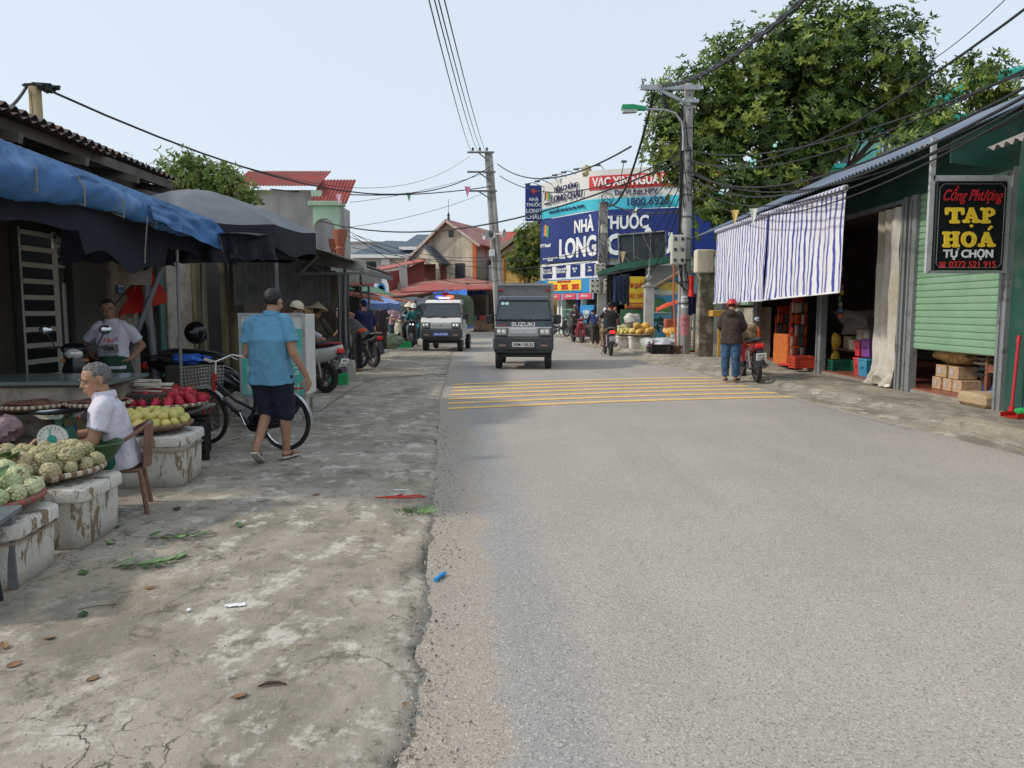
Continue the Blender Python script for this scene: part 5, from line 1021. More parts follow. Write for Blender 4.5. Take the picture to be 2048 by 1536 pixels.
pipe('thick upright grey pipe crossing behind the slanted pipe', (-4.30, 9.2, .03), (-4.44, 9.2, 2.5), .045, GP)
pipe('thin upright pole standing in the dragon fruit stall', (-3.72, 8.5, .03), (-3.70, 8.5, 2.3), .018, GP)
# flag
fl = thing('flag', 'red flag with a yellow star hanging folded from a short pole on the pier', 'flag', (XL + .1, 10.4, 1.5))
MB().tube([(0, 0, 0), (.62, -.1, .62)], .012, 6).build('flagpole', BRN, fl)
def fg(u, v):
    s = .25 + .75 * u; x, y, z = .62 * s + 0, -.1 * s, .62 * s; dr = v * .62 * (.55 + .5 * u)
    return (x + .10 * math.sin(v * 5 + u * 4) * v, y + .13 * math.sin(u * 11 + v * 3) * (.3 + v), z - dr + .05 * v * u)
FR = flat('flag_red', (.62, .025, .012), .6); MB().grid(fg, 26, 14, 0, .003).build('flag_cloth', FR, fl, ang=80)
def starp(r, n=5): return [((r if k % 2 == 0 else r * .38) * math.sin(PI * k / n), (r if k % 2 == 0 else r * .38) * math.cos(PI * k / n)) for k in range(2 * n)]
MB().prism(starp(.10), .012, M=Matrix.Translation((.50, -.15, .28)) @ Matrix.Rotation(.5, 4, 'Z') @ Matrix.Rotation(PI / 2, 4, 'X')).build('star', YEL, fl)
# garments / dark cloths hanging from the awning, torn pale poster with a star
def drape(name, label, cat, x, y, z, w_, h_, mt, seed, ry=0, grp=None, th=.006, gather=.04):
    def f(u, v): return ((u - .5) * w_ * (1 - .15 * math.sin(v * 3)), gather * math.sin(u * 14 + seed) * (.4 + v) + .03 * noise.noise(V((u * 3, v * 3, seed))), -h_ * v * (1 + .12 * noise.noise(V((u * 4, 0, seed)))))
    o = MB().grid(f, 22, 12, 0, th).build(name, mt, loc=(x, y, z), rot=(0, 0, ry), ang=80); return tag(o, label, cat, grp)
drape('dark_cloth', 'black cloth hanging under the blue awning above the grey wall', 'cloth', -4.1, 7.6, 2.5, .7, .62, DC, 1, .5)
drape('dark_cloth', 'black cloth hanging lower beside the torn pale poster', 'cloth', -4.0, 8.5, 2.45, .5, .55, DC, 4, .5)
tp3 = thing('torn_poster', 'torn pale paper poster with outlined stars under the awning', 'poster', (-4.25, 8.6, 2.0))
MB().prism([(-.22, -.3), (.2, -.3), (.22, 0), (.1, .05), (.08, .25), (-.02, .4), (-.1, .28), (-.2, .2)], .01, M=Matrix.Rotation(PI / 2, 4, 'X')).build('paper', PIER, tp3)
for x_s in (.1, -.1):
    pts = starp(.06); MB().tube([V((x_s + a, -.01, .02 + b_)) for a, b_ in pts + pts[:1]], .004, 4).build('star_outline', BK, tp3)

# big dark parasol
def parasol(name, label, cx, cy, zr, za, r, mt, mt2, n=8, val=.16, pole_=True, seed=0, tilt=(0, 0), base=True):
    t = thing(name, label, 'parasol', (cx, cy, .03)); zr -= .03; za -= .03
    def P(k, f): a = 2 * PI * k / n + .2; return V((r * f * math.cos(a), r * f * math.sin(a), za + (zr - za) * (f ** 1.5)))
    m = MB(); st = 6
    def fn(u, v):
        k = u * n; i = int(k) % n; q = k - int(k); p = P(int(k), v).lerp(P(int(k) + 1, v), q); sag = .06 * 4 * q * (1 - q) * v; return p + V((tilt[0] * p.x, 0, -sag * .5 + tilt[0] * p.x + tilt[1] * p.y + .02 * noise.noise(p * 2 + V((seed, 0, 0))))) * 1.0
    m.grid(fn, n * st, 8, 0, .006)
    c = m.build('canopy', mt, t, ang=50)
    v_ = MB(); v_.grid(lambda u, w_: fn(u, 1) + V((.0, 0, -val * w_ * (1 + .25 * noise.noise(V((u * 20, w_, seed)))))) * 1 + (fn(u, 1) * V((1, 1, 0)) if False else V((0, 0, 0))), n * st, 3, 0, .004); v_.build('valance', mt2, t, ang=60)
    for k in range(n): e = fn(k / n, 1); MB().tube([(0, 0, za - .04), fn(k / n, .5) - V((0, 0, .03)), e - V((0, 0, .02))], .009, 5).build('rib', GP, t)
    if pole_: MB().tube([(0, 0, 0), (0, 0, za + .03)], .02, 10).build('pole', GP, t)
    return t
BLKC = pm('black_parasol_cloth', (.016, .018, .024), .75, .3, 3, .3); GRYC = pm('grey_parasol_cloth', (.12, .13, .15), .6, .2, 1.6, .2, dirt=(.08, .09, .10), ds=1.5, da=.4)
parasol('parasol', 'huge grey topped parasol with black valance over the fruit stalls', -4.17, 10.3, 2.46, 3.0, 1.5, GRYC, BLKC, 8, .30)
MB_ = MB().grid(lambda u, v: (-5.3 + 2.35 * u, 8.95 + 2.6 * v, 2.26 + .05 * math.sin(u * 9) + .05 * math.sin(v * 8)), 20, 14, 0, .004)
tag(MB_.build('dark_net', BLKC), 'black shade net sagging under the grey parasol', 'shade net')
for k, (x, y, w_, h_) in enumerate(((-3.55, 9.0, .7, .35), (-3.1, 9.2, .6, .3), (-2.95, 9.9, .7, .25))): drape('net_flap', 'black net flap hanging below the parasol, %s' % ('nearest the blue tarpaulin', 'in the middle', 'at the street corner')[k], 'net', x, y, 2.32, w_, h_, BLKC, 3 + k, .1 + k * .6, 'black net flaps')
# ---------- farther stalls ----------
DSH = pm('dark_sheet_grey', (.10, .10, .095), .7, .3, 2, .15, dirt=(.05, .05, .05), ds=2, da=.5)
t = thg('tin_shed', 'tin roofed market shed with drooping grey sheet eave past the parasol', 'shed', (-4.4, 16, .03))
m = MB(); corr(m, (-3.0, 19.2, 2.3), (-3.2, 13.6, 2.42), (-2.6, 0, .75), .02, .2, sub=4); wb(m, 'roof', DSH, t)
wb(MB().grid(lambda u, v: (-4.3 + 1.35 * u + .05 * v, 15.5 - .1 * v, 2.60 - .2 * u - v * (.22) + .015 * math.sin(v * 18)), 10, 12, 0, .01), 'eave_sheet', pm('worn_tin', (.21, .20, .185), .6, .25, 3, .1), t)
wb(MB().box((-3.0, 17.2, 2.2), (.08, 3.6, .1)).box((-3.7, 15.4, 2.15), (1.4, .05, .05)).tube([(-3.75, 15.4, 2.15), (-4.3, 15.4, 2.5)], .03, 5).tube([(-4.7, 15.4, 1.75), (-3.85, 15.3, 2.5)], .03, 6), 'rafter_frame', GP, t)
for x, y in ((-4.25, 15.4), (-3.75, 19.0), (-4.2, 13.7)): wb(MB().box((x, y, 1.15), (.05, .05, 2.25)), 'post', GP, t)
wb(MB().box((-3.4, 15.6, 1.2), (.05, .05, 2.3)), 'post', GP, t)
m = MB(); corr(m, (-5.2, 14.3, 1.5), (-3.75, 15.9, 1.5), (0, 0, .95), .02, .12, sub=4); wb(m, 'side_sheet', DSH, t)
drape('tied_curtain', 'grey striped curtain gathered and tied round the shed post', 'curtain', -3.40, 15.4, 2.16, .27, 1.5, stripes('curtain_stripe', (.20, .20, .20), (.09, .09, .09), 0, .03, .5, .004), 2, .1, gather=.05)
bk = thg('stall_backdrop', 'dark jumble of tarps and boards closing the back of the left market stalls', 'partition', (-5.6, 20, .03))
for k, (x, y, w_, h_, mt) in enumerate(((-5.3, 17.4, 2.6, 2.3, DKW), (-5.7, 20.5, 3.2, 2.2, INK), (-6.1, 23.5, 3.0, 2.2, DSH), (-6.2, 16, .9, 1.7, pm('ochre_board', (.26, .19, .1), .8, .3, 2)))): wb(MB().box((x, y, h_ / 2), (w_, .1, h_), rz=.05 * k), 'panel', mt, bk)
wb(MB().box((-4.55, 17.3, 1.15), (.28, .05, 1.0)), 'panel', pm('tan_board', (.36, .25, .13), .8, .3, 2), bk)
# green and orange tin roofs beyond
t = thg('green_tin_stall', 'stall with green tin roof and orange red edge strips beyond the grey shed', 'stall', (-4.6, 20, .03))
m = MB(); corr(m, (-4.6, 19.0, 2.02), (-3.5, 23.0, 1.85), (-1.8, .3, .75), .02, .16); wb(m, 'roof', pm('green_tin', (.10, .24, .16), .7, .25, 2, .1, dirt=(.2, .2, .15), ds=2, da=.4), t)
OR_ = pm('orange_tin', (.48, .14, .06), .65, .25, 2.5, .1); m = MB(); corr(m, (-5.4, 18.6, 2.08), (-3.4, 18.8, 1.98), (-.2, .4, .12), .012, .1); corr(m, (-4.5, 18.5, 1.87), (-3.15, 18.9, 1.62), (-.2, .5, .14), .012, .1); wb(m, 'edge_strip', OR_, t)
m = MB(); corr(m, (-5.3, 20, 2.2), (-3.4, 20, 2.1), (0, 0, .4), .02, .16); wb(m, 'ribbed_panel', pm('pale_ribbed', (.32, .31, .28), .7), t)
for x in (-5.2, -4.35, -3.5): wb(MB().box((x, 18.7, 1.0), (.05, .05, 2.0)), 'post', GP, t)
bagblob('green_bags', 'bunch of green plastic bags hanging from the tin stall rail', 'bag bunch', (-4.55, 18.3, 1.2), (.34, .12, .36), pm('bag_green', (.05, .22, .09), .5, .5, 6, .5), 2, .7)
bagblob('red_bags', 'bunch of red and yellow bags hanging in the dark stall', 'bag bunch', (-5.05, 18.5, 1.35), (.25, .12, .3), pm('bag_red', (.35, .04, .02), .5, .6, 6, .5), 6, .8)
t = thing('light_bulb', 'white bulb hanging below the green bags', 'bulb', (-4.28, 18.3, 1.28)); MB().ell((0, 0, 0), (.06, .06, .08), 10).build('glass', WHT, t); MB().tube([(0, 0, .07), (0, 0, .7)], .008, 5).build('cord', BK, t)
# blue-grey parasol and others
BLC = pm('pale_blue_cloth', (.27, .36, .62), .7, .1, 1.5, .1); BLV = pm('blue_valance', (.13, .20, .42), .7, .1, 3)
parasol('parasol', 'pale blue market parasol with darker blue valance', -4.35, 22.0, 1.62, 1.95, 1.12, BLC, BLV, 8, .17)
parasol('parasol', 'dark red parasol edge behind the pale blue parasol', -5.0, 26.5, 1.75, 2.1, 1.0, pm('orange_cloth', (.5, .14, .07), .6), OR_, 8, .08)
# black tarps further on
BT = pm('black_tarp', (.045, .05, .055), .5, .4, 3, .6, .03, bs=6)
def bigtarp(label, pts, mt=BT, nm='tarp', wob=.12):
    a, b_, c, d = [V(p) for p in pts]; m = MB().grid(lambda u, v: a.lerp(b_, u).lerp(d.lerp(c, u), v) + V((0, .08 * math.sin(u * 9), wob * noise.noise(V((u * 6, v * 4, len(label)))))), 26, 10, 0, .01); return tag(m.build(nm, mt, ang=80), label, 'tarpaulin')
bigtarp('crumpled black tarpaulin roof stretched in front of the market hall', [W(765, 600, 33), W(870, 592, 34), W(875, 606, 31), W(762, 618, 31)])
bigtarp('second black tarpaulin hanging as a wall behind the vegetable seller', [W(770, 612, 34), W(850, 606, 34), (px2x(850, 34), 34, .4), (px2x(772, 34), 34, .4)], pm('tarp_slate', (.07, .085, .095), .5, .4, 3, .5))
bigtarp('bright blue tarpaulin strip behind the green truck cover', [W(866, 584, 42), W(934, 580, 42), W(934, 594, 41), W(866, 600, 41)], pm('bright_blue_tarp', (.03, .16, .55), .5))
tag(wb(MB().tube([W(768, 598, 30), W(800, 600, 30), W(826, 605, 30)], [.05, .04, .03], 6), 'orange_rope', OR_), 'orange strap stretched from the parasol to a leaning pole', 'strap')
tag(wb(MB().tube([G(795, 640, 0) * .0 + V((px2x(795, 31), 31, 1.0)), W(828, 606, 31)], .04, 6), 'leaning_pole', STEEL), 'pale pole leaning between the black tarpaulins', 'pole')
pipe('upright pole with knotted rags beside the market hall', (px2x(833, 31), 31, .03), W(831, 600, 31), .05, DKW)
t = thing('shop_signboard', 'small red and blue shop signboard between shed posts', 'sign', (px2x(735, 40), 40, W(0, 575, 40).z)); MB().box((0, 0, 0), (1.3, .1, .7), bev=.03).build('board', flat('promo_blue', (.03, .28, .62), .5), t); text('Đồ', .6, RED, t, (.05, -.06, .02), RY, .05)
t = thing('oval_sign', 'white oval sign with blue edge behind the parasol', 'sign', W(763, 580, 38)); MB().lathe([(.0, -.05), (.5, -.05), (.55, 0), (.5, .05), (0, .05)], 24, M=Matrix.Rotation(PI / 2, 4, 'X') @ Matrix.Diagonal((.7, 1.2, 1, 1))).build('board', WHT, t); MB().lathe([(.3, .055), (.3, .07), (.2, .07), (.2, .055)], 20, M=Matrix.Rotation(PI / 2, 4, 'X') @ Matrix.Diagonal((.7, 1.2, 1, 1))).build('ring_mark', flat('promo_blue', (.03, .28, .62)), t)

# ================= fruit stalls =================
FOAM = None
def foam_mat():
    m, nt, b, co = base_mat('styrofoam'); n = noi(nt, co, 8, 8, .75, (1, 1, .3)); n2 = noi(nt, co, 2.2, 6, .7, (1, 1, .5))
    c = mixc(nt, ramp(nt, n2, .35, .7), (.66, .63, .57), (.50, .46, .39)); c = mixc(nt, ramp(nt, n, .54, .57), c, (.22, .16, .10)); c = mixc(nt, ramp(nt, noi(nt, co, 18, 6, .8), .6, .66, 0, .8), c, (.24, .18, .11))
    sx = nt.nodes.new('ShaderNodeSeparateXYZ'); nt.links.new(co, sx.inputs[0]); c = mixc(nt, ramp(nt, sx.outputs[2], .0, .09, .6, 0), c, (.16, .13, .09))
    nt.links.new(c, b.inputs['Base Color']); b.inputs['Roughness'].default_value = .8
    vo = node(nt, 'ShaderNodeTexVoronoi', i_Scale=90.0); nt.links.new(co, vo.inputs['Vector']); bump(nt, b, math_(nt, 'ADD', vo.outputs['Distance'], math_(nt, 'MULTIPLY', n, 2)), .5, .008); return m
FOAM = foam_mat()
def rrect(w_, d_, r, n=6, s=1.0):
    P = []
    for cx, cy, a0 in ((w_ / 2 - r, d_ / 2 - r, 0), (-w_ / 2 + r, d_ / 2 - r, 90), (-w_ / 2 + r, -d_ / 2 + r, 180), (w_ / 2 - r, -d_ / 2 + r, 270)):
        for k in range(n + 1): a = rad(a0 + 90 * k / n); P.append(((cx + r * math.cos(a)) * s, (cy + r * math.sin(a)) * s))
    return P
def foam(label, c, w_, d_, h_, rz=0, lid=True, strap=True):
    t = thing('styrofoam_box', label, 'box', c, rz, 'styrofoam boxes under the fruit'); r = .09
    m = MB(); lv = [(.0, .93), (.015, .955), (h_ * .5, .975), (h_ * .8, .985), (h_ - .07, 1.0)]
    rs = []
    for z, s in lv: rs.append([V((x + .006 * noise.noise(V((x * 9, y * 9, z * 9 + w_))), y + .006 * noise.noise(V((x * 9 + 4, y * 9, z * 9))), z)) for x, y in rrect(w_, d_, r, 7, s)])
    m.rings(rs); m.build('box_body', FOAM, t, ang=50)
    if lid: m = MB(); m.rings([[V((x, y, z)) for x, y in rrect(w_ + .03, d_ + .03, r, 7, s)] for z, s in ((h_ - .075, .97), (h_ - .07, 1.0), (h_ - .012, 1.0), (h_, .97))]); m.build('lid', FOAM, t, ang=50)
    if strap: m = MB(); P = [V((x, y, h_ * .72)) for x, y in rrect(w_ + .012, d_ + .012, r, 7, .99)]; m.tube(P + P[:1], .008, 5); m.build('tape_band', pm('dirty_tape', (.28, .22, .16), .5, .4, 9), t)
    return t
foam('foam box nearest the camera, brown tape scraps peeling down its flaking side', (-2.76, 3.86, .03), .56, .5, .33, .12)
foam('whiter foam box under the second basket of custard apples', (-2.83, 4.55, .03), .66, .56, .355, .1, strap=False)
foam('wide low foam box under the basket of yellow pears', (-2.93, 6.12, .03), .66, .58, .40, .12)
WK = pm('wicker_brown', (.20, .12, .07), .8, .35, 30, .6, bs=90); WKL = pm('wicker_pale', (.48, .42, .33), .8, .2, 25, .4); WKR = pm('wicker_red', (.34, .07, .07), .7, .3, 20, .4)
def basket(label, c, r, rim2=WKL, tilt=(0, 0)):
    t = thing('fruit_basket', label, 'basket', c, 0, 'flat wicker baskets on the stalls'); t.rotation_euler = (tilt[0], tilt[1], 0)
    MB().lathe([(0, 0), (r * .75, .005), (r * .95, .03), (r, .05), (r * .97, .055), (r * .72, .02), (0, .015)], 40).build('tray', WK, t, ang=60)
    m = MB(); n = 64
    for k in range(n):
        a0, a1 = 2 * PI * k / n, 2 * PI * (k + 1) / n; m.tube([(r * math.cos(a), r * math.sin(a), .05) for a in (a0, (a0 + a1) / 2, a1)], .017, 7, k % 2, cap=False)
    m.build('rim', [WK, rim2], t, ang=60); return t
def fib(n): return [V((math.sqrt(1 - z * z) * math.cos(i * 2.39996), math.sqrt(1 - z * z) * math.sin(i * 2.39996), z)) for i in range(n) for z in [1 - 2 * (i + .5) / n]]
def fruit_mesh(kind, seed):
    bm = bmesh.new(); bmesh.ops.create_icosphere(bm, subdivisions=5 if kind == 'custard' else 3, radius=1); random.seed(seed)
    P = [(p + V((U(-.06, .06), U(-.06, .06), U(-.06, .06)))).normalized() for p in fib(58)]
    cav = []
    for v in bm.verts:
        d = v.co.normalized(); k = 1.0
        if kind == 'custard':
            ds = sorted(((d - p).length for p in P))[:2]; e = ds[1] - ds[0]; k = .88 + .12 * min(1, e / .20) ** .55; k *= 1 + .07 * noise.noise(d * 1.3 + V((seed, 0, 0))); v.co = d * k; v.co.z *= .93
            if d.z > .9: v.co.z *= 1 - (d.z - .9) * 1.2
        elif kind == 'pear':
            k = 1 + .05 * noise.noise(d * 1.5 + V((seed, 0, 0))); v.co = d * k; v.co.z *= .88; rr = math.hypot(d.x, d.y); v.co.z -= .16 * math.exp(-(rr / .2) ** 2) * (1 if d.z > 0 else -1)
    me = bpy.data.meshes.new(kind + '_fruit'); bm.to_mesh(me); bm.free(); me.polygons.foreach_set('use_smooth', [True] * len(me.polygons)); return me
def custard_mat(name, a, b_, groove):
    m, nt, b, co = base_mat(name); g = nt.nodes.new('ShaderNodeNewGeometry'); oi = nt.nodes.new('ShaderNodeObjectInfo')
    c = mixc(nt, oi.outputs['Random'], a, b_); c = mixc(nt, ramp(nt, noi(nt, co, 3, 4), .5, .7, 0, .5), c, (.42, .36, .2)); c = mixc(nt, ramp(nt, noi(nt, co, 24, 4), .62, .7, 0, .6), c, (.16, .12, .06))
    ln_ = nt.nodes.new('ShaderNodeVectorMath'); ln_.operation = 'LENGTH'; mp = nt.nodes.new('ShaderNodeMapping'); mp.inputs['Scale'].default_value = (1, 1, 1 / .93); nt.links.new(co, mp.inputs[0]); nt.links.new(mp.outputs[0], ln_.inputs[0])
    c = mixc(nt, ramp(nt, ln_.outputs['Value'], .895, .945, 1, 0), c, groove); nt.links.new(c, b.inputs['Base Color']); b.inputs['Roughness'].default_value = .6; b.inputs['Subsurface Weight'].default_value = 0; return m
CM = custard_mat('custard_skin', (.36, .44, .20), (.55, .56, .33), (.20, .16, .06)); CM2 = custard_mat('custard_skin_brown', (.34, .33, .15), (.42, .36, .2), (.13, .09, .045))
cmesh = [fruit_mesh('custard', s) for s in (1, 2, 3)]; [me.materials.append(CM) for me in cmesh]
cmesh2 = [me.copy() for me in cmesh]
for me in cmesh2: me.materials.clear(); me.materials.append(CM2)
random.seed(21)
def heap(meshes, name, label, grp, cat, c, r, fr, n, layers=2, zb=.03, sq=1.0, sv=.19):
    """a heap of single fruits: outer ring, inner ring, then upper layer"""
    pos = []
    for L_ in range(layers):
        rr = r - fr * (.7 + L_ * 1.25)
        while rr > fr * .3:
            k = max(1, int(2 * PI * rr / (fr * 2.0)))
            for i in range(k):
                a = 2 * PI * i / k + L_ * .5 + rr * 9; pos.append((rr * math.cos(a) + U(-.35, .35) * fr, rr * math.sin(a) + U(-.35, .35) * fr, zb + fr * (.9 + U(-.1, .2)) + L_ * fr * 1.12))
            rr -= fr * 1.9
        if rr > -fr * .4: pos.append((0, 0, zb + fr * .9 + L_ * fr * 1.4))
    pos = sorted(pos, key=lambda p: p[1] - p[2] * 2)[:n] if n else pos
    for p in pos:
        o = bpy.data.objects.new(name, random.choice(meshes)); C.objects.link(o); s = fr * U(1 - sv, 1 + sv); o.scale = (s, s, s * U(.92, 1.05)); o.location = V(c) + V(p); o.rotation_euler = (U(-1, 1), U(-1, 1), U(0, 6)); tag(o, label, cat, grp)
c1 = V((-2.86, 3.92, .38)); basket('red rimmed flat basket of custard apples nearest the camera', c1, .34, WKR)
heap(cmesh, 'custard_apple', 'knobbly green custard apple heaped in the red rimmed basket', 'custard apples in the red rimmed basket', 'custard apple', c1, .33, .056, 0)
c2 = V((-2.89, 4.60, .40)); basket('brown and cream rimmed basket of custard apples on the whiter foam box', c2, .34, WKL)
heap(cmesh2, 'custard_apple', 'browner custard apple heaped in the brown and cream rimmed basket', 'custard apples in the brown and cream basket', 'custard apple', c2, .33, .054, 0)
c3 = V((-2.95, 6.15, .45)); basket('round brown basket full of yellow green pears', c3, .31, WK)
def skin_mat(name, a, b_, sp):
    m, nt, b, co = base_mat(name); oi = nt.nodes.new('ShaderNodeObjectInfo'); c = mixc(nt, oi.outputs['Random'], a, b_); c = mixc(nt, ramp(nt, noi(nt, co, 2, 3), .45, .7, 0, .6), c, b_); c = mixc(nt, ramp(nt, noi(nt, co, 25, 3), .66, .7, 0, .5), c, sp); nt.links.new(c, b.inputs['Base Color']); b.inputs['Roughness'].default_value = .4; return m
pm_ = [fruit_mesh('pear', s) for s in (1, 2)]; [me.materials.append(skin_mat('pear_skin', (.42, .45, .10), (.66, .52, .16), (.3, .2, .07))) for me in pm_]
heap(pm_, 'pear', 'round yellow green pear in the brown basket', 'pears in the brown basket', 'pear', c3, .30, .045, 0)
c4 = V((-3.22, 6.95, .52)); basket('flat cream rimmed basket of pink dragon fruit', c4, .38, WKL)
def dragon(seed):
    random.seed(seed); m = MB(); m.ell((0, 0, 0), (.72, .72, 1.0), 14, 0)
    for p in fib(26):
        if p.z < -.85: continue
        q = V((p.x * .7, p.y * .7, p.z)); s = (p.cross(V((0, 0, 1)))).normalized() * .13; tip = q + V((p.x * .3, p.y * .3, .52 + .2 * p.z))
        m.add([q - s, q + s, tip, q + V((p.x, p.y, 0)) * .1 + V((0, 0, .16))], [(0, 3, 2), (3, 1, 2), (0, 1, 3)], 1 if p.z > .1 else 0)
    return m.mesh('dragon_fruit', [pm('dragon_pink', (.52, .02, .06), .45, .25, 3, .2), pm('dragon_scale', (.50, .10, .05), .5, .3, 6)], 40, False)
dm = [dragon(1), dragon(2)]; random.seed(5)
heap(dm, 'dragon_fruit', 'pink scaly dragon fruit piled on the cream rimmed basket', 'dragon fruit on the flat basket', 'dragon fruit', c4, .38, .052, 0, 1, sv=.2); heap(dm, 'dragon_fruit', 'pink scaly dragon fruit piled on the cream rimmed basket', 'dragon fruit on the flat basket', 'dragon fruit', c4 + V((0, 0, .055)), .24, .05, 0, 1, sv=.2)
heap(dm, 'dragon_fruit', 'pink dragon fruit on the farther pile by the bicycle wheel', 'dragon fruit by the bicycle wheel', 'dragon fruit', (-3.35, 7.55, .50), .22, .055, 0, 1, sv=.15)
crate('black_crate', 'black plastic crate propping the board beside the pear box', (-3.08, 7.15, .03), (.34, .5, .34), (.012, .012, .014), .35)
tag(MB().box((0, 0, 0), (.82, .75, .03), bev=.008).build('support_board', pm('grey_board', (.2, .18, .16), .8, .3, 5), loc=(-3.34, 7.1, .49)), 'grey board under the dragon fruit', 'board')
tag(MB().box((0, 0, .22), (.5, .7, .44), bev=.02).build('under_stall_box', DKW, loc=(-3.5, 7.1, .03)), 'dark wooden box holding up the grey board', 'box')
# leaves among the custard apples and on the ground
def leafm(name, L_=.16, w_=.05, curl=.3):
    m = MB().grid(lambda u, v: ((v - .5) * w_ * 2 * math.sin(PI * min(1, u * 1.02 + .02)) ** .8, L_ * u, .5 * w_ * abs(v - .5) + curl * L_ * (u * u) * .3), 8, 4, 0, .0012); return m
LG = [pm('leaf_dark', (.03, .075, .025), .4, .3, 10), pm('leaf_mid', (.07, .14, .045), .45, .3, 10), pm('leaf_pale', (.18, .30, .12), .5, .3, 10), pm('leaf_brown', (.26, .15, .075), .8, .3, 12)]
def leaf(label, c, rot, k=0, L_=.16, w_=.04, grp=None, name='leaf'): return tag(leafm('l', L_, w_).build(name, LG[k], loc=c, rot=rot, ang=70), label, 'leaf', grp)
for k in range(11):
    a = U(0, 6.28); rr = U(.05, .22); leaf('dark green leaf tucked among the custard apples in the red rimmed basket', c1 + V((rr * math.cos(a), rr * math.sin(a) - .08, .155 + U(-.02, .03))), (U(-.2, .5), U(-.6, .6), a), int(U(0, 2)), U(.12, .19), .035, 'leaves in the red rimmed basket')
for k in range(5):
    a = U(0, 6.28); leaf('dark green leaf tucked among the browner custard apples', c2 + V((.18 * math.cos(a), .15 * math.sin(a) - .1, .14)), (U(-.2, .5), U(-.6, .6), a), 1, .14, .03, 'leaves in the second basket')
for k, (px, py, n) in enumerate(((350, 1078, 9), (290, 1132, 11))):
    c = G(px, py, .03); t = thing('leafy_twig', 'fresh green leafy twig dropped on the concrete, %s' % ('farther one with the longer stem', 'nearer one with paler leaves')[k], 'twig', c, -.25 + .2 * k, 'leafy twigs on the ground')
    MB().tube([(-.16, -.05, .006), (0, 0, .012), (.12, .05, .02), (.2, .14, .012)], .003, 5).build('stem', pm('twig_stem', (.18, .14, .08), .8), t)
    for q in range(n): x = -.15 + .3 * q / n; leafm('l', U(.07, .12), .018).build('leaf', LG[1 + (q + k) % 2], t, (x, x * .3, .01 + U(0, .01)), (U(-.1, .12), U(-.3, .3), (-1 if q % 2 else 1) * U(.5, 1.2) - 1.4), ang=70)
for k, (px, py, kk, L_) in enumerate(((375, 1110, 1, .1), (230, 1088, 2, .07), (240, 1052, 0, .08), (170, 1150, 1, .08), (165, 1235, 0, .07), (290, 1178, 3, .05), (85, 1278, 3, .05), (12, 1298, 3, .06), (12, 1335, 3, .06), (198, 1352, 3, .05), (495, 1388, 3, .06), (812, 1405, 3, .04), (480, 1055, 1, .08), (640, 988, 3, .06), (355, 1015, 0, .09))):
    leaf('single %s leaf lying on the pavement, %s' % (('dark green', 'green', 'pale green', 'dry brown')[kk], ('beside the farther twig', 'right of the whiter foam box', 'in front of the chair', 'at the foot of the nearest foam box', 'alone left of the dark stain', 'below the nearer twig', 'by the left border, upper', 'at the very left edge, upper', 'at the very left edge, lower', 'in the bare left patch', 'next to the curved husk', 'on the road seam', 'in the middle of the walkway', 'near the red string', 'in front of the pear box')[k]), G(px, py, .034), (U(-.1, .1), U(-.2, .2), U(0, 6)), kk, L_, L_ * .3, 'single fallen leaves')
def litter(name, label, px, py, mb, mt, rz=0, z=.033): c = G(px, py, z); return tag(mb.build(name, mt, loc=c, rot=(0, 0, rz)), label, name.replace('_', ' '))
litter('red_string', 'tangled red plastic string on the cracked concrete', 805, 994, MB().tube([(-.2, -.02, 0), (-.05, .01, .005), (0, .05, .01), (-.03, -.02, .005), (.12, .05, .005), (.17, .01, 0), (.05, -.03, .004), (-.12, -.03, 0)], .005, 6), flat('string_red', (.6, .03, .02), .5))
litter('blue_straw', 'short bright blue tube lying on the road edge', 880, 1156, MB().tube([(-.02, -.055, .01), (.02, .055, .01)], .011, 10), flat('tube_blue', (.02, .28, .62), .35), z=.004)
litter('curved_husk', 'curved dark dry husk on the concrete', 545, 1371, MB().tube([(-.05, -.012, .004), (-.02, .006, .008), (.02, .008, .008), (.05, -.002, .004)], [.003, .007, .006, .003], 7), pm('husk', (.07, .045, .03), .8), .1)
for k, (px, py, L_, a) in enumerate(((590, 1295, .14, .5), (575, 950, .16, .25), (770, 878, .15, .1), (735, 850, .2, .6), (478, 1050, .12, .6), (195, 1215, .16, .4))):
    litter('straw_stalk', 'thin dry stalk lying on the pavement, %s' % ('near the pale patch', 'by the sandal', 'straight one by the seam', 'slanting one behind the red string', 'beside the green leaf', 'beside the dark stain')[k], px, py, MB().tube([(-L_ / 2, 0, .002), (0, .01, .006), (L_ / 2, 0, .002)], .0025, 5), pm('stalk_%d' % (k % 2), ((.4, .33, .2), (.12, .09, .06))[k % 2], .8), a)
litter('paper_scrap', 'small crumpled white paper scrap on the concrete', 470, 1212, MB().grid(lambda u, v: (.09 * (u - .5), .03 * (v - .5), .008 * noise.noise(V((u * 6, v * 6, 0))) + .006), 8, 4, 0, .001), WHT, .2)
litter('paper_scrap', 'tiny white foam crumb left of the paper scrap', 378, 1222, MB().box((0, 0, .006), (.02, .018, .012), bev=.004), WHT)
litter('white_stick', 'white plastic stick beside the red string', 803, 981, MB().tube([(-.06, 0, .004), (.06, .004, .004)], .004, 6), WHT)
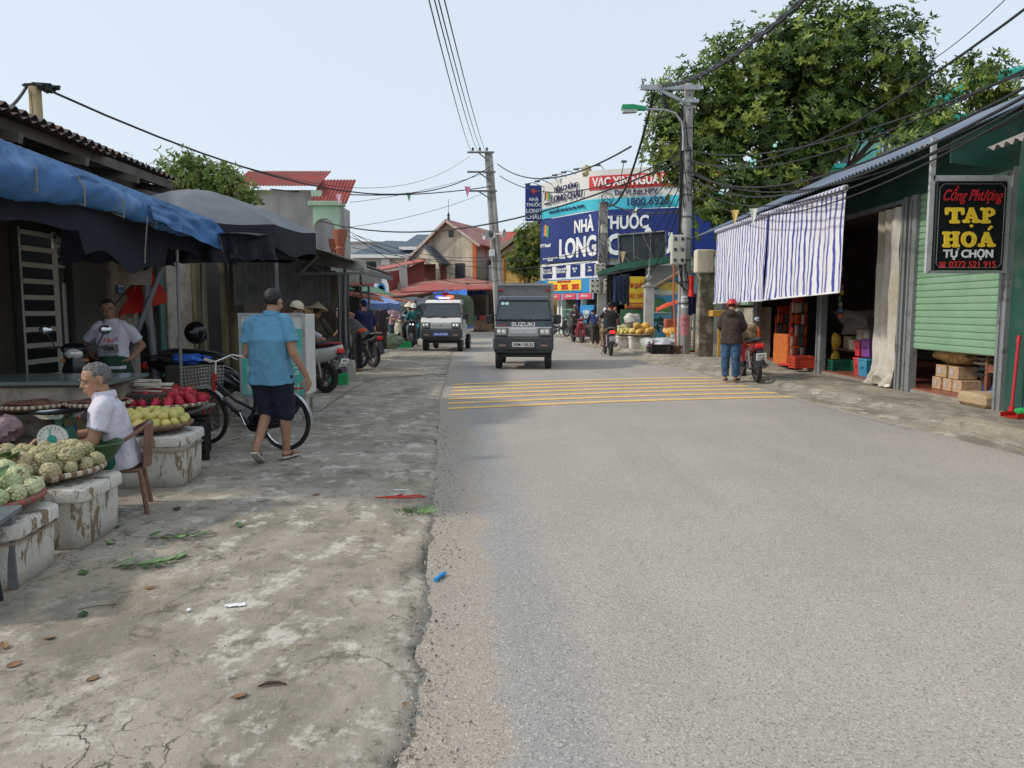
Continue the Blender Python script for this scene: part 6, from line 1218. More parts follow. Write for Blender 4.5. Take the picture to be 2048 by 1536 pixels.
# weed tuft
m = MB()
for k in range(120):
    a = U(0, 6.28); r_ = abs(random.gauss(0, .05)); l_ = U(.04, .11); p = V((r_ * math.cos(a) * 1.6, r_ * math.sin(a), 0)); d_ = V((math.cos(a) * .6, math.sin(a) * .6, U(.3, 1))).normalized() * l_; s = V((-math.sin(a), math.cos(a), 0)) * .004
    m.add([p - s, p + s, p + d_ * .6 + s * .6, p + d_ - V((0, 0, l_ * .2))], [(0, 1, 2, 3)])
tag(m.build('grass_tuft', LG[2], loc=G(832, 1028, .01), fix=False), kind='stuff', label='tuft of grass growing in the seam between pavement and road')
# kitchen scale, dirty display cabinet, low tables
t = thing('market_scale', 'green spring scale with white round dial and steel pan', 'scale', (-3.0, 4.98, .445), rad(8)); SG = pm('scale_green', (.02, .16, .12), .4, .2, 6)
MB().hull([(x, y, 0) for x in (-.12, .12) for y in (-.08, .08)] + [(x, y, .2) for x in (-.07, .07) for y in (-.06, .06)]).build('housing', SG, t)
MB().lathe([(.085, 0), (.093, .008), (.093, .03), (0, .03)], 32, M=Matrix.Translation((0, -.075, .14)) @ Matrix.Rotation(PI / 2, 4, 'X')).build('dial', pm('dial_white', (.62, .62, .58), .35), t)
MB().lathe([(.028, .03), (.028, .036), (0, .036)], 20, M=Matrix.Translation((0, -.075, .14)) @ Matrix.Rotation(PI / 2, 4, 'X')).box((-.01, -.113, .18), (.006, .002, .06)).build('dial_centre', flat('dial_teal', (.02, .3, .25), .4), t)
m = MB()
for k in range(20): a = 2 * PI * k / 20; m.box((.076 * math.sin(a), -.107, .14 + .076 * math.cos(a)), (.003, .002, .01), rot=Matrix.Rotation(a, 3, 'Y'))
m.build('dial_marks', BK, t)
MB().tube([(0, 0, .2), (0, 0, .27)], .02, 8).build('stem', SG, t); MB().lathe([(0, .27), (.12, .272), (.155, .3), (.16, .305), (.12, .282), (0, .28)], 32).build('pan', CHROME, t)
tag(MB().box((0, 0, 0), (.75, .5, .02), bev=.006).build('stall_board', pm('pale_board', (.36, .33, .28), .8, .3, 5), loc=(-3.1, 4.9, .435)), 'worn pale board under the scale', 'board')
tag(MB().box((0, 0, .2), (.55, .4, .4), bev=.02).build('stall_stand', DKW, loc=(-3.2, 4.95, .03)), 'dark box holding up the board under the scale', 'box')
t = thing('metal_table', 'low grey sheet metal table corner at the left edge beside the nearest box', 'table', (-2.74, 3.42, .03), rad(15)); TM = pm('table_metal', (.22, .24, .26), .4, .25, 5, .2, metal=.6, dirt=(.3, .17, .08), ds=4, da=.3)
MB().box((-.1, 0, .40), (.9, .5, .03), bev=.005).box((-.1, -.24, .35), (.9, .02, .1)).build('tabletop', TM, t)
for a, b_ in ((.3, -.2), (-.4, -.2), (.3, .2)): MB().box((a, b_, .195), (.05, .05, .38)).build('leg', TM, t)
t = thing('plastic_stool', 'small dark plastic stool under the grey metal table', 'stool', (-2.52, 3.42, .03), .3); MB().box((0, 0, .2), (.2, .2, .03), bev=.01).build('seat', BK, t)
for a in (-.08, .08):
    for b_ in (-.08, .08): MB().tube([(a * 1.15, b_ * 1.15, 0), (a, b_, .2)], .014, 6).build('leg', BK, t)
cb = thing('market_cabinet', 'battered glass topped display cabinet with peeling stickers behind the scale', 'cabinet', (-4.15, 6.6, .03), rad(5)); CBM = pm('grimy_cabinet', (.26, .23, .18), .6, .5, 3, .2, dirt=(.08, .06, .05), ds=2.4, da=.6)
MB().box((0, 0, .38), (1.5, .75, .75), bev=.01).build('cabinet_body', CBM, cb); MB().box((0, -.02, .79), (1.6, .85, .035), bev=.006).build('glass_top', pm('dull_glass', (.10, .13, .13), .15, .2, 3, 0), cb); MB().box((0, 0, .772), (1.56, .8, .02)).build('top_frame', RUST, cb)
for k in range(4): MB().box((-.5 + k * .33, -.378, .55 - .1 * (k % 2)), (U(.12, .22), .004, U(.1, .2))).build('sticker', pm('stk%d' % k, ((.5, .2, .05), (.45, .43, .4), (.2, .28, .4), (.45, .38, .2))[k], .6, .4, 12), cb)
t = thing('low_shelf_table', 'low timber stall table behind the seated man with trays of dried goods', 'table', (-3.72, 6.15, .03), rad(4))
MB().box((0, 0, .55), (1.0, .5, .035)).box((0, 0, .3), (.95, .45, .03)).build('tabletop', DKW, t)
for a in (-.45, .45):
    for b_ in (-.2, .2): MB().box((a, b_, .27), (.05, .05, .54)).build('leg', DKW, t)
for k, (x, y) in enumerate(((-3.9, 6.15), (-3.45, 6.3))):
    c = (x, y, .6); basket('shallow tray of dried goods on the timber stall table, %s' % ('left of the seated head', 'behind the seated head')[k], c, .24, WKL)
    bagblob('dried_goods', 'pile of dark dried goods on the stall tray, %s' % ('left of the seated head', 'behind the seated head')[k], 'dried goods', (x, y, .62), (.19, .19, .035), pm('dried_brown', (.17, .07, .05), .8, .6, 14, .8), k, .5)
for k in range(9):
    m = MB().box((0, 0, 0), (.32, .03, .012), rz=0); tag(m.build('wood_strip', pm('strip_pale', (.5, .46, .38), .7, .2, 6), loc=(-3.3 + U(-.08, .08), 6.85 + U(-.1, .1), .70 + k * .012), rot=(0, U(-.05, .05), U(-.4, .4))), 'pale split cane strip in the pile behind the seated man', 'cane strip', 'pale cane strips')
tag(MB().box((0, 0, .33), (.5, .4, .64), bev=.01).build('cane_stand', DKW, loc=(-3.35, 6.85, .03)), 'dark box under the pile of cane strips', 'box')
crate('green_crate', 'green plastic crate on the far side of the seated man by the cabinet', (-4.0, 7.3, .35), (.5, .35, .35), (.03, .25, .10), 0)
tag(MB().box((0, 0, .16), (.5, .4, .32), bev=.01).build('crate_stand', DKW, loc=(-4.0, 7.3, .03)), 'dark low box under the green crate by the cabinet', 'box')
bagblob('floral_bag', 'crumpled floral plastic bag on the ground left of the scale', 'bag', (-3.72, 5.5, .45), (.12, .1, .1), pm('floral', (.25, .16, .17), .5, .7, 14, .5), 2, .5)
tag(MB().box((0, 0, .21), (.4, .35, .42), bev=.01).build('bag_stand', DKW, loc=(-3.72, 5.5, .03)), 'dark box under the floral bag', 'box')
# teal glass food cart behind the walking man
ct = thing('food_cart', 'white and teal food cart cabinet with lettering behind the walking man', 'cart', (-2.82, 8.95, .03)); TL = pm('cart_teal', (.09, .42, .34), .4, .1, 3, .02, dirt=(.4, .5, .45), ds=3, da=.3)
MB().box((0, .22, .86), (.78, .44, .96), bev=.008).build('cart_body', pm('cart_white', (.60, .62, .58), .4, .06, 3), ct)
MB().box((0, -.006, .78), (.72, .012, .78)).build('teal_panel', TL, ct); MB().box((-.375, -.01, .86), (.03, .02, .98)).box((.375, -.01, .86), (.03, .02, .98)).box((0, -.01, 1.34), (.78, .03, .03)).build('frame', STEEL, ct)
for k, s in enumerate(('BÁNH MÌ', 'PATE', 'MẬT ONG', 'BÉ NGON')): text(s, .13, pm('cart_ink', (.6, .68, .62), .5), ct, (0, -.014, 1.05 - k * .19), RY, 0, .001, wid=.6)
MB().box((0, .2, .36), (.74, .4, .05)).build('lower_shelf', STEEL, ct)
for a in (-.34, .34):
    for b_ in (.05, .38): MB().box((a, b_, .19), (.035, .035, .36)).build('leg', STEEL, ct)
# drum with post, melons, greens near the curtain post
t = thing('concrete_drum', 'round concrete block holding the foot of the curtain post', 'block', (-3.47, 15.6, .03)); MB().lathe([(.24, 0), (.25, .3), (.23, .36), (0, .36)], 20).build('block_body', PC, t)
bagblob('red_net_bag', 'red net bag of tomatoes beside the concrete block', 'net bag', (-3.85, 15.0, .03), (.22, .2, .24), pm('net_red', (.5, .05, .02), .6, .5, 30, 1.0, .02), 4, .2)
bagblob('cabbage_pile', 'pile of leafy green vegetables behind the scooter tail', 'vegetables', (-4.15, 15.0, .03), (.25, .2, .25), pm('leaf_greens', (.13, .25, .05), .7, .6, 12, 1.0, .03), 5, .6)
crate('green_crate', 'small bright green crate beside the scooter rear wheel', (-3.25, 14.2, .03), (.3, .25, .18), (.02, .35, .12), .2)
for k, (x, y, lb) in enumerate(((-4.8, 25.8, 'pile of pale green vegetables in a plastic sheet'), (-4.35, 27.2, 'second pile of pale vegetables by the market scooter'), (-5.0, 26, 'heap of dark green leaf vegetables behind the pale pile'))):
    bagblob('vegetable_heap', lb, 'vegetables', (x, y, .03), (.42, .32, .28 if k < 2 else .5), pm('veg_%d' % (k == 2), ((.30, .38, .26), (.06, .16, .03))[k == 2], .6, .5, 7, 1.0, .05), k + 2, .5)
tag(MB().lathe([(.5, 0), (.62, .08), (.6, .09), (.48, .02)], 24).build('green_tray', pm('tray_green', (.12, .3, .14), .6), loc=(-4.75, 24.9, .03)), 'flat green tray in front of the vegetable piles', 'tray')
crate('blue_crate', 'low blue crate at the edge of the vegetable piles', (-4.1, 28.2, .03), (.7, .5, .2), (.02, .06, .2), .1)
# ---------- right hand fruit stall by the poles ----------
for k, (px, py, D_, w_) in enumerate(((1255, 700, 27, .75), (1285, 702, 26.2, .85))):
    c = G(px, py, .02); foam('foam box on the right pavement under the %s' % ('green fruit basket', 'yellow melons')[k], (c.x, c.y + .3, .02), w_, .5, .5, 0, strap=False)
    cc = V((c.x, c.y + .3, .53)); basket('basket on the right pavement holding %s' % ('small green fruit', 'yellow melons')[k], cc, .5 if k else .42, WKL)
    if k == 0: heap([x.copy() for x in pm_][:1], 'green_fruit', 'small pale green fruit heaped by the dark motorbike rider', 'green fruit on the right pavement', 'fruit', cc, .42, .075, 0)
    else:
        mm = MB().ell((0, 0, 0), (1, .8, .75), 14).mesh('melon', skin_mat('melon_skin', (.70, .38, .06), (.62, .42, .12), (.5, .3, .1)), 60)
        heap([mm], 'melon', 'orange yellow melon in the heap on the right pavement', 'melons on the right pavement', 'melon', cc, .5, .15, 9)
for k, (px, py, D_, col, lb, r_) in enumerate(((1245, 662, 28, (.45, .42, .22), 'pale bag of fruit behind the green heap', (.35, .25, .22)), (1265, 640, 28.5, (.58, .55, .5), 'white sack stacked behind the fruit baskets', (.3, .25, .25)), (1268, 668, 27.5, (.55, .48, .4), 'pale carton bag in the middle of the stall', (.4, .25, .2)), (1308, 690, 25, (.45, .47, .45), 'clear bag of cabbages by the low wall', (.4, .3, .25)), (1332, 688, 24, (.55, .55, .6), 'white printed sack lying on the cabbages', (.42, .3, .2)), (1325, 705, 24.2, (.2, .06, .12), 'dark purple bag under the white printed sack', (.45, .3, .22)), (1350, 690, 24.5, (.3, .3, .3), 'grey bag leaning on the near pole', (.25, .25, .3)), (1296, 695, 25.6, (.3, .45, .15), 'green cabbage beside the melon basket', (.2, .2, .2)), (1362, 672, 25, (.6, .32, .08), 'orange fruit pile in front of the mural', (.3, .2, .12)))):
    c = W(px, py, D_); zb2 = max(.02, c.z - r_[2]); bagblob('market_sack', lb, 'sack', (c.x, D_, zb2), r_, pm('sack%d' % k, col, .5, .35, 7, .6, .03), k, .45, 18)
for k, (px, py, D_, d_, h_, lb) in enumerate(((1268, 690, 28.6, 1.8, .58, 'long wooden trestle behind the foam boxes'), (1345, 700, 25.3, 1.4, .42, 'low wooden trestle in front of the mural'))):
    t = thing('trestle_table', lb, 'table', (px2x(px, D_), D_, .02)); MB().box((0, 0, h_), (d_, .7, .05)).build('tabletop', BRN, t)
    for a in (-d_ * .45, d_ * .45):
        for b_ in (-.28, .28): MB().box((a, b_, h_ / 2), (.07, .07, h_)).build('leg', BRN, t)
c = G(1322, 712, .02); crate('black_crate', 'black crate of produce standing beside the near pole', (c.x, c.y, .02), (.62, .45, .32), (.012, .012, .014), 0, slots=5)
c = G(1350, 712, .02); t = crate('brick_crate', 'rusty crate of jars right of the black crate', (c.x, c.y, .02), (.36, .35, .3), (.14, .06, .04), 0, slots=3)
t = thing('plastic_bottle', 'old green bottle on the ground left of the black crate', 'bottle', G(1298, 708, .02)); MB().lathe([(.09, 0), (.1, .05), (.1, .22), (.03, .34), (.03, .4), (0, .4)], 12).build('bottle_body', pm('bottle_olive', (.12, .14, .07), .5), t)
c = G(1380, 708, .02); t = thing('red_basin', 'red plastic basin with green things at the foot of the near pole', 'basin', c); MB().lathe([(.2, 0), (.3, .14), (.32, .14), (.28, .12), (.18, .02)], 20).build('bowl', RD, t); MB().ell((0, 0, .1), (.15, .12, .08), 10).build('green_cloth', pm('mesh_green', (.02, .35, .08)), t)
t = thing('broom', 'bamboo handled broom leaning by the white crate stack', 'broom', (c.x + .05, c.y + .3, .02)); MB().tube([(0, 0, .1), (.1, .1, 1.7)], .02, 6).build('handle', OCH, t); MB().hull([(-.12, 0, 0), (.12, 0, 0), (-.12, .08, 0), (.12, .08, 0), (0, .04, .35)]).build('bristles', RD, t)
for k, (z, h_) in enumerate(((0, .5), (.52, .95))): crate('white_crate', 'dirty white crate stacked by the stained pillar, %s' % ('lower', 'upper')[k], (c.x + .32, c.y + .45, .02 + z), (.32, .3, h_), (.48, .44, .38), 0, slots=6 if k == 0 else 3)
# gatehouse bits: white pillar with finial, mural wall, yellow sign, red cloth awning, stained pillar
t = thing('gate_pillar', 'white tiled gate pillar with round finial beside the mural', 'pillar', (px2x(1296, 27.5), 27.5, 0)); z1 = W(0, 575, 27.5).z
MB().box((0, 0, z1 / 2), (.33, .35, z1), bev=.01).build('shaft', pm('white_tile', (.58, .56, .52), .5, .08, 4, .05, dirt=(.4, .36, .3), ds=2, da=.3), t); MB().box((0, 0, z1 + .04), (.45, .45, .1), bev=.02).lathe([(.15, .08), (.08, .16), (.05, .2), (.13, .28), (.14, .36), (.06, .46), (.04, .55), (.07, .62), (.02, .72), (.0, 1.25)], 14, M=Matrix.Translation((0, 0, z1))).build('finial', pm('finial_grey', (.36, .35, .32), .7), t)
Dm = 27.8; x0, x1 = px2x(1304, Dm), px2x(1400, Dm); zt0, zt1 = W(0, 580, Dm).z, W(0, 545, Dm).z
mu = thg('mural_wall', 'low wall painted with a bright landscape mural of lake and pines', 'wall', (x0, Dm, 0))
wb(MB().hull([(x0, Dm, 0), (x1, Dm, 0), (x0, Dm + .2, 0), (x1, Dm + .2, 0), (x0, Dm, zt0), (x0, Dm + .2, zt0), (x0 + (x1 - x0) * .6, Dm, zt1), (x0 + (x1 - x0) * .6, Dm + .2, zt1), (x1, Dm, zt1), (x1, Dm + .2, zt1)]), 'painted_panel', pm('mural_blue', (.07, .38, .62), .6, .3, 1.2, .05, dirt=(.3, .5, .55), ds=1.5, da=.4), mu)
wb(MB().tube([(x0, Dm, zt0 + .05), (x0 + (x1 - x0) * .6, Dm, zt1 + .05), (x1, Dm, zt1 + .05)], .08, 5), 'coping', pm('coping_brown', (.3, .2, .14), .8), mu)
for k, (px, py, rx, rz_, col) in enumerate(((1345, 575, .5, .2, (.75, .55, .12)), (1330, 585, .55, .12, (.6, .62, .55)), (1318, 612, .3, .3, (.12, .3, .14)), (1330, 618, .22, .22, (.2, .36, .1)), (1318, 640, .25, .07, (.04, .12, .08)), (1330, 648, .2, .06, (.04, .12, .08)), (1313, 655, .18, .05, (.04, .12, .08)), (1322, 625, .4, .04, (.6, .7, .7)))):
    p = W(px, py, Dm - .01); wb(MB().ell(p, (rx, .012, rz_), 14), 'painted_shape', pm('mural_%d' % k, col, .7, .3, 5), mu)
wb(MB().tube([W(1318, 665, Dm - .01), W(1314, 650, Dm - .01), W(1322, 642, Dm - .01), W(1320, 632, Dm - .01)], .03, 5), 'painted_trunk', pm('mural_trunk', (.05, .06, .05), .8), mu)
bw = thg('beige_gatehouse', 'pale rendered gatehouse wall rising behind the mural with a green roof edge', 'house', (px2x(1340, 30), 30, 0))
wb(MB().box((px2x(1345, 30), 31.5, W(0, 530, 30).z / 2), (4.3, 2.5, W(0, 530, 30).z)), 'wall', pm('pale_wall2', (.48, .46, .42), .85, .12, 1, .2, dirt=(.33, .31, .28), ds=1, da=.5, streak=True), bw)
wb(MB().tube([W(1195, 548, 29.5), W(1243, 533, 29.5)], .12, 4).tube([W(1232, 535, 29.5), W(1345, 518, 29.5)], .16, 4), 'roof_edge', pm('green_edge', (.06, .20, .13), .6), bw)
sheet(bw, [W(1195, 550, 29.4), W(1345, 521, 29.4), W(1345, 519, 31.5), W(1235, 530, 31.5)], DSH, 'canopy_roof')
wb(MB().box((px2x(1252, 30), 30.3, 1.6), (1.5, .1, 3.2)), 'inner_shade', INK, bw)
m = MB(); z = .1
while z < 1.5: m.box((px2x(1272, 29.2), 29.2, z), (1.25, .04, .09)); z += .1
tag(m.build('green_shutter_gate', pm('shutter_dark_green', (.10, .22, .13), .5)), 'green slatted roller gate behind the fruit stall', 'gate')
ys = thing('yellow_sign', 'tall yellow sign with red words hanging on the green gate', 'sign', (px2x(1268, 28.9), 28.9, 2.0)); zt_, zb3 = W(0, 553, 28.9).z - 2.0, W(0, 617, 28.9).z - 2.0
MB().box((0, 0, (zt_ + zb3) / 2), (.72, .05, zt_ - zb3)).build('board', YEL, ys); MB().box((0, -.01, zb3 + .11), (.70, .05, .22)).build('red_band', flat('band_red', (.55, .10, .05)), ys)
text('TẨM QUẤT', .26, RED, ys, (0, -.03, zt_ - .34), RY, .02, .004, wid=.64); text('GIÁC HƠI', .26, RED, ys, (0, -.03, zt_ - .74), RY, .02, .004, wid=.64); text('ĐT 0974.325', .12, YEL, ys, (0, -.04, zb3 + .11), RY, .02, .004, wid=.6)
# back of the blank hoarding with diagonal braces
hp = [W(1236, 470, 31), W(1331, 462, 30.5), W(1331, 517, 30.5), W(1239, 532, 31)]; hb = thg('blank_hoarding', 'back of a dark grey hoarding with thin pale diagonal braces before the navy sign', 'hoarding', (hp[0].x, 31, 3.5)); m = MB()
m.hull(hp + [p + V((0, .06, 0)) for p in hp]); wb(m, 'panel', pm('hoarding_dark', (.045, .06, .065), .7, .15, 2), hb)
m = MB(); q = [p - V((0, .03, 0)) for p in hp]
for a, b_ in ((q[0], q[1]), (q[1], q[2]), (q[0], q[3])): m.tube([a, b_], .035, 4)
wb(m, 'frame', STEEL, hb); m = MB()
for a, b_ in (((1284, 466), (1308, 519)), ((1240, 503), (1262, 528)), ((1270, 513), (1290, 524)), ((1300, 466), (1302, 520)), ((1267, 468), (1268, 522))): m.tube([W(*a, 30.6), W(*b_, 30.6)], .018, 4)
wb(m, 'brace', STEEL, hb)
# clothes hanging
for k, (px, py, D_, w_, h_, col) in enumerate(((1262, 548, 27.5, .4, 1.1, (.05, .06, .08)), (1250, 552, 27.3, .45, .9, (.035, .05, .10)), (1240, 560, 27.6, .4, .7, (.03, .035, .04)))):
    p = W(px - 12, py, D_); drape('hanging_jeans' if k == 1 else 'hanging_jacket', 'dark garment hung under the small roof, %s' % ('beside the yellow sign', 'blue denim in the middle', 'beside the square pole')[k], 'garment', p.x, D_, p.z, w_, h_, pm('garment%d' % k, col, .9, .3, 5), k + 2, .3, 'garments hung under the small roof')
# stained pillar and wall left of shop
p0, p1_ = G(1392, 705, .02), G(1428, 708, .02)
t = thg('stained_pillar', 'mouldy stained concrete pillar at the corner of the shop eave', 'pillar', (px2x(1408, 21.9), 21.9, 0)); z1 = W(0, 545, 21.9).z; wb(MB().box((px2x(1408, 21.9), 21.9, z1 / 2), (.42, .4, z1), bev=.02), 'shaft', pm('mouldy_concrete', (.37, .33, .26), .9, .25, 2, .4, dirt=(.10, .09, .06), ds=2.2, da=.8), t)
wb(MB().box((px2x(1400, 21.9), 21.7, z1 + .3), (.5, .35, .65), bev=.03).box((px2x(1425, 21.9), 21.7, z1 + .55), (.5, .3, .12)), 'capital', CREAM, t)
tag(wb(MB().box((px2x(1440, 21.5), 21.5, W(0, 627, 21.5).z), (.6, .4, .18), bev=.02).box((px2x(1440, 21.5), 21.65, .6), (.06, .1, 1.1)), 'yellow_counter', pm('counter_yellow', (.55, .32, .06), .6, .15, 4)), 'orange yellow counter ledge beside the stained pillar', 'counter')
t = thing('orange_parasol', 'folded orange red cloth parasol leaning over the fruit by the mural', 'parasol', (px2x(1340, 25.6), 25.6, .02)); zc2 = W(0, 610, 25.6).z
def oc(u, v): return ((u - .5) * 1.1 + .1 * v, -.3 + .6 * v, zc2 + .12 - .45 * (abs(u - .65) ** 1.3) + .06 * noise.noise(V((u * 5, v * 5, 1))) - .1 * (v < .1))
MB().grid(oc, 24, 10, 0, .02).build('canopy', pm('orange_red_cloth', (.60, .08, .03), .6, .15, 4, .4), t, ang=80); MB().tube([(.05, 0, 0), (.05, 0, zc2)], .03, 8).build('pole', GP, t)
bagblob('fruit_pile', 'orange citrus pile on the trestle before the mural', 'fruit pile', (px2x(1352, 25.3), 25.3, .47), (.4, .25, .2), pm('citrus', (.6, .3, .06), .5, .5, 9, .6), 3, .4)
tag(wb(MB().box((px2x(1345, 25.4), 25.45, .95), (.55, .35, .35), bev=.03), 'fruit_carton', pm('carton_red', (.42, .10, .06), .6, .4, 6)), 'red fruit carton stacked on the trestle before the mural', 'carton')
drape('red_flag', 'small red flag by the stained pillar', 'flag', px2x(1381, 22), 22, 2.4, .2, .6, FR, 1, .4); drape('navy_cloth', 'navy cloth hung between the near pole and the stained pillar', 'cloth', px2x(1382, 22.2), 22.2, 1.9, .3, .6, pm('garment9', (.015, .02, .06), .9), 4, .2)
# ================= vehicles =================
TYRE = pm('tyre_rubber', (.028, .027, .026), .85, .25, 30, .3)
XR = Matrix.Rotation(PI / 2, 4, 'Y')     # lathe axis z -> x
YR = Matrix.Rotation(PI / 2, 4, 'X')     # lathe axis z -> y
def wheel_at(par, c, r, w_, axis, spokes=5, rimm=None, name='wheel', tr=None):
    w0 = bpy.data.objects.new(name, None); C.objects.link(w0); w0.parent = par; w0.location = c; t_ = tr or r * .28; rimm = rimm or STEEL
    MB().lathe([(r - t_, -w_ * .4), (r - t_ * .5, -w_ / 2), (r - .01, -w_ * .42), (r, -w_ * .2), (r, w_ * .2), (r - .01, w_ * .42), (r - t_ * .5, w_ / 2), (r - t_, w_ * .4), (r - t_, -w_ * .4)], 32, M=axis, cap=False).build('tyre', TYRE, w0)
    m = MB().lathe([(r - t_ + .004, -w_ * .36), (r - t_ - .02, -w_ * .3), (r - t_ - .02, w_ * .3), (r - t_ + .004, w_ * .36)], 32, M=axis, cap=False).lathe([(.05, -w_ * .5), (.05, w_ * .5)], 14, M=axis)
    for k in range(spokes): m.box((0, (r - t_) / 2, 0), (.03 if spokes < 12 else .006, r - t_ - .01, w_ * .25 if spokes < 12 else .006), M=axis @ Matrix.Rotation(2 * PI * k / spokes, 4, 'Z'))
    m.build('rim', rimm, w0); return w0
CABS = []
def mini_truck(name, label, loc, rz, body, lower, box_kind, plate, platecol, inkcol):
    t = thing(name, label, 'truck', loc, rz); hw = .70
    GL = flat('windscreen_glass', (.10, .13, .14), .06, 0, spec=.8); BP = pm('bumper_grey', (.05, .053, .055), .5, .1, 8, .1)
    def hwz(z): return hw - (.0 if z < 1.0 else (z - 1.0) * .13)
    prof = [(.10, .40), (.02, .55), (.0, .95), (.03, 1.06), (.10, 1.16), (.40, 1.66), (.48, 1.73), (.62, 1.77), (1.15, 1.78), (1.20, 1.70), (1.2, .40)]
    m = MB(); L_ = [V((-hwz(z), y, z)) for y, z in prof]; R_ = [V((hwz(z), y, z)) for y, z in prof]
    ins = lambda P, s: [V((p.x + s * .04 * 0, p.y, p.z)) for p in P]
    m.rings([L_, R_], 0, True, True); del m.f[4], m.m[4]; b = m.build('cab_body', body, t, ang=30); mod(b, 'BEVEL', width=.045, segments=3, limit_method='ANGLE', angle_limit=rad(40))
    # windscreen: rounded pane slightly proud of the sloped front
    p0, p1 = V((0, .115, 1.17)), V((0, .385, 1.645)); up = (p1 - p0); nrm = V((0, -up.z, up.y)).normalized()
    def pane(w0, w1, a, b_, off, name, mt, par):
        P = []
        for s, tt in ((-1, a), (1, a), (1, b_), (-1, b_)): P.append(p0 + up * tt + V((s * (w0 + (w1 - w0) * tt), 0, 0)))
        q = MB(); 
        c = sum(P, V((0, 0, 0))) / 4; Q = []
        for i in range(4):
            A_, B_2 = P[i - 1] - P[i], P[(i + 1) % 4] - P[i]; rr = .06
            for s in range(5): e = s / 4; Q.append(P[i] + A_.normalized() * rr * (1 - e) ** 2 + B_2.normalized() * rr * e ** 2)
        n_ = len(Q); q.add([x + nrm * off for x in Q] + [x + nrm * (off - .02) for x in Q], [tuple(range(n_)), tuple(range(n_, 2 * n_))[::-1]] + [(i, i + n_, (i + 1) % n_ + n_, (i + 1) % n_) for i in range(n_)]); return q.build(name, mt, par, ang=30)
    CG = sheer('cab_glass', (.11, .14, .15), .36, .04, 0); CG.node_tree.nodes['Principled BSDF'].inputs['Specular IOR Level'].default_value = .8; pane(.68, .61, .0, 1.0, .008, 'windscreen', CG, t)
    MB().tube([V((sx_ * (.665 - .075 * tt), p0.y + up.y * tt, p0.z + up.z * tt)) + nrm * .01 for sx_, tt in ((-1, .03), (-1, .97), (1, .97), (1, .03), (-1, .03))], .014, 6).build('windscreen_seal', BK, t)
    MB().box((0, .42, 1.10), (1.3, .35, .10), bev=.02).box((0, 1.1, 1.0), (1.3, .08, 1.0)).build('dashboard', pm('cab_interior', (.05, .05, .055), .8), t)
    for s in (-1, 1): MB().box((s * .33, .98, 1.12), (.46, .12, .62), bev=.05).box((s * .33, .93, 1.50), (.24, .09, .16), bev=.03).build('seat', pm('cab_seat', (.14, .14, .15), .8), t)
    MB().lathe([(.17, -.012), (.185, 0), (.17, .012), (.16, 0), (.17, -.012)], 20, M=Matrix.Translation((.33, .50, 1.19)) @ Matrix.Rotation(-.9, 4, 'X'), cap=False).build('steering_wheel', BK, t)
    CABS.append(t)
    # what shows faintly behind the glass: driver, wheel, seats as shapes on the dash line
    for s in (-1, 1):
        MB().hull([V((s * (hwz(z) + .004), y, z)) for y, z in ((.42, 1.18), (1.02, 1.16), (1.02, 1.62), (.62, 1.62), (.47, 1.45))] + [V((s * (hwz(z) - .02), y, z)) for y, z in ((.42, 1.18), (1.02, 1.16), (1.02, 1.62), (.62, 1.62), (.47, 1.45))]).build('side_window', GL, t)
        MB().box((s * (hw + .004), .72, .82), (.01, .78, .58), bev=.004).build('door', body, t)
        MB().box((s * (hw + .012), .98, 1.02), (.02, .12, .03), bev=.008).build('door_handle', BK, t)
        mr = MB().box((s * .82, .20, 1.20), (.17, .06, .22), bev=.025).tube([(s * .68, .16, 1.12), (s * .78, .2, 1.14)], .015, 6).tube([(s * .66, .2, 1.3), (s * .78, .2, 1.24)], .012, 6); mr.build('mirror', BK, t)
        hl = MB().box((s * .515, -.012, .90), (.33, .05, .22), bev=.02).build('headlight', False or pm('lamp_bezel', (.12, .12, .12), .35, .05), t)
        MB().box((s * .515, -.042, .90), (.24, .03, .155), bev=.025).build('lens', flat('lens_glass', (.42, .44, .45), .08, .6), hl)
        for dx in (-.055, .055): MB().lathe([(.045, 0), (.03, .012), (0, .012)], 12, M=Matrix.Translation((s * .515 + dx, -.058, .90)) @ YR).build('bulb', flat('bulb_bright', (.75, .75, .72), .15, .3), hl)
        MB().box((s * .50, -.075, .575), (.17, .02, .05), bev=.01).build('fog_lamp', pm('fog_amber', (.25, .16, .12), .3, .1), t)
        a0 = V((s * -.02 - .02, .065, 1.125)); MB().tube([V((-.05 if s > 0 else -.55, .085, 1.13)), V((.25 if s > 0 else -.3, .10, 1.17)), V((.5 if s > 0 else .02, .12, 1.16))], .010, 5).build('wiper', BK, t)
        MB().box((s * .62, .42, .40), (.14, .3, .14), bev=.03).build('wheel_arch', BP, t)
    MB().box((0, -.006, .905), (1.36, .035, .23), bev=.012).build('front_band', lower or pm('band_grey', (.45, .45, .44), .45, .06), t)
    MB().box((0, -.028, .915), (.66, .03, .14), bev=.015).build('grille_panel', pm('grille_silver', (.50, .51, .52), .3, .05, metal=.3), t)
    em = MB().prism(starp(.035, 5), .01, M=Matrix.Translation((0, -.046, .915)) @ YR); em.build('emblem', CHROME, t)
    MB().box((0, .02, .62), (1.44, .17, .34), bev=.045).box((0, .03, .47), (1.3, .12, .14), bev=.03).build('bumper', BP, t)
    MB().box((0, -.072, .43), (.7, .02, .05)).build('air_slot', BK, t)
    pl_ = MB().box((0, -.078, .60), (.52, .012, .115), bev=.004).build('number_plate', flat('plate_' + plate[:3], platecol, .4), t); text(plate, .105, flat('plateink_' + plate[:3], inkcol, .5), pl_, (0, -.086, .60), RY, .012, .001, wid=.46)
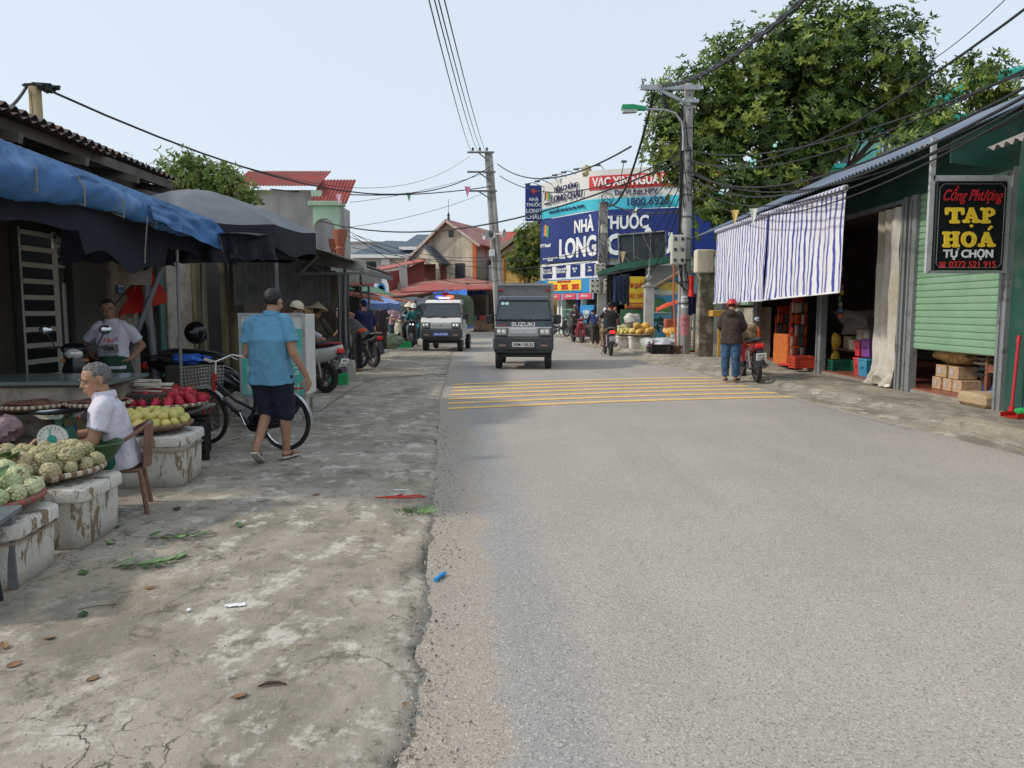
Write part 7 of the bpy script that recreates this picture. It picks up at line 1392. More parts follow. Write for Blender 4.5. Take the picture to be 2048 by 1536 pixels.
    # chassis, deck
    MB().box((0, 1.7, .42), (.9, 3.1, .14)).box((0, .4, .33), (1.1, .5, .08)).build('chassis', BK, t)
    for x, y in ((-.6, .42), (.6, .42), (-.6, 2.45), (.6, 2.45)): wheel_at(t, (x, y, .27), .27, .16, XR, 8, pm('wheel_steel', (.25, .25, .25), .5))
    if box_kind == 'box':
        G_ = pm('cargo_grey', (.20, .20, .19), .5, .08, 3, .05, dirt=(.13, .12, .11), ds=3, da=.25)
        bx = MB().box((0, 2.25, 1.36), (1.44, 1.95, 1.42), bev=.01).build('cargo_box', G_, t)
        m = MB()
        for s in (-1, 1): m.box((s * .71, 1.27, 1.36), (.07, .05, 1.46)); m.box((0, 1.27, 1.36 + s * .705), (1.37, .05, .06)); m.box((s * .725, 2.25, .68), (.02, 1.96, .07))
        m.build('box_frame', pm('frame_alu', (.33, .33, .32), .4, .1, metal=.4), bx)
        for s in (-1, 1): MB().box((s * .60, 1.235, 1.92), (.12, .02, .06), bev=.01).build('marker_light', flat('marker_red', (.3, .02, .02), .3), bx)
        m = MB()
        for k in range(14): m.box((-.72, 1.35 + k * .13, 1.36), (.03, .05, 1.36))
        m.build('side_ribs', G_, bx)
        text('SUZUKI', .135, pm('lettering_silver', (.55, .55, .55), .3), t, (0, .035, 1.075), (PI / 2 - .35, 0, 0), .028, .004, wid=.56)
        text('CARRY', .055, flat('carry_red', (.45, .03, .05)), t, (-.49, .02, 1.055), (PI / 2 - .3, 0, 0), .02, .004, shear=.3); text('Blind', .045, flat('blind_green', (.05, .35, .08)), t, (.47, .02, 1.075), (PI / 2 - .3, 0, 0), .02, .004)
        for dx in (-.05, .05): q = p0 + up * .84; MB().lathe([(.045, 0), (.045, .004), (0, .004)], 16, M=Matrix.Translation(q + V((-.45 + dx, 0, 0)) + nrm * .014) @ Matrix.Rotation(PI / 2 - .52, 4, 'X')).build('sticker', flat('sticker_mint', (.35, .6, .55)), t)
    else:
        OL = pm('olive_canvas', (.075, .105, .06), .85, .2, 2.5, .5, .02, bs=7); W2 = WHITEP
        def cv(u, v):
            a = -PI / 2 * 1.0 + PI * u; x = .74 * (abs(math.sin(a)) ** .35) * (1 if math.sin(a) > 0 else -1); z = .86 + 1.13 * (abs(math.cos(a)) ** .3)
            return (x + .015 * noise.noise(V((v * 9, u * 9, 0))), 1.25 + 1.9 * v, z + .02 * noise.noise(V((v * 6, u * 6, 3))) - .02 * math.sin(v * PI * 4) ** 2)
        m = MB().grid(cv, 26, 14); m.f.append(tuple(i * 15 for i in range(27))); m.f.append(tuple(i * 15 + 14 for i in range(27))[::-1]); m.m += [0, 0]; m.build('canvas_cover', OL, t, ang=60)
        MB().box((0, 2.2, .78), (1.46, 1.95, .30), bev=.01).build('drop_side', WHITEP, t)
        for s in (-1, 1): MB().box((s * .735, 2.2, .80), (.012, 1.9, .10)).build('blue_stripe', flat('stripe_blue', (.05, .12, .45)), t)
        for x in (-.28, .28): MB().box((x, 1.24, 1.80), (.05, .02, .05), bev=.01).build('buckle', STEEL, t)
        bar = MB().box((-.02, .95, 1.81), (.62, .14, .05), bev=.01).build('light_bar', BK, t)
        MB().box((-.20, .95, 1.875), (.26, .15, .09), bev=.03).build('blue_lamp', flat('lamp_blue_lit', (.04, .05, .9), .3, 0, 4), bar); MB().box((.16, .95, 1.875), (.26, .15, .09), bev=.03).build('red_lamp', flat('lamp_red_lit', (1, .06, .03), .3, 0, 3.5), bar)
        MB().box((-.02, .88, 1.845), (.40, .03, .03)).build('white_lamp', flat('lamp_white_lit', (1, .75, .85), .3, 0, 3), bar)
        MB().box((-.0, .95, 1.975), (.22, .13, .13), bev=.02).build('siren', flat('siren_maroon', (.18, .01, .02), .3), bar)
        text('S', .05, CHROME, t, (0, -.05, .915), RY, .02)
    return t
g = G(1046, 737, 0); 
mini_truck('mini_truck', 'dark navy box truck with silver grille coming towards the camera mid road', (g.x + .0, g.y - .35, 0), rad(-2), pm('truck_navy', (.018, .022, .034), .3, .1, 2, 0, coat=.6), None, 'box', '30M-158.23', (.62, .60, .58), (.02, .02, .02))
g = G(884, 703, 0)
mini_truck('mini_truck', 'white canvas covered truck with blue number plate and lit red and blue beacon', (g.x, g.y - .25, 0), rad(-4), pm('truck_white', (.70, .69, .65), .35, .05, 2, 0, dirt=(.45, .42, .36), ds=2, da=.1, coat=.5), pm('truck_white', (.7, .69, .65)), 'canvas', '29A-013.84', (.02, .10, .42), (.75, .75, .75))

def scooter(name, label, loc, rz, col, col2=None, steer=0, kind='scooter', plate='', helm=False, lean=0, seatcol=None, rack=False, grp=None, lit=False, mirrorlit=True, scale=1):
    """faces +x; wheels at x=+.62 and -.58"""
    t = thing(name, label, 'motorbike' if kind != 'scooter' else 'scooter', loc, rz, grp); t.rotation_euler = (lean, 0, rz); t.scale = (scale,) * 3
    P = pm('bike_%d_%d_%d' % tuple(int(c * 99) for c in col), col, .3, .08, 4, .0, coat=.5); P2 = pm('bike_%d_%d_%d' % tuple(int(c * 99) for c in (col2 or (.05, .05, .05))), col2 or (.05, .05, .05), .4, .1, 4, .02); S = seatcol or BK; ENG = pm('engine_grey', (.10, .10, .10), .5, .3, 9, .2, metal=.4)
    rw, fw = (.255, .27) if kind == 'scooter' else (.285, .29); X0_, X1_ = -.58, .64; tw = .10 if kind == 'scooter' else .085
    wheel_at(t, (X0_, 0, rw), rw, tw, YR, 5 if kind == 'scooter' else 5, pm('alloy_dark', (.14, .14, .14), .4, metal=.5), tr=rw * .36); fwh = wheel_at(t, (X1_, 0, fw), fw, tw * .9, YR, 5, pm('alloy_dark', (.14, .14, .14), .4, metal=.5), tr=fw * .3)
    m = MB()     # tail and under-seat body
    if kind == 'scooter':
        sec = [(-.92, .74, .82, .04), (-.80, .62, .80, .11), (-.55, .50, .78, .15), (-.25, .40, .74, .16), (-.05, .30, .66, .13), (.02, .26, .40, .10)]
    else: sec = [(-.86, .72, .80, .04), (-.70, .62, .78, .09), (-.45, .54, .74, .11), (-.15, .46, .70, .10), (.1, .40, .60, .07), (.2, .38, .5, .05)]
    rs = [[V((x, w_ * math.cos(a) * (1 if abs(math.sin(a)) < .95 else .6), (z0 + z1) / 2 + (z1 - z0) / 2 * math.sin(a))) for a in [2 * PI * k / 14 for k in range(14)]] for x, z0, z1, w_ in sec]
    m.rings(rs); m.build('rear_body', P, t, ang=50)
    m = MB().box((-.02, 0, .27), (.50, .26, .07), bev=.02) if kind == 'scooter' else MB().tube([(.15, 0, .45), (-.1, 0, .3), (-.45, 0, .35)], .05, 8); m.box((-.35, 0, .33), (.42, .2, .2), bev=.05).tube([(-.3, .1, .3), (X0_, .1, rw)], .045, 8).build('engine', ENG, t)
    # front shield and steering column
    sh_ = [(.34, .28, .04, .15), (.44, .50, .02, .19), (.50, .75, 0, .19), (.47, .93, 0, .13)] if kind == 'scooter' else [(.30, .36, 0, .10), (.40, .55, 0, .17), (.44, .78, 0, .14), (.42, .92, 0, .1)]
    m = MB(); rs = []
    for x, z, _, w_ in sh_: rs.append([V((x + dx, y * w_, z)) for dx, y in ((.0, -1), (.09, -.75), (.14, 0), (.09, .75), (0, 1), (-.05, .5), (-.06, 0), (-.05, -.5))])
    m.rings(rs); m.build('front_shield', P, t, ang=40)
    fr = MB(); fr.tube([(X1_, .055, fw), (.56, .055, .55), (.46, .03, .85)], .022, 8).tube([(X1_, -.055, fw), (.56, -.055, .55), (.46, -.03, .85)], .022, 8); fr.build('fork', ENG, t)
    m = MB().grid(lambda u, v: (X1_ + (fw + .035) * math.cos(.1 + 2.0 * u), (v - .5) * .13, fw + (fw + .035) * math.sin(.1 + 2.0 * u) - abs(v - .5) * .05), 12, 4, 0, .006); m.build('front_mudguard', P, t, ang=60)
    m = MB().tube([(.40, -.33, .98), (.44, -.16, 1.0), (.47, 0, .93), (.44, .16, 1.0), (.40, .33, .98)], .014, 8); hb_ = m.build('handlebar', ENG, t)
    MB().tube([(.41, -.24, .99), (.395, -.36, .975)], .02, 8).build('grip', BK, hb_); MB().tube([(.41, .24, .99), (.395, .36, .975)], .02, 8).build('grip', BK, hb_)
    MB().box((.46, 0, .98), (.16, .26, .12), bev=.045).build('handlebar_cover', P, t)
    for s in (-1, 1):
        mm = MB().tube([(.42, s * .2, 1.0), (.42, s * .27, 1.14)], .008, 6); o = mm.build('mirror', BK, t); MB().ell((.41, s * .285, 1.18), (.018, .065, .05), 14).build('mirror_glass', flat('mirror_sky', (.6, .63, .65), .08, .9), o)
        MB().ell((.5, s * .1, .80 if kind == 'scooter' else .86), (.03, .04, .02), 8).build('indicator', flat('amber', (.6, .2, .03), .3), t)
    MB().ell((.565 if kind == 'scooter' else .52, 0, .86 if kind == 'scooter' else .93), (.05, .09, .06), 14).build('headlight', flat('headlamp_lit' if lit else 'headlamp', (.7, .7, .65), .1, .2, 1.2 if lit else 0), t)
    m = MB(); rs = [[V((x, w_ * math.cos(a), z + h_ * math.sin(a))) for a in [2 * PI * k / 12 for k in range(12)]] for x, z, w_, h_ in ((-.80, .83, .06, .02), (-.62, .83, .13, .05), (-.35, .81, .14, .055), (-.1, .78, .11, .05), (.02, .74, .05, .03))]; m.rings(rs); m.build('seat', S, t, ang=50)
    MB().tube([(-.55, .12, .80), (-.82, .10, .84), (-.92, 0, .85), (-.82, -.10, .84), (-.55, -.12, .80)], .013, 6).build('grab_rail', P2 if col2 else ENG, t)
    MB().box((-.90, 0, .72), (.05, .16, .09), bev=.02).build('tail_light', flat('tail_lit' if lit else 'tail_red', (.7, .02, .015), .3, 0, 1.2 if lit else 0), t)
    MB().hull([(-.86, -.06, .68), (-.86, .06, .68), (-1.0, -.07, .36), (-1.0, .07, .36), (-.88, -.06, .68), (-1.02, 0, .36)]).build('rear_mudguard', BK, t)
    if plate:
        p_ = MB().box((0, 0, 0), (.19, .012, .14), bev=.004).build('number_plate', WHT, t, (-.985, 0, .52), (rad(18), 0, -PI / 2))
        a_, b_ = plate.split('|'); text(a_, .055, BK, p_, (0, -.008, .03), RY, .012, .001); text(b_, .062, BK, p_, (0, -.008, -.035), RY, .012, .001)
    MB().tube([(-.25, -.14, .28), (-.5, -.16, .30), (-.85, -.17, .40)], [.03, .05, .045], 12).build('exhaust', STEEL if kind != 'scooter' else ENG, t)
    for s in (-1, 1): MB().tube([(X0_, s * .11, rw), (-.5, s * .12, .62)], .022, 8).build('rear_shock', pm('shock_metal', (.35, .3, .28), .4, metal=.6), t)
    MB().tube([(-.1, .1, .28), (-.02, .22, .02)], .012, 6).build('side_stand', ENG, t)
    if kind != 'scooter': MB().tube([(-.05, -.26, .3), (-.05, .26, .3)], .014, 6).build('footpeg', BK, t)
    return t
# helmets
def helmet(name, label, loc, col, rz=0, visor=False, r=.13, par=None, peak=True):
    t = thing(name, label, 'helmet', loc, rz) if par is None else None; P = par or t
    M_ = pm('helm_%d_%d_%d' % tuple(int(c * 99) for c in col), col, .25, .06, 4, 0, coat=.4)
    return t
# parked or ridden machines
g = G(1243, 716, 0)
scooter('motorbike', 'grey motorbike with lit red tail lamp ridden by the man in a black shirt', (G(1222, 712, 0).x - .02, G(1222, 712, 0).y + .62, 0), rad(91), (.04, .04, .045), (.2, .2, .2), kind='bike', plate='29Z1|123.45', lit=True, scale=1.04)
g = G(1157, 686, 0)
scooter('scooter', 'dark red scooter facing the camera at the kerb with a parka clad rider', (g.x, g.y + .55, 0), rad(-78), (.22, .02, .03), None, plate='', scale=1.02)
scooter('scooter', 'second dark scooter parked close behind the dark red one', (g.x + .5, g.y + 1.2, 0), rad(-70), (.10, .10, .11), None)
scooter('scooter', 'navy scooter parked nose on beside the blue poster of the pharmacy', (px2x(1172, 38), 38.5, 0), rad(-60), (.04, .06, .14), None)
scooter('motorbike', 'dark motorbike parked on the pharmacy forecourt right of the truck mirror', (px2x(1118, 40), 40.5, 0), rad(-50), (.03, .03, .035), None, kind='bike')
gr = G(1515, 765, .03)
scooter('motorbike', 'old dark red underbone motorbike parked in front of the grocery with shopping on it', (gr.x + .04, gr.y + .60, .03), rad(86), (.20, .015, .02), (.05, .05, .05), kind='bike', plate='29-S6|7788', lean=rad(-4))
gr = G(645, 786, .03)
scooter('scooter', 'white and red scooter parked tail outwards behind the blue shirted man', (gr.x - .46, gr.y + .34, .03), rad(150), (.60, .60, .58), (.42, .03, .03), plate='29N1|636.70', lean=rad(3), seatcol=pm('seat_dark', (.03, .025, .025), .5))
gr = G(735, 735, .03)
scooter('motorbike', 'dark motorbike carrying the navy hooded woman at the market', (gr.x - .25, gr.y + .45, .03), rad(132), (.05, .05, .055), (.3, .3, .3), kind='bike')
scooter('scooter', 'black scooter parked between the stalls behind the conical hat seller', (px2x(660, 17.5), 17.6, .03), rad(30), (.025, .025, .03), (.4, .05, .03))
g = G(822, 696, 0)
scooter('scooter', 'black and cream scooter carrying two riders beside the white truck', (g.x, g.y + .55, .0), rad(-86), (.03, .03, .035), None, lit=True, scale=1.02)
scooter('scooter', 'pale cream scooter parked facing the camera left of the black one', (px2x(803, 29.8), 30.2, 0), rad(-100), (.55, .50, .36), None)
scooter('motorbike', 'black motorbike parked in the dark doorway behind the glass topped cabinet', (-4.75, 8.5, .03), rad(-75), (.012, .012, .014), (.15, .15, .15), kind='bike')
scooter('motorbike', 'black motorbike with a full face helmet on its mirror beside the pier', (-3.95, 10.4, .03), rad(15), (.012, .012, .014), None, kind='bike')
scooter('motorbike', 'black motorbike squeezed between the bicycle and the food cart', (-3.55, 9.3, .03), rad(8), (.014, .014, .016), None, kind='bike')
t = thing('motorbike_helmet', 'black full face helmet hanging over the parked motorbike handlebar', 'helmet', (-3.92, 9.45, 1.14), rad(60)); MB().ell((0, 0, 0), (.15, .125, .14), 18).build('shell', flat('helmet_black', (.012, .012, .013), .15), t); MB().grid(lambda u, v: ((.153) * math.cos(-1.1 + 2.2 * u), .128 * math.sin(-1.1 + 2.2 * u), -.09 + .1 * v), 12, 4, 0, .004).build('visor', flat('visor', (.10, .11, .12), .05), t)
MB().tube([(.0, -.1, -.1), (0, -.03, -.2), (0, .08, -.12)], .006, 5).build('strap', BK, t)
bagblob('blue_bag', 'crumpled blue plastic bag in the motorbike seat area behind the bicycle basket', 'bag', (-3.72, 8.75, .80), (.2, .14, .06), pm('bag_blue', (.03, .12, .5), .4, .3, 8, .6), 3, .5)
tag(MB().box((-3.7, 8.75, .41), (.5, .3, .76), bev=.02).build('bag_carton', DKW), 'dark carton carrying the blue bag behind the bicycle', 'carton')
# ---------- bicycle ----------
gb = G(572, 900, .03); gf = G(405, 888, .03)
bd_ = (gf - gb); ang = math.atan2(bd_.y, bd_.x); WB = .98
bk = thing('bicycle', 'old dark bicycle with wire front basket and red fork behind the walking man', 'bicycle', (gb.x, gb.y, .03), ang); r = .29
for x in (0, WB):
    w0 = bpy.data.objects.new('wheel', None); C.objects.link(w0); w0.parent = bk; w0.location = (x, 0, r)
    MB().lathe([(r - .03, -.012), (r - .01, -.02), (r, -.008), (r, .008), (r - .01, .02), (r - .03, .012), (r - .03, -.012)], 48, M=YR, cap=False).build('tyre', TYRE, w0)
    m = MB().lathe([(r - .042, -.011), (r - .028, -.013), (r - .028, .013), (r - .042, .011), (r - .042, -.011)], 48, M=YR, cap=False); m.lathe([(.02, -.04), (.02, .04)], 10, M=YR)
    m.build('rim', CHROME, w0); m = MB()
    for k in range(32): a = 2 * PI * k / 32; m.tube([(.02 * math.cos(a + .8 * (-1) ** k), .03 * (-1) ** k, .02 * math.sin(a + .8 * (-1) ** k)), ((r - .04) * math.cos(a), 0, (r - .04) * math.sin(a))], .0015, 4, cap=False)
    m.build('spokes', STEEL, w0, fix=False)
    m = MB().grid(lambda u, v: ((r + .025) * math.cos((-.35 if x == 0 else .2) + (2.9 if x == 0 else 2.3) * u + (0.3 if x == 0 else 0)) * (-1 if x == 0 else 1), (v - .5) * .05, (r + .025) * math.sin((-.35 if x == 0 else .2) + (2.9 if x == 0 else 2.3) * u + (.3 if x == 0 else 0)) - .02 * abs(v - .5)), 20, 4, 0, .002); m.build('mudguard', pm('dull_chrome', (.45, .45, .45), .3, .1, metal=.8), bk, (x, 0, r), ang=60)
BF = pm('bike_frame_black', (.02, .02, .025), .35, .1, 6); RF = pm('bike_fork_red', (.42, .03, .025), .4, .1, 6)
bb = (.42, 0, .24); ht = (.84, 0, .66); hbm = (.86, 0, .56)
m = MB().tube([bb, (.30, 0, .60)], .018, 10).tube([(.31, 0, .52), (.0, .05, r)], .009, 6).tube([(.31, 0, .52), (.0, -.05, r)], .009, 6).tube([bb, (0, .05, r)], .011, 6).tube([bb, (0, -.05, r)], .011, 6).tube([hbm, bb], .022, 10).tube([ht, (.60, 0, .48), (.34, 0, .38)], .017, 10)
m.build('frame', BF, bk); MB().tube([hbm, (.835, 0, .74)], .024, 10).tube([(.88, .05, .52), (WB, .05, r)], .013, 8).tube([(.88, -.05, .52), (WB, -.05, r)], .013, 8).build('fork', RF, bk)
MB().tube([(.835, 0, .70), (.825, 0, .86)], .012, 8).tube([(.70, -.27, .90), (.80, -.22, .92), (.83, 0, .86), (.80, .22, .92), (.70, .27, .90)], .011, 8).build('handlebar', CHROME, bk)
for s in (-1, 1): MB().tube([(.73, s * .26, .905), (.63, s * .285, .89)], .015, 8).build('grip', pm('grip_cream', (.55, .5, .4), .6), bk); MB().tube([(.79, s * .20, .90), (.72, s * .22, .87)], .005, 5).build('brake_lever', CHROME, bk)
MB().hull([(.17, -.09, .68), (.17, .09, .68), (.14, 0, .67), (.30, -.07, .67), (.30, .07, .67), (.44, 0, .66), (.17, -.09, .63), (.17, .09, .63), (.30, 0, .62), (.42, 0, .64), (.2, 0, .70)]).build('saddle', BK, bk); MB().tube([(.30, 0, .58), (.28, 0, .66)], .012, 8).build('seat_post', CHROME, bk)
MB().lathe([(.085, -.008), (.085, .008)], 28, M=Matrix.Translation((.42, -.05, .24)) @ YR).build('chainring', BK, bk); MB().hull([(.42, -.07, .24 + .09), (.42, -.07, .15), (.0, -.07, r + .05), (0, -.07, r - .05), (.42, -.05, .33), (.42, -.05, .15), (0, -.05, r + .05), (0, -.05, r - .05)]).build('chain_guard', BF, bk)
MB().tube([(.42, -.08, .24), (.36, -.09, .10)], .009, 6).tube([(.42, .08, .24), (.48, .09, .38)], .009, 6).build('crank', CHROME, bk)
for x, y, z in ((.35, -.12, .09), (.49, .12, .39)): MB().box((x, y, z), (.09, .06, .02), bev=.006).build('pedal', BK, bk)
m = MB(); m.box((-.02, 0, .62), (.34, .02, .012)).box((-.02, .05, .62), (.34, .01, .012)).box((-.02, -.05, .62), (.34, .01, .012)).tube([(0, .06, r), (-.02, .06, .62)], .006, 5).tube([(0, -.06, r), (-.02, -.06, .62)], .006, 5)
for k in range(5): m.box((-.17 + k * .08, 0, .625), (.012, .11, .01))
m.build('rear_rack', RF, bk)
m = MB(); by0, bz0, bx0_ = .16, .60, .88
for k in range(7):
    z = bz0 + k * .035; e = .02 * k / 6; P_ = [(bx0_ - e, -by0 - e, z), (bx0_ + .22 + e, -by0 - e, z), (bx0_ + .22 + e, by0 + e, z), (bx0_ - e, by0 + e, z), (bx0_ - e, -by0 - e, z)]; m.tube(P_, .0028, 4)
for k in range(9):
    y = -by0 + 2 * by0 * k / 8; m.tube([(bx0_ - .02, y, bz0 + .21), (bx0_, y, bz0), (bx0_ + .22, y, bz0), (bx0_ + .24, y, bz0 + .21)], .0022, 4)
for k in range(6):
    x = bx0_ + .22 * k / 5; m.tube([(x, -by0 - .02, bz0 + .21), (x, -by0, bz0), (x, by0, bz0), (x, by0 + .02, bz0 + .21)], .0022, 4)
m.build('basket', pm('basket_wire', (.42, .42, .38), .4, metal=.3), bk, fix=False)
# ================= people =================
SKIN = lambda k=1.0: pm('skin_%d' % int(k * 100), (.36 * k, .19 * k, .12 * k), .55, .12, 9, .1, .004)
HAIRB = pm('black_hair', (.02, .017, .015), .6, .3, 40, .6, .006, bs=120); HAIRG = pm('grey_hair', (.13, .125, .12), .65, .6, 45, .7, .006, bs=120)
def cap2(m, p0, p1, r0, r1, n=14, flatc=False, sq=1.0, ax=None):
    """tapered limb with rounded ends (flatc: open-hem style flat ends); sq squashes it across ax"""
    p0, p1 = V(p0), V(p1); t = (p1 - p0).normalized(); a = (V(ax) if ax else (t.cross(V((0, 0, 1))) if abs(t.z) < .9 else V((1, 0, 0)))); a = (a - t * a.dot(t)).normalized(); b = t.cross(a); rs = []
    L_ = [(p0, r0)] + [(p0.lerp(p1, k / 4), r0 + (r1 - r0) * k / 4) for k in (1, 2, 3)] + [(p1, r1)]
    if not flatc: L_ = [(p0 - t * r0 * .97, r0 * .25), (p0 - t * r0 * .7, r0 * .72)] + L_ + [(p1 + t * r1 * .7, r1 * .72), (p1 + t * r1 * .97, r1 * .25)]
    for c, r in L_: rs.append([c + a * r * math.cos(2 * PI * k / n) + b * r * sq * math.sin(2 * PI * k / n) for k in range(n)])
    m.rings(rs)
def sects(m, S, n=20, p=.85):
    rs = []
    for c, rx, ry, ax in S:
        ax = V(ax).normalized(); c = V(c); nxt = V(S[min(len(S) - 1, S.index((c, rx, ry, ax)) + 1)][0]) if False else None
        rs.append((c, rx, ry, ax))
    out = []
    for i, (c, rx, ry, ax) in enumerate(rs):
        t = (rs[min(i + 1, len(rs) - 1)][0] - rs[max(i - 1, 0)][0]).normalized(); a = (ax - t * ax.dot(t)).normalized(); b = t.cross(a)
        f = lambda x: math.copysign(abs(x) ** p, x)
        out.append([c + a * rx * f(math.cos(2 * PI * k / n)) + b * ry * f(math.sin(2 * PI * k / n)) for k in range(n)])
    m.rings(out)
def hand(m, w_, e, pn, s, curl=.5, sc=1.0):
    """palm, four unequal bent fingers and a thumb from its side; w_ wrist, e forearm direction, pn palm normal, s thumb side"""
    e = V(e).normalized(); pn = V(pn); pn = (pn - e * pn.dot(e)).normalized(); sd = e.cross(pn).normalized() * s; w_ = V(w_)
    cap2(m, w_ + e * .015, w_ + e * .075 * sc, .030 * sc, .036 * sc, 12, False, .5, sd)
    for k, (o_, L_) in enumerate(((.030, .066), (.010, .076), (-.011, .070), (-.030, .054))):
        p = w_ + e * .085 * sc + sd * o_ * sc; d = e; q = p
        for j_ in range(3): d = (d + pn * curl * (.35 + .1 * j_ + .05 * k)).normalized(); r = q + d * L_ * sc * (.42, .33, .25)[j_]; cap2(m, q, r, (.0095 - .001 * j_) * sc, (.0085 - .001 * j_) * sc, 8); q = r
    p = w_ + e * .03 * sc + sd * .03 * sc; q = p + (e * .5 + sd * .8 + pn * .3).normalized() * .035 * sc; cap2(m, p, q, .013 * sc, .011 * sc, 8); cap2(m, q, q + (e * .85 + sd * .2 + pn * .35 * (1 + curl)).normalized() * .035 * sc, .011 * sc, .009 * sc, 8)
def person(label, loc, rz, J, shirt=None, legs=None, skin=1.0, hair=None, shoe=None, sleeve=.5, leglen=1.0, vox=.012, group=None, face=True, hcov=1.0, curl=.5, scale=1.0, fat=1.0, loose=1.0, shirtlow=.0, long_hem=0, neckcol=None, extra=None):
    """J: joints in the person's own frame, facing -Y. One continuous body mesh; hair and clothing are its children"""
    root = None; sk = SKIN(skin); J = {k: V(v) for k, v in J.items()}
    P, Cn, N_, H = J['pel'], J['chest'], J['neck'], J['head']; sx = (J['shR'] - J['shL']).normalized(); hx = (J['hipR'] - J['hipL']).normalized(); fw = V(J.get('face', V((0, -1, 0)))).normalized()
    hup = (H - N_).normalized(); hup = (hup + V((0, 0, .6))).normalized(); hrt = fw.cross(hup).normalized(); fw = hup.cross(hrt).normalized() ; M = Matrix((hrt, -fw, hup)).transposed()   # head frame: -y is face
    def HP(x, y, z): return H + M @ V((x, y, z))
    m = MB()
    f = fat; W2 = P.lerp(Cn, .5)
    TS = [(P - (Cn - P).normalized() * .07, .13 * f, .10 * f, hx), (P, .16 * f, .115 * f, hx), (W2, .140 * f, .105 * f, (hx + sx)), (Cn, .155 * f, .112 * f, sx), (Cn.lerp(N_, .55), .150, .092, sx), (Cn.lerp(N_, .85), .10, .07, sx), (N_, .06, .06, sx)]
    sects(m, TS); cap2(m, Cn.lerp(N_, .8), N_.lerp(H, .5), .058, .052)
    # head: skull, jaw, nose, ears, brow, lips
    m.ell(HP(0, .012, .028), (.074, .093, .085), 16, rot=M); m.ell(HP(0, -.022, -.04), (.058, .066, .062), 14, rot=M); m.ell(HP(0, -.055, -.085), (.026, .026, .022), 10, rot=M)
    m.hull([HP(-.008, -.078, .022), HP(.008, -.078, .022), HP(-.019, -.085, -.024), HP(.019, -.085, -.024), HP(0, -.115, -.020), HP(0, -.088, -.032), HP(0, -.08, .03)])
    for s in (-1, 1):
        m.ell(HP(s * .076, .012, -.008), (.010, .019, .032), 10, rot=M @ Matrix.Rotation(s * .3, 3, 'Z')); m.ell(HP(s * .030, -.074, .020), (.026, .014, .009), 8, rot=M); m.ell(HP(s * .040, -.058, -.028), (.024, .024, .022), 8, rot=M)
    m.ell(HP(0, -.088, -.050), (.024, .010, .006), 8, rot=M); m.ell(HP(0, -.086, -.062), (.020, .010, .007), 8, rot=M)
    for s, a in ((1, 'R'), (-1, 'L')):
        sh, el, wr = J['sh' + a], J['el' + a], J['wr' + a]
        cap2(m, sh, el, .050 * f, .040); cap2(m, el, wr, .040, .025); e = (wr - el).normalized()
        hd = V(J.get('hd' + a, e)); pn = V(J.get('pn' + a, (-s, 0, 0))); hand(m, wr, hd, pn, -s if 'flip' + a in J else s, J['cv' + a].x if 'cv' + a in J else curl)
        hp, kn, an = J['hip' + a], J['kn' + a], J['an' + a]; cap2(m, hp, kn, .082 * f, .056); cap2(m, kn, an, .052, .036); 
        ca = (kn - an).normalized(); back = ca.cross((J['ft' + a]).cross(ca)).normalized(); cap2(m, kn.lerp(an, .2) - back * .015, kn.lerp(an, .5) - back * .012, .046, .040)
        fd = J['ft' + a].normalized(); cap2(m, an - fd * .03 + V((0, 0, -.035)), an + fd * .13 + V((0, 0, -.045)) + fd * 0, .034, .030, 12, False, .65, fd.cross(V((0, 0, 1)))); 
        for k in range(3): cap2(m, an + fd * .13 + fd.cross(V((0, 0, 1))) * (.02 - .02 * k) + V((0, 0, -.05)), an + fd * (.185 - .012 * k) + fd.cross(V((0, 0, 1))) * (.022 - .022 * k) + V((0, 0, -.055)), .014, .010, 8)
    b = m.build('person', sk, loc=loc, rot=(0, 0, rz), ang=180); b.scale = (scale,) * 3; tag(b, label, 'person', group)
    mod(b, 'REMESH', mode='VOXEL', voxel_size=vox * .75, use_smooth_shade=True); mod(b, 'SMOOTH', iterations=3, factor=.5)
    if face:
        for s in (-1, 1):
            o = MB().ell(HP(s * .030, -.0815, .006), (.013, .007, .006), 10, rot=M).build('eye', flat('eye_white', (.45, .42, .38), .2), b); MB().ell(HP(s * .030, -.0868, .006), (.006, .003, .0055), 8, rot=M).build('pupil', BK, o)
            MB().tube([HP(s * .014, -.0885, .024), HP(s * .030, -.091, .030), HP(s * .048, -.079, .025)], .004, 5).build('eyebrow', HAIRB if hair is not HAIRG else HAIRG, b)
        MB().ell(HP(0, -.0955, -.056), (.021, .004, .0075), 10, rot=M).build('lips', pm('lips', (.25, .09, .08), .5), b)
    def cloth(mb, name, mt, wr_=.012, v=vox, dep=4):
        o = mb.build(name, mt, b, ang=180); mod(o, 'REMESH', mode='VOXEL', voxel_size=v * .8, use_smooth_shade=True); mod(o, 'SMOOTH', iterations=2, factor=.5)
        tx = bpy.data.textures.get('folds') or bpy.data.textures.new('folds', 'CLOUDS'); tx.noise_scale = .11; tx.noise_depth = 1; mod(o, 'DISPLACE', texture=tx, strength=wr_ * 2.6, mid_level=.5, texture_coords='LOCAL'); return o
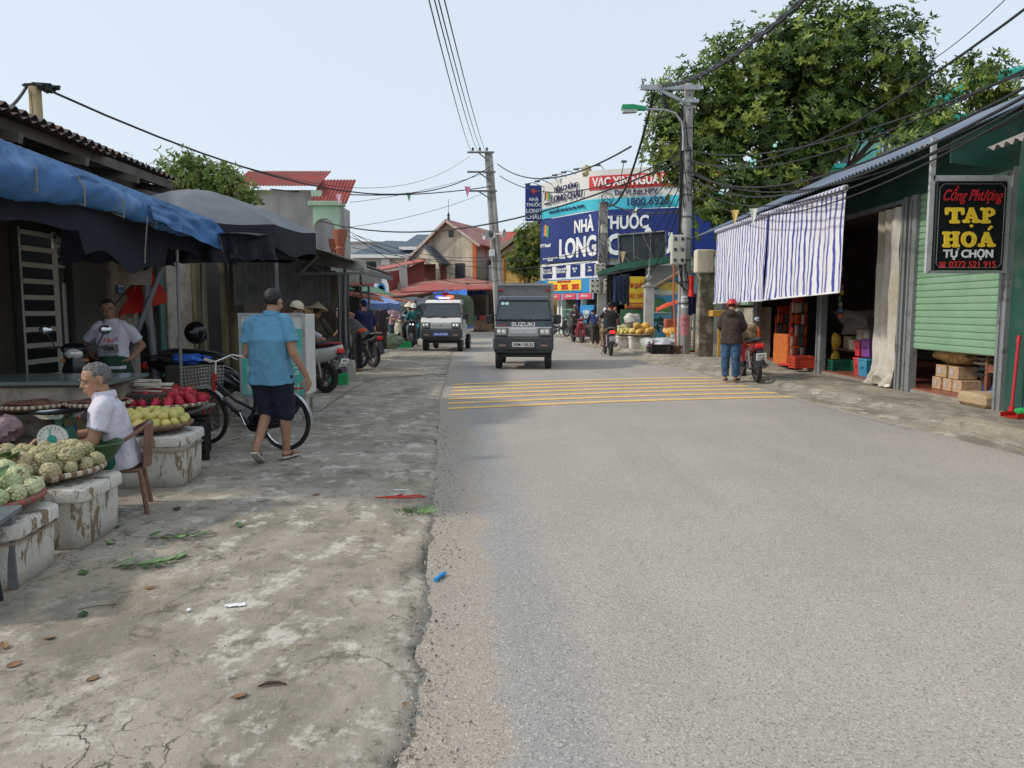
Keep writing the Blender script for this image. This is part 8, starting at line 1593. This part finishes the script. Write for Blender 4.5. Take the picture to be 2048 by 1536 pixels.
    if hair:
        q = MB(); n = 20; rs = []
        for i in range(1, 11):
            th = PI * i / 12; ring = []
            for k in range(n):
                ph = 2 * PI * k / n; d = V((math.sin(th) * math.cos(ph), math.sin(th) * math.sin(ph), math.cos(th))); fr_ = max(0, -d.y)
                cut = (d.z < .60 - .0 and fr_ > .50) or d.z < (-.78 if d.y > .1 else -.05) * hcov; g_ = .9 if cut else 1.075 + .02 * noise.noise(d * 5)
                ring.append(HP(.074 * d.x * g_, .012 + .093 * d.y * g_, .028 + .088 * d.z * g_))
            rs.append(ring)
        q.rings(rs); o = q.build('hair', hair, b, ang=180); mod(o, 'SUBSURF', levels=2, render_levels=2); tx = bpy.data.textures.get('tufts') or bpy.data.textures.new('tufts', 'CLOUDS'); tx.noise_scale = .018; mod(o, 'DISPLACE', texture=tx, strength=.014, mid_level=.5, texture_coords='LOCAL')
    if shirt:
        q = MB(); g = .022 * loose; hem = P - (Cn - P).normalized() * (.06 + shirtlow)
        S = [(hem, .165 * f + g * 1.3, .125 * f + g, hx), (P, .165 * f + g, .12 * f + g, hx), (W2, .148 * f + g, .112 * f + g, hx + sx), (Cn, .158 * f + g, .118 * f + g * .8, sx), (Cn.lerp(N_, .55), .148 + g * .4, .098 + g * .4, sx), (Cn.lerp(N_, .82), .115, .078, sx), (Cn.lerp(N_, .97), .075, .066, sx)]
        sects(q, S)
        for a in 'RL':
            sh, el, wr = J['sh' + a], J['el' + a], J['wr' + a]; q2 = sh.lerp(el, min(1, sleeve / .5 * .72)) if sleeve <= .5 else el
            cap2(q, Cn.lerp(sh, .75) + (N_ - Cn) * .3, sh, .055, .050 + g * .3); q.ell(sh, (.052 + g * .2,) * 3, 12); cap2(q, sh, q2, .050 + g * .4, .056 + g * .8, 14, True)
            if sleeve > .5: q.ell(el, (.055 + g * .4,) * 3, 12); cap2(q, el, el.lerp(wr, min(1, (sleeve - .5) * 2)), .052 + g * .5, .036 + g * .4, 14, True)
        s_ = cloth(q, 'shirt', shirt)
        if neckcol: m2 = MB(); c = Cn.lerp(N_, .95); t_ = (N_ - Cn).normalized(); M3 = Matrix.Translation(c) @ t_.to_track_quat('Z', 'Y').to_matrix().to_4x4(); m2.lathe([(.070, -.005), (.072, .035), (.080, .012), (.080, -.012), (.070, -.005)], 24, M=M3, cap=False); m2.build('collar', neckcol, b)
    if legs:
        q = MB(); g = .018; sects(q, [(P + (Cn - P).normalized() * .10, .150 * f + g, .112 * f + g, hx), (P, .165 * f + g, .122 * f + g, hx), (P - V((0, 0, .10)) if 'sit' not in J else P - (Cn - P).normalized() * .06, .155 * f + g, .115 * f + g, hx)])
        for a in 'RL':
            hp, kn, an = J['hip' + a], J['kn' + a], J['an' + a]
            q.ell(hp, (.09 * f + g,) * 3, 14); cap2(q, hp, kn if leglen >= .5 else hp.lerp(kn, leglen * 2), .092 * f + g, .070 + g * 1.2, 16, leglen <= .5)
            if leglen > .5: q.ell(kn, (.066 + g,) * 3, 12); cap2(q, kn, kn.lerp(an, (leglen - .5) * 2), .066 + g, .055 + g * 1.2, 16, True)
        cloth(q, 'trousers' if leglen > .8 else 'shorts', legs)
    if shoe:
        for a in 'RL':
            an, fd = J['an' + a], J['ft' + a].normalized(); sd = fd.cross(V((0, 0, 1))).normalized(); q = MB(); c = an - V((0, 0, .075)) - V((0, 0, 1)) * 0
            up_ = sd.cross(fd).normalized(); q.hull([c + fd * x + sd * y + up_ * z for x, y, z in ((-.08, -.03, 0), (-.08, .03, 0), (.0, -.035, 0), (0, .035, 0), (.12, -.045, 0), (.12, .045, 0), (.19, -.02, 0), (.19, .025, 0), (-.08, -.03, .018), (-.08, .03, .018), (.12, -.045, .016), (.12, .045, .016), (.19, -.02, .016), (.19, .025, .016))]); o = q.build('sandal', shoe, b)
            MB().tube([c + fd * .02 + sd * .04 + up_ * .02, c + fd * .07 + sd * .02 + up_ * .05, c + fd * .12 + up_ * .03], .008, 6).tube([c + fd * .02 - sd * .04 + up_ * .02, c + fd * .07 - sd * .02 + up_ * .05, c + fd * .12 + up_ * .03], .008, 6).build('strap', BK, o)
    if extra: extra(b, HP, M, J)
    return b
def stand(**k):
    J = dict(pel=(0, 0, .88), chest=(0, .01, 1.18), neck=(0, .02, 1.40), head=(0, -.01, 1.53), shR=(.155, .01, 1.33), shL=(-.155, .01, 1.33), elR=(.22, .03, 1.06), elL=(-.22, .03, 1.06), wrR=(.23, -.03, .83), wrL=(-.23, -.03, .83),
             hipR=(.09, 0, .84), hipL=(-.09, 0, .84), knR=(.10, -.02, .46), knL=(-.10, -.02, .46), anR=(.10, 0, .085), anL=(-.10, 0, .085), ftR=(.15, -1, 0), ftL=(-.15, -1, 0)); J.update(k); return J
def ride(**k):
    """seated on a motorbike, hands on the bars; faces -Y, seat at z = .80"""
    J = dict(pel=(0, .18, .90), chest=(0, .10, 1.20), neck=(0, .06, 1.41), head=(0, .01, 1.54), shR=(.155, .07, 1.34), shL=(-.155, .07, 1.34), elR=(.28, -.10, 1.14), elL=(-.28, -.10, 1.14), wrR=(.28, -.32, 1.04), wrL=(-.28, -.32, 1.04),
             hipR=(.10, .12, .86), hipL=(-.10, .12, .86), knR=(.20, -.24, .74), knL=(-.20, -.24, .74), anR=(.17, -.12, .36), anL=(-.17, -.12, .36), ftR=(.1, -1, 0), ftL=(-.1, -1, 0), pnR=(0, 0, -1), pnL=(0, 0, -1)); J.update(k); return J
def hel(col, visor=None, strap=True, full=False):
    M_ = pm('helm_%d_%d_%d' % tuple(int(c * 99) for c in col), col, .22, .05, 4, 0, coat=.4)
    def fn(b, HP, M, J):
        q = MB(); n = 22; rs = []
        for i in range(0, 9):
            th = .05 + (PI * (.56 if not full else .72)) * i / 8; rs.append([HP(.108 * math.sin(th) * math.cos(2 * PI * k / n), .018 + .128 * math.sin(th) * math.sin(2 * PI * k / n) , .020 + .122 * math.cos(th) + (.018 * max(0, -math.sin(2 * PI * k / n)) * (i > 6))) for k in range(n)])
        q.rings(rs); o = q.build('helmet', M_, b, ang=60)
        MB().grid(lambda u, v: HP((.108 + .01 * v) * math.cos(-PI * (.15 + .7 * u)), .018 + (.128 + .06 * v) * math.sin(-PI * (.15 + .7 * u)), .015 - .015 * v), 12, 3, 0, .004).build('peak', M_ if not visor else visor, o)
        MB().tube([HP(-.088, .0, -.02), HP(-.06, -.03, -.09), HP(0, -.05, -.115), HP(.06, -.03, -.09), HP(.088, 0, -.02)], .006, 5).build('chin_strap', BK, o)
    return fn
def cone_hat(b, HP, M, J):
    q = MB(); m_ = M.to_4x4(); m_.translation = HP(0, .01, .05); q.lathe([(.22, -.01), (.225, 0), (.11, .085), (.01, .165), (0, .17)], 32, M=m_, cap=False); q.lathe([(.215, -.012), (.11, .075), (0, .155)], 32, M=m_, cap=False); q.build('conical_hat', pm('palm_leaf_hat', (.60, .50, .34), .7, .1, 20, .2), b, ang=25)
BLU = pm('blue_polo_cloth', (.11, .28, .42), .85, .10, 3, .8, .03, bs=6); NVS = pm('navy_shorts_cloth', (.012, .016, .032), .9, .2, 4, .3); WTS = pm('white_tee_cloth', (.58, .55, .62), .85, .06, 3, .8, .03, bs=7)
FLIP = pm('sandal_cream', (.50, .46, .38), .7)
# 1 walking man in blue polo, seen from behind
c = V(G(545, 925, .03)); c.x = W(556, 700, 7.1).x
J = stand(pel=(0, 0, .845), chest=(.0, .03, 1.12), neck=(-.01, -.02, 1.35), head=(-.012, -.07, 1.465), face=(-.15, -1, -.35), shR=(.185, .01, 1.285), shL=(-.19, .02, 1.285), elR=(.255, .05, 1.01), elL=(-.235, .03, 1.0), wrR=(.31, -.05, .80), wrL=(-.20, -.17, .92), hdR=(.15, -.35, -1), pnR=(-.9, -.3, 0), hdL=(.1, -1, .25), pnL=(.6, .2, -.4),
          hipR=(.09, .01, .80), hipL=(-.09, 0, .80), knR=(.075, -.12, .45), knL=(-.085, -.09, .46), anR=(.055, -.16, .09), anL=(-.09, .17, .155), ftR=(.25, -1, 0), ftL=(-.12, -.85, -.5))
for q_ in ('sh', 'el', 'wr', 'hd', 'pn', 'hip', 'kn', 'an', 'ft'):
    f_ = lambda v: (-v[0], v[1], v[2]); r_, l_ = J.get(q_ + 'R'), J.get(q_ + 'L')
    if r_: J[q_ + 'L'] = f_(r_)
    if l_: J[q_ + 'R'] = f_(l_)
for q_ in 'RL': J['sh' + q_] = (J['sh' + q_][0] * .84, J['sh' + q_][1], J['sh' + q_][2]); J['el' + q_] = (J['el' + q_][0] * .9, J['el' + q_][1], J['el' + q_][2])
# built facing -Y, then turned so that he walks away; mirrored joints keep his right arm on the right of the picture
person('man seen from behind walking in a light blue polo shirt, navy shorts and flip flops', (c.x, c.y + .02, .03), PI + rad(-6), J, BLU, NVS, 1.0, HAIRB, FLIP, .47, .55, .008, face=False, neckcol=BLU, shirtlow=.05, loose=1.15, fat=1.06, curl=.45, scale=1.0)
# 2 seated fruit seller in profile
P0 = V((W(238, 930, 5.2).x, 5.2, .0))
J = dict(pel=(0, 0, .42), chest=(0, -.05, .66), neck=(0, -.07, .845), head=(.0, -.115, .945), face=(.35, -1, -.12), shR=(.15, -.055, .775), shL=(-.15, -.055, .775), elR=(.22, -.13, .55), elL=(-.21, -.17, .55), wrR=(.13, -.38, .50), wrL=(-.12, -.42, .54), hipR=(.09, -.05, .40), hipL=(-.09, -.05, .40), knR=(.14, -.44, .42), knL=(-.13, -.44, .42), anR=(.13, -.40, .085), anL=(-.12, -.42, .085), ftR=(.1, -1, 0), ftL=(-.1, -1, 0), pnR=(-.3, 0, -1), pnL=(.3, 0, -1), sit=(0, 0, 1))
seller = person('seated grey haired fruit seller in white T shirt and green shorts seen in profile', P0, rad(-68), J, WTS, pm('green_shorts_cloth', (.015, .12, .07), .85, .2, 4, .3), 1.05, HAIRG, FLIP, .46, .42, .008, face=True, neckcol=WTS, shirtlow=.02, loose=.9, fat=.98, curl=.9)
m = MB()
for k in range(7): m.box((.05 + .018 * k - .08, -.242 - .004 * abs(k - 3) , .60 - .004 * k), (.012, .006, .10 + .03 * (k % 3)))
m.build('shirt_print', pm('print_navy', (.03, .07, .2), .8, .4, 20), seller); MB().box((-.06, -.233, .69), (.035, .006, .02)).build('print_red', RED, seller)
ch = thing('plastic_chair', 'worn brown plastic armchair with splayed legs under the fruit seller', 'chair', P0 + V((0, 0, .03)), rad(-68)); ch.scale = (.76, .74, .84); CHM = pm('chair_brown', (.20, .10, .075), .55, .2, 6, .1, dirt=(.34, .26, .2), ds=5, da=.3)
MB().box((0, .0, .355), (.42, .42, .03), bev=.012).build('seat', CHM, ch)
m = MB(); arc = [V((.26 * math.cos(a) * 1.0, .04 + .25 * math.sin(a), .60 + .13 * max(0, math.sin(a)))) for a in [PI * k / 16 for k in range(17)]]; m.tube([V((.25, -.2, .52))] + arc + [V((-.25, -.2, .52))], .017, 8); m.build('arm_rail', CHM, ch)
MB().grid(lambda u, v: (.19 * math.cos(PI * (.18 + .64 * u)) * 1.15, .22 + .06 * math.sin(PI * u) + .03 * v, .37 + .35 * v), 10, 8, 0, .01).build('backrest', CHM, ch)
for a in (-1, 1):
    for b_ in (-1, 1): MB().tube([(a * .24, b_ * .24, 0), (a * .19, b_ * .19, .35)] + ([(a * .25, -.2, .52)] if b_ < 0 else []), [.024, .02] + ([.018] if b_ < 0 else []), 8).build('leg', CHM, ch)
bw_ = tag(MB().lathe([(0, 0), (.09, 0), (.13, .05), (.17, .12), (.18, .125), (.175, .13), (.16, .12), (.12, .05), (0, .02)], 30).build('green_bowl', pm('bowl_green', (.05, .10, .045), .4, .12, 4, .05), loc=W(190, 905, 4.88) - V((0, 0, .06))), 'dark green plastic bowl held in the seller lap', 'bowl')
# 3 standing man, hands on hips
P0 = V((W(226, 700, 8.45).x, 8.45, .03))
J = stand(head=(-.02, -.03, 1.50), neck=(0, .01, 1.37), face=(.25, -1, -.08), shR=(.15, .01, 1.31), shL=(-.155, .01, 1.30), elR=(.29, .10, 1.08), elL=(-.33, .10, 1.10), wrR=(.19, -.03, .93), wrL=(-.20, -.02, .95), hdR=(-.8, -.5, -.35), hdL=(.8, -.5, -.35), pnR=(-.3, .5, .6), pnL=(.3, .5, .6))
P0.z = .03 - .06
sm = person('man in a white printed T shirt standing with hands on hips by the slanted pipe', P0, rad(12), J, WTS, pm('dark_green_trousers', (.02, .05, .03), .9, .2), .85, HAIRB, FLIP, .5, 1.0, .009, neckcol=WTS, shirtlow=.0, curl=.3, loose=.7, scale=.97)
pr = MB().box((.02, -.142, 1.06), (.15, .004, .10), bev=.002); o = pr.build('shirt_print', pm('print_scene', (.22, .24, .22), .8, .7, 40), sm)
text('Huế', .085, RED, sm, (.02, -.158, 1.155), (PI / 2 + .1, 0, 0), .01, .001, shear=.3); text('VIETNAM', .035, DKB, sm, (.02, -.15, .985), RY, .005, .001)
# 4 woman at the red motorbike
gq = G(1462, 763, .03)
J = stand(head=(.02, -.05, 1.50), face=(.3, -1, -.5), elR=(.24, -.06, 1.08), wrR=(.18, -.26, .98), elL=(-.22, -.08, 1.07), wrL=(-.10, -.28, 1.0), hdR=(0, -1, 0), hdL=(.3, -1, 0), knR=(.11, -.01, .46), knL=(-.10, .02, .46))
ww = person('woman in dark knitted hoodie, blue trousers and red helmet loading the parked motorbike', (gq.x, gq.y + .05, .03), rad(150), J, pm('brown_knit', (.055, .04, .035), .95, .4, 60, .6, bs=120), pm('denim_blue_trousers', (.04, .09, .17), .9, .25, 5, .4), 1.0, HAIRB, pm('sandal_brown', (.15, .07, .04), .7), .98, .97, .011, face=False, shirtlow=.06, loose=1.5, fat=1.06, extra=hel((.50, .02, .02)), scale=.98)
MB().ell((0, .12, 1.36), (.10, .07, .08), 12).build('hood', pm('brown_knit', (.055, .04, .035)), ww)
gr = G(1515, 765, .03)
bagblob('grocery_bag', 'clear plastic bag of orange and red groceries on the parked motorbike seat', 'bag', (gr.x - .10, gr.y + .62, .80), (.22, .2, .2), pm('bag_mixed', (.55, .36, .22), .3, .6, 7, .8, .03), 4, .45, 24)
bagblob('orange_bags', 'bunch of orange net bags hanging at the handlebar of the parked motorbike', 'bag', (gr.x + .22, gr.y + 1.0, .55), (.14, .14, .28), pm('bag_orange', (.55, .10, .02), .4, .5, 12, .8), 7, .5, 18)
t = thing('crate_tray', 'orange display tray of packets behind the parked motorbike', 'tray', (6.35, 17.6, ZS)); MB().box((0, 0, .35), (.3, .9, .7), bev=.02).build('tray_body', pm('pack_orange', (.62, .16, .03), .3, .5, 25, .3), t)
# riders (built facing -Y; rz turns them along their machines)
BKS = pm('black_shirt_cloth', (.018, .018, .02), .9, .2, 4, .3)
def on_bike(label, loc, heading, dz=0, back=0, **kw):
    """heading is the machine's +x direction; the rider's -Y must point along it"""
    d = V((math.cos(heading), math.sin(heading), 0)); J = kw.pop('J', ride()); return person(label, V(loc) - d * (.32 + back) + V((0, 0, dz)), heading + PI / 2, J, **kw)
g = G(1222, 712, 0); on_bike('rider in a black shirt and khaki shorts seen from behind on the grey motorbike', (g.x - .02, g.y + .70, 0), rad(91), shirt=BKS, legs=pm('khaki_cloth', (.25, .19, .11), .9), hair=HAIRB, sleeve=.5, leglen=.55, vox=.014, face=False, fat=1.15, loose=1.2, shoe=pm('sandal_brown', (.15, .07, .04), .7), scale=1.0)
g = G(1157, 686, 0); on_bike('rider in dark patterned jacket and hood on the dark red scooter', (g.x, g.y + .55, 0), rad(-78), shirt=pm('patterned_jacket', (.09, .06, .07), .9, .6, 30), legs=pm('dark_trousers', (.05, .04, .045), .9), hair=None, sleeve=1, leglen=1, vox=.016, face=False, skin=.7, extra=hel((.10, .07, .08), full=True))
gr = G(735, 735, .03); on_bike('woman in navy hooded jacket seen from behind on the dark market motorbike', (gr.x - .22, gr.y + .50, .0), rad(112), shirt=pm('navy_hoodie', (.025, .03, .10), .9, .2), legs=pm('navy_dark', (.015, .018, .04), .9), hair=pm('navy_hoodie', (.025, .03, .10)), hcov=2.2, sleeve=1, leglen=1, vox=.014, face=False, loose=1.4)
g = G(822, 696, 0); TLJ = pm('teal_jacket', (.02, .13, .14), .85, .2, 4)
on_bike('rider in teal uniform jacket and white helmet on the black scooter', (g.x + .02, g.y + .60, 0), rad(-86), shirt=TLJ, legs=TLJ, hair=HAIRB, sleeve=1, leglen=1, vox=.015, extra=hel((.65, .65, .63)))
person('pillion rider in black with conical hat behind the teal jacketed rider', (g.x - .22, g.y + 1.35, 0), 0, ride(), pm('pillion_black', (.02, .02, .025), .9), pm('pillion_black', (.02, .02, .025)), .8, HAIRB, None, 1, 1, .016, extra=cone_hat)
gq = V((W(604, 690, 13.3).x - .3, 13.6, .03)); person('person in pale grey long sleeves and cream helmet leaning over the white scooter', gq, rad(125), stand(pel=(0, .1, .82), chest=(0, -.02, 1.10), neck=(0, -.1, 1.30), head=(0, -.16, 1.42), face=(0, -1, -.3), shR=(.17, -.07, 1.24), shL=(-.17, -.07, 1.24), elR=(.22, -.24, 1.05), elL=(-.2, -.24, 1.05), wrR=(.2, -.5, .90), wrL=(-.16, -.5, .90)), pm('pale_grey_shirt', (.42, .41, .47), .85, .1, 4), DKW, 1, HAIRB, None, 1, 1, .012, face=False, extra=hel((.62, .56, .42)), loose=1.2)
# bending woman by the curtain post
gq = G(716, 744, .03)
bwm = person('barefoot woman in grey and orange top bending beside the tied curtain', (gq.x, gq.y + .1, .03), rad(-75), stand(pel=(0, .1, .84), chest=(0, -.10, 1.05), neck=(.02, -.28, 1.20), head=(.04, -.38, 1.27), face=(-.4, -.9, -.3), shR=(.17, -.2, 1.16), shL=(-.16, -.2, 1.16), elR=(.24, -.12, 1.28), elL=(-.22, -.36, .98), wrR=(.2, -.32, 1.38), wrL=(-.14, -.52, .82), hdR=(0, -1, .3)), pm('grey_blouse', (.12, .12, .125), .85, .2), pm('black_trousers', (.010, .010, .012), .9), 1.1, HAIRG, pm('sandal_brown', (.15, .07, .04), .7), .4, 1, .012, loose=1.3)
MB().ell((.02, .06, .93), (.2, .15, .08), 14).build('waist_wrap', pm('orange_wrap', (.55, .13, .03), .8, .2), bwm)
# sellers further off
SQ = dict(pel=(0, .05, .42), chest=(0, 0, .72), neck=(0, -.05, .93), head=(0, -.09, 1.05), shR=(.17, -.02, .86), shL=(-.17, -.02, .86), elR=(.24, -.14, .65), elL=(-.24, -.14, .65), wrR=(.12, -.36, .62), wrL=(-.12, -.36, .62), hipR=(.09, 0, .40), hipL=(-.09, 0, .40), knR=(.16, -.38, .48), knL=(-.16, -.38, .48), anR=(.14, -.32, .085), anL=(-.14, -.32, .085), ftR=(.1, -1, 0), ftL=(-.1, -1, 0), sit=(0, 0, 1))
CAMO = pm('camouflage_cloth', (.07, .065, .045), .9, .8, 9, .2)
Js = {k: V(v) + V((0, 0, .30)) if k[:2] not in ('ft', 'si') else V(v) for k, v in SQ.items()}
person('seller in conical straw hat and dark camouflage clothes seated behind the goods', (W(638, 650, 15.4).x - .1, 15.5, .03), rad(160), Js, CAMO, CAMO, .9, HAIRB, None, 1, 1, .013, face=False, extra=cone_hat, loose=1.4)
tag(MB().box((0, 0, .33), (.45, .4, .66), bev=.02).build('wooden_box', DKW, loc=(W(638, 650, 15.4).x, 15.55, .03)), 'dark wooden box seat under the conical hat seller', 'box')
person('dim figure in dark clothes standing under the pale blue parasol', (W(762, 640, 25.5).x, 25.5, .03), rad(35), stand(face=(.5, -1, -.1), elR=(.25, -.1, 1.1), wrR=(.2, -.32, 1.05)), pm('maroon_dark', (.04, .025, .03), .9), pm('brown_dark', (.06, .03, .03), .9), .9, HAIRB, None, .5, 1, .018)
person('figure in pink patterned shirt and sun hat standing by the vegetable piles', (W(787, 640, 30).x, 30, .03), rad(20), stand(face=(.3, -1, -.3), elL=(-.24, -.1, 1.08), wrL=(-.1, -.3, 1.05), elR=(.24, -.1, 1.08), wrR=(.1, -.3, 1.0)), pm('pink_print', (.42, .25, .28), .85, .5, 20), pm('jeans_teal', (.03, .07, .09), .9), 1, HAIRB, None, .9, 1, .018, extra=hel((.36, .34, .28)))
person('dim seated vendor in the dark market hall behind the counter', (W(942, 625, 50.8).x, 51.3, .13), 0, Js, pm('vendor_dull', (.08, .05, .04), .9), DKW, .7, HAIRB, None, .5, 1, .03, face=False)
person('woman in red headscarf sitting by the fruit at the pharmacy side', (W(1235, 640, 28.5).x + .05, 29.6, .02), rad(10), stand(), pm('patterned_blouse', (.25, .2, .2), .85, .7, 25), DKW, 1, pm('red_scarf', (.6, .07, .05), .8), None, .5, 1, .018, face=True, hcov=2.2, scale=.92)
person('person in navy top bending beside the square pole', (W(1194, 640, 30).x, 30.5, .02), rad(200), stand(pel=(0, .1, .84), chest=(0, -.08, 1.08), neck=(0, -.2, 1.24), head=(0, -.28, 1.30), shR=(.17, -.15, 1.18), shL=(-.17, -.15, 1.18), elR=(.2, -.3, .98), elL=(-.2, -.3, .98), wrR=(.15, -.4, .8), wrL=(-.15, -.4, .8)), pm('navy_top', (.02, .035, .12), .9), DKW, 1, HAIRB, None, .9, 1, .02, face=False)
person('vendor with white hat behind the pale green fruit heap', (W(1225, 640, 28.8).x - .1, 30.2, .02), 0, stand(), pm('pale_print', (.4, .38, .36), .85, .3, 20), DKW, 1, HAIRB, None, .5, 1, .02, extra=hel((.6, .58, .54)), scale=.9)

for t_ in CABS:
    c_ = t_.location + Matrix.Rotation(t_.rotation_euler.z, 3, 'Z') @ V((.33, .86, .42)); person('driver seen dimly behind the windscreen of the %s truck' % ('dark navy' if t_ is CABS[0] else 'white canvas covered'), c_, t_.rotation_euler.z, dict(SQ, wrR=(.12, -.40, .74), wrL=(-.12, -.40, .74)), pm('driver_shirt', (.20, .22, .26), .9), DKW, 1, HAIRB, None, .5, 1, .02)
# ================= trees =================
def g3(s): return max(-1.7 * s, min(1.7 * s, random.gauss(0, s)))
def tree(label, base, trunk_h, blobs, nclump, leaf_s, mats, r0=.16, per=26, name='tree', seed=3, branches=9, spread=.5, cat='tree', flat_=.6):
    random.seed(seed); t = thing(name, label, cat, base); top = V((0, 0, trunk_h)); m = MB(); bl = [(V(c) - V(base), V(r)) for c, r in blobs]
    cen = sum((c for c, r in bl), V((0, 0, 0))) / len(bl)
    m.tube([V((0, 0, -.05)), top * .5 + V((.08, .05, 0)), top, top.lerp(cen, .5)], [r0, r0 * .8, r0 * .62, r0 * .4], 10)
    for c, r in bl:
        mid = top.lerp(c, .5) + V((U(-.3, .3), U(-.3, .3), U(-.2, .3))); m.tube([top, mid, c], [r0 * .5, r0 * .34, r0 * .14], 7)
        for k in range(branches):
            d = V((U(-1, 1) * r.x, U(-1, 1) * r.y, U(-.6, 1) * r.z)) * .85; q = c + d; s = mid.lerp(c, U(0, 1)); m.tube([s, s.lerp(q, .5) + V((0, 0, U(0, .25))), q], [r0 * .16, r0 * .10, r0 * .03], 5, cap=False)
    m.build('trunk', pm('bark', (.11, .085, .065), .95, .35, 9, .5), t, fix=False)
    vs = []; fs = []; mi = []; tot = sum(r.x * r.y * r.z for c, r in bl) 
    for c, r in bl:
        for q in range(int(nclump * r.x * r.y * r.z / tot) + 1):
            while True:
                d = V((U(-1, 1), U(-1, 1), U(-1, 1)))
                if .25 < d.length < 1: break
            d = d.normalized() * (d.length ** .45); cc = c + V((d.x * r.x, d.y * r.y, d.z * r.z)); k_ = noise.noise(cc * .55 + V((seed, 0, 0)))
            if k_ < -.33: continue
            mt = random.choice((0, 0, 1, 2)) if k_ < .1 else random.choice((0, 1, 1, 2)); cs = U(.6, 1.25) * spread
            for w_ in range(int(per * U(.5, 1.3))):
                if w_ % 6 == 0: tp = cc + V((g3(cs * .5), g3(cs * .5), g3(cs * .5 * flat_))); td = ((tp - c).normalized() + V((U(-.4, .4), U(-.4, .4), .5))).normalized(); ta = td.orthogonal().normalized()
                a = (Matrix.Rotation((w_ % 6) * 1.05 + U(-.2, .2), 3, td) @ ta + td * U(-.1, .7)).normalized(); p = tp; b = a.cross(td + V((U(-.3, .3), U(-.3, .3), 0))).normalized(); L_ = leaf_s * U(.6, 1.25); i = len(vs)
                nn = a.cross(b).normalized() * L_ * .12; vs += [p, p + a * L_ * .5 + b * L_ * .24 + nn, p + a * L_, p + a * L_ * .5 - b * L_ * .24 + nn]; fs.append((i, i + 1, i + 2, i + 3)); mi.append(mt)
    me = bpy.data.meshes.new('crown'); me.from_pydata([tuple(v) for v in vs], [], fs); [me.materials.append(x) for x in mats]; me.polygons.foreach_set('material_index', mi); me.update()
    o = bpy.data.objects.new('crown', me); C.objects.link(o); o.parent = t; return t
LM = [leafmat('foliage_dark', (.045, .092, .02)), leafmat('foliage_mid', (.095, .165, .03)), leafmat('foliage_bright', (.20, .28, .05))]
def BL(lst, D): return [(W(px, py, D + dd), (rx / F * D, rx / F * D * .8, rz_ / F * D)) for px, py, rx, rz_, dd in lst]
tree('big spreading evergreen tree towering over the grocery roof and near pole', (px2x(1560, 27), 27, 0), 4.6, BL([(1400, 210, 95, 75, 0), (1500, 150, 100, 90, .5), (1640, 110, 120, 100, 0), (1770, 110, 85, 85, -.5), (1390, 300, 95, 70, 0), (1520, 270, 110, 90, 0), (1640, 240, 100, 85, 0), (1780, 190, 90, 60, 0), (1460, 380, 90, 60, -.5), (1570, 370, 90, 60, 0), (1680, 300, 50, 35, 0), (1760, 270, 40, 40, 0), (1430, 430, 50, 40, -1)], 26), 2150, .205, LM, .34, 34, seed=4, spread=.62, branches=8)
tree('smaller loose tree at the right edge rising over the blue roof', (px2x(1900, 21), 21, 0), 4.0, BL([(1880, 250, 60, 34, 0), (1965, 155, 55, 45, 0), (1840, 300, 60, 35, 0), (2010, 220, 50, 40, 0), (1930, 330, 90, 40, 0)], 20.5), 330, .18, LM, .12, 26, seed=8, spread=.45)
LM2 = [LM[1], leafmat('foliage_yellowish', (.14, .20, .05)), leafmat('foliage_light', (.20, .27, .08))]
tree('light green frangipani like tree behind the left corrugated roof', (px2x(420, 20), 20, 0), 3.5, BL([(345, 335, 45, 35, 0), (410, 360, 60, 35, 0), (462, 368, 36, 28, 0), (380, 390, 60, 30, 0), (490, 398, 26, 20, 0)], 19.5), 210, .15, LM2, .1, 28, seed=5, spread=.36)
tree('bushy green tree between the yellow house and the pharmacy', (px2x(1058, 50), 51, 0), 2.5, BL([(1062, 480, 28, 35, 0), (1050, 520, 32, 30, 0), (1065, 545, 20, 25, 0)], 50.5), 200, .24, LM, .14, 26, seed=9, spread=.5)
tree('small bush seen through the porch arch of the grey house', (px2x(655, 58), 58, 0), 2.5, BL([(655, 515, 20, 16, 0), (672, 510, 14, 12, 0)], 58), 60, .25, LM, .1, 24, seed=12)
tree('sparse sprig of leaves on the left roof ridge', (px2x(266, 17), 17.0, 0), 4.7, BL([(266, 312, 10, 10, 0)], 17), 8, .12, LM2, .03, 16, seed=13, branches=1)
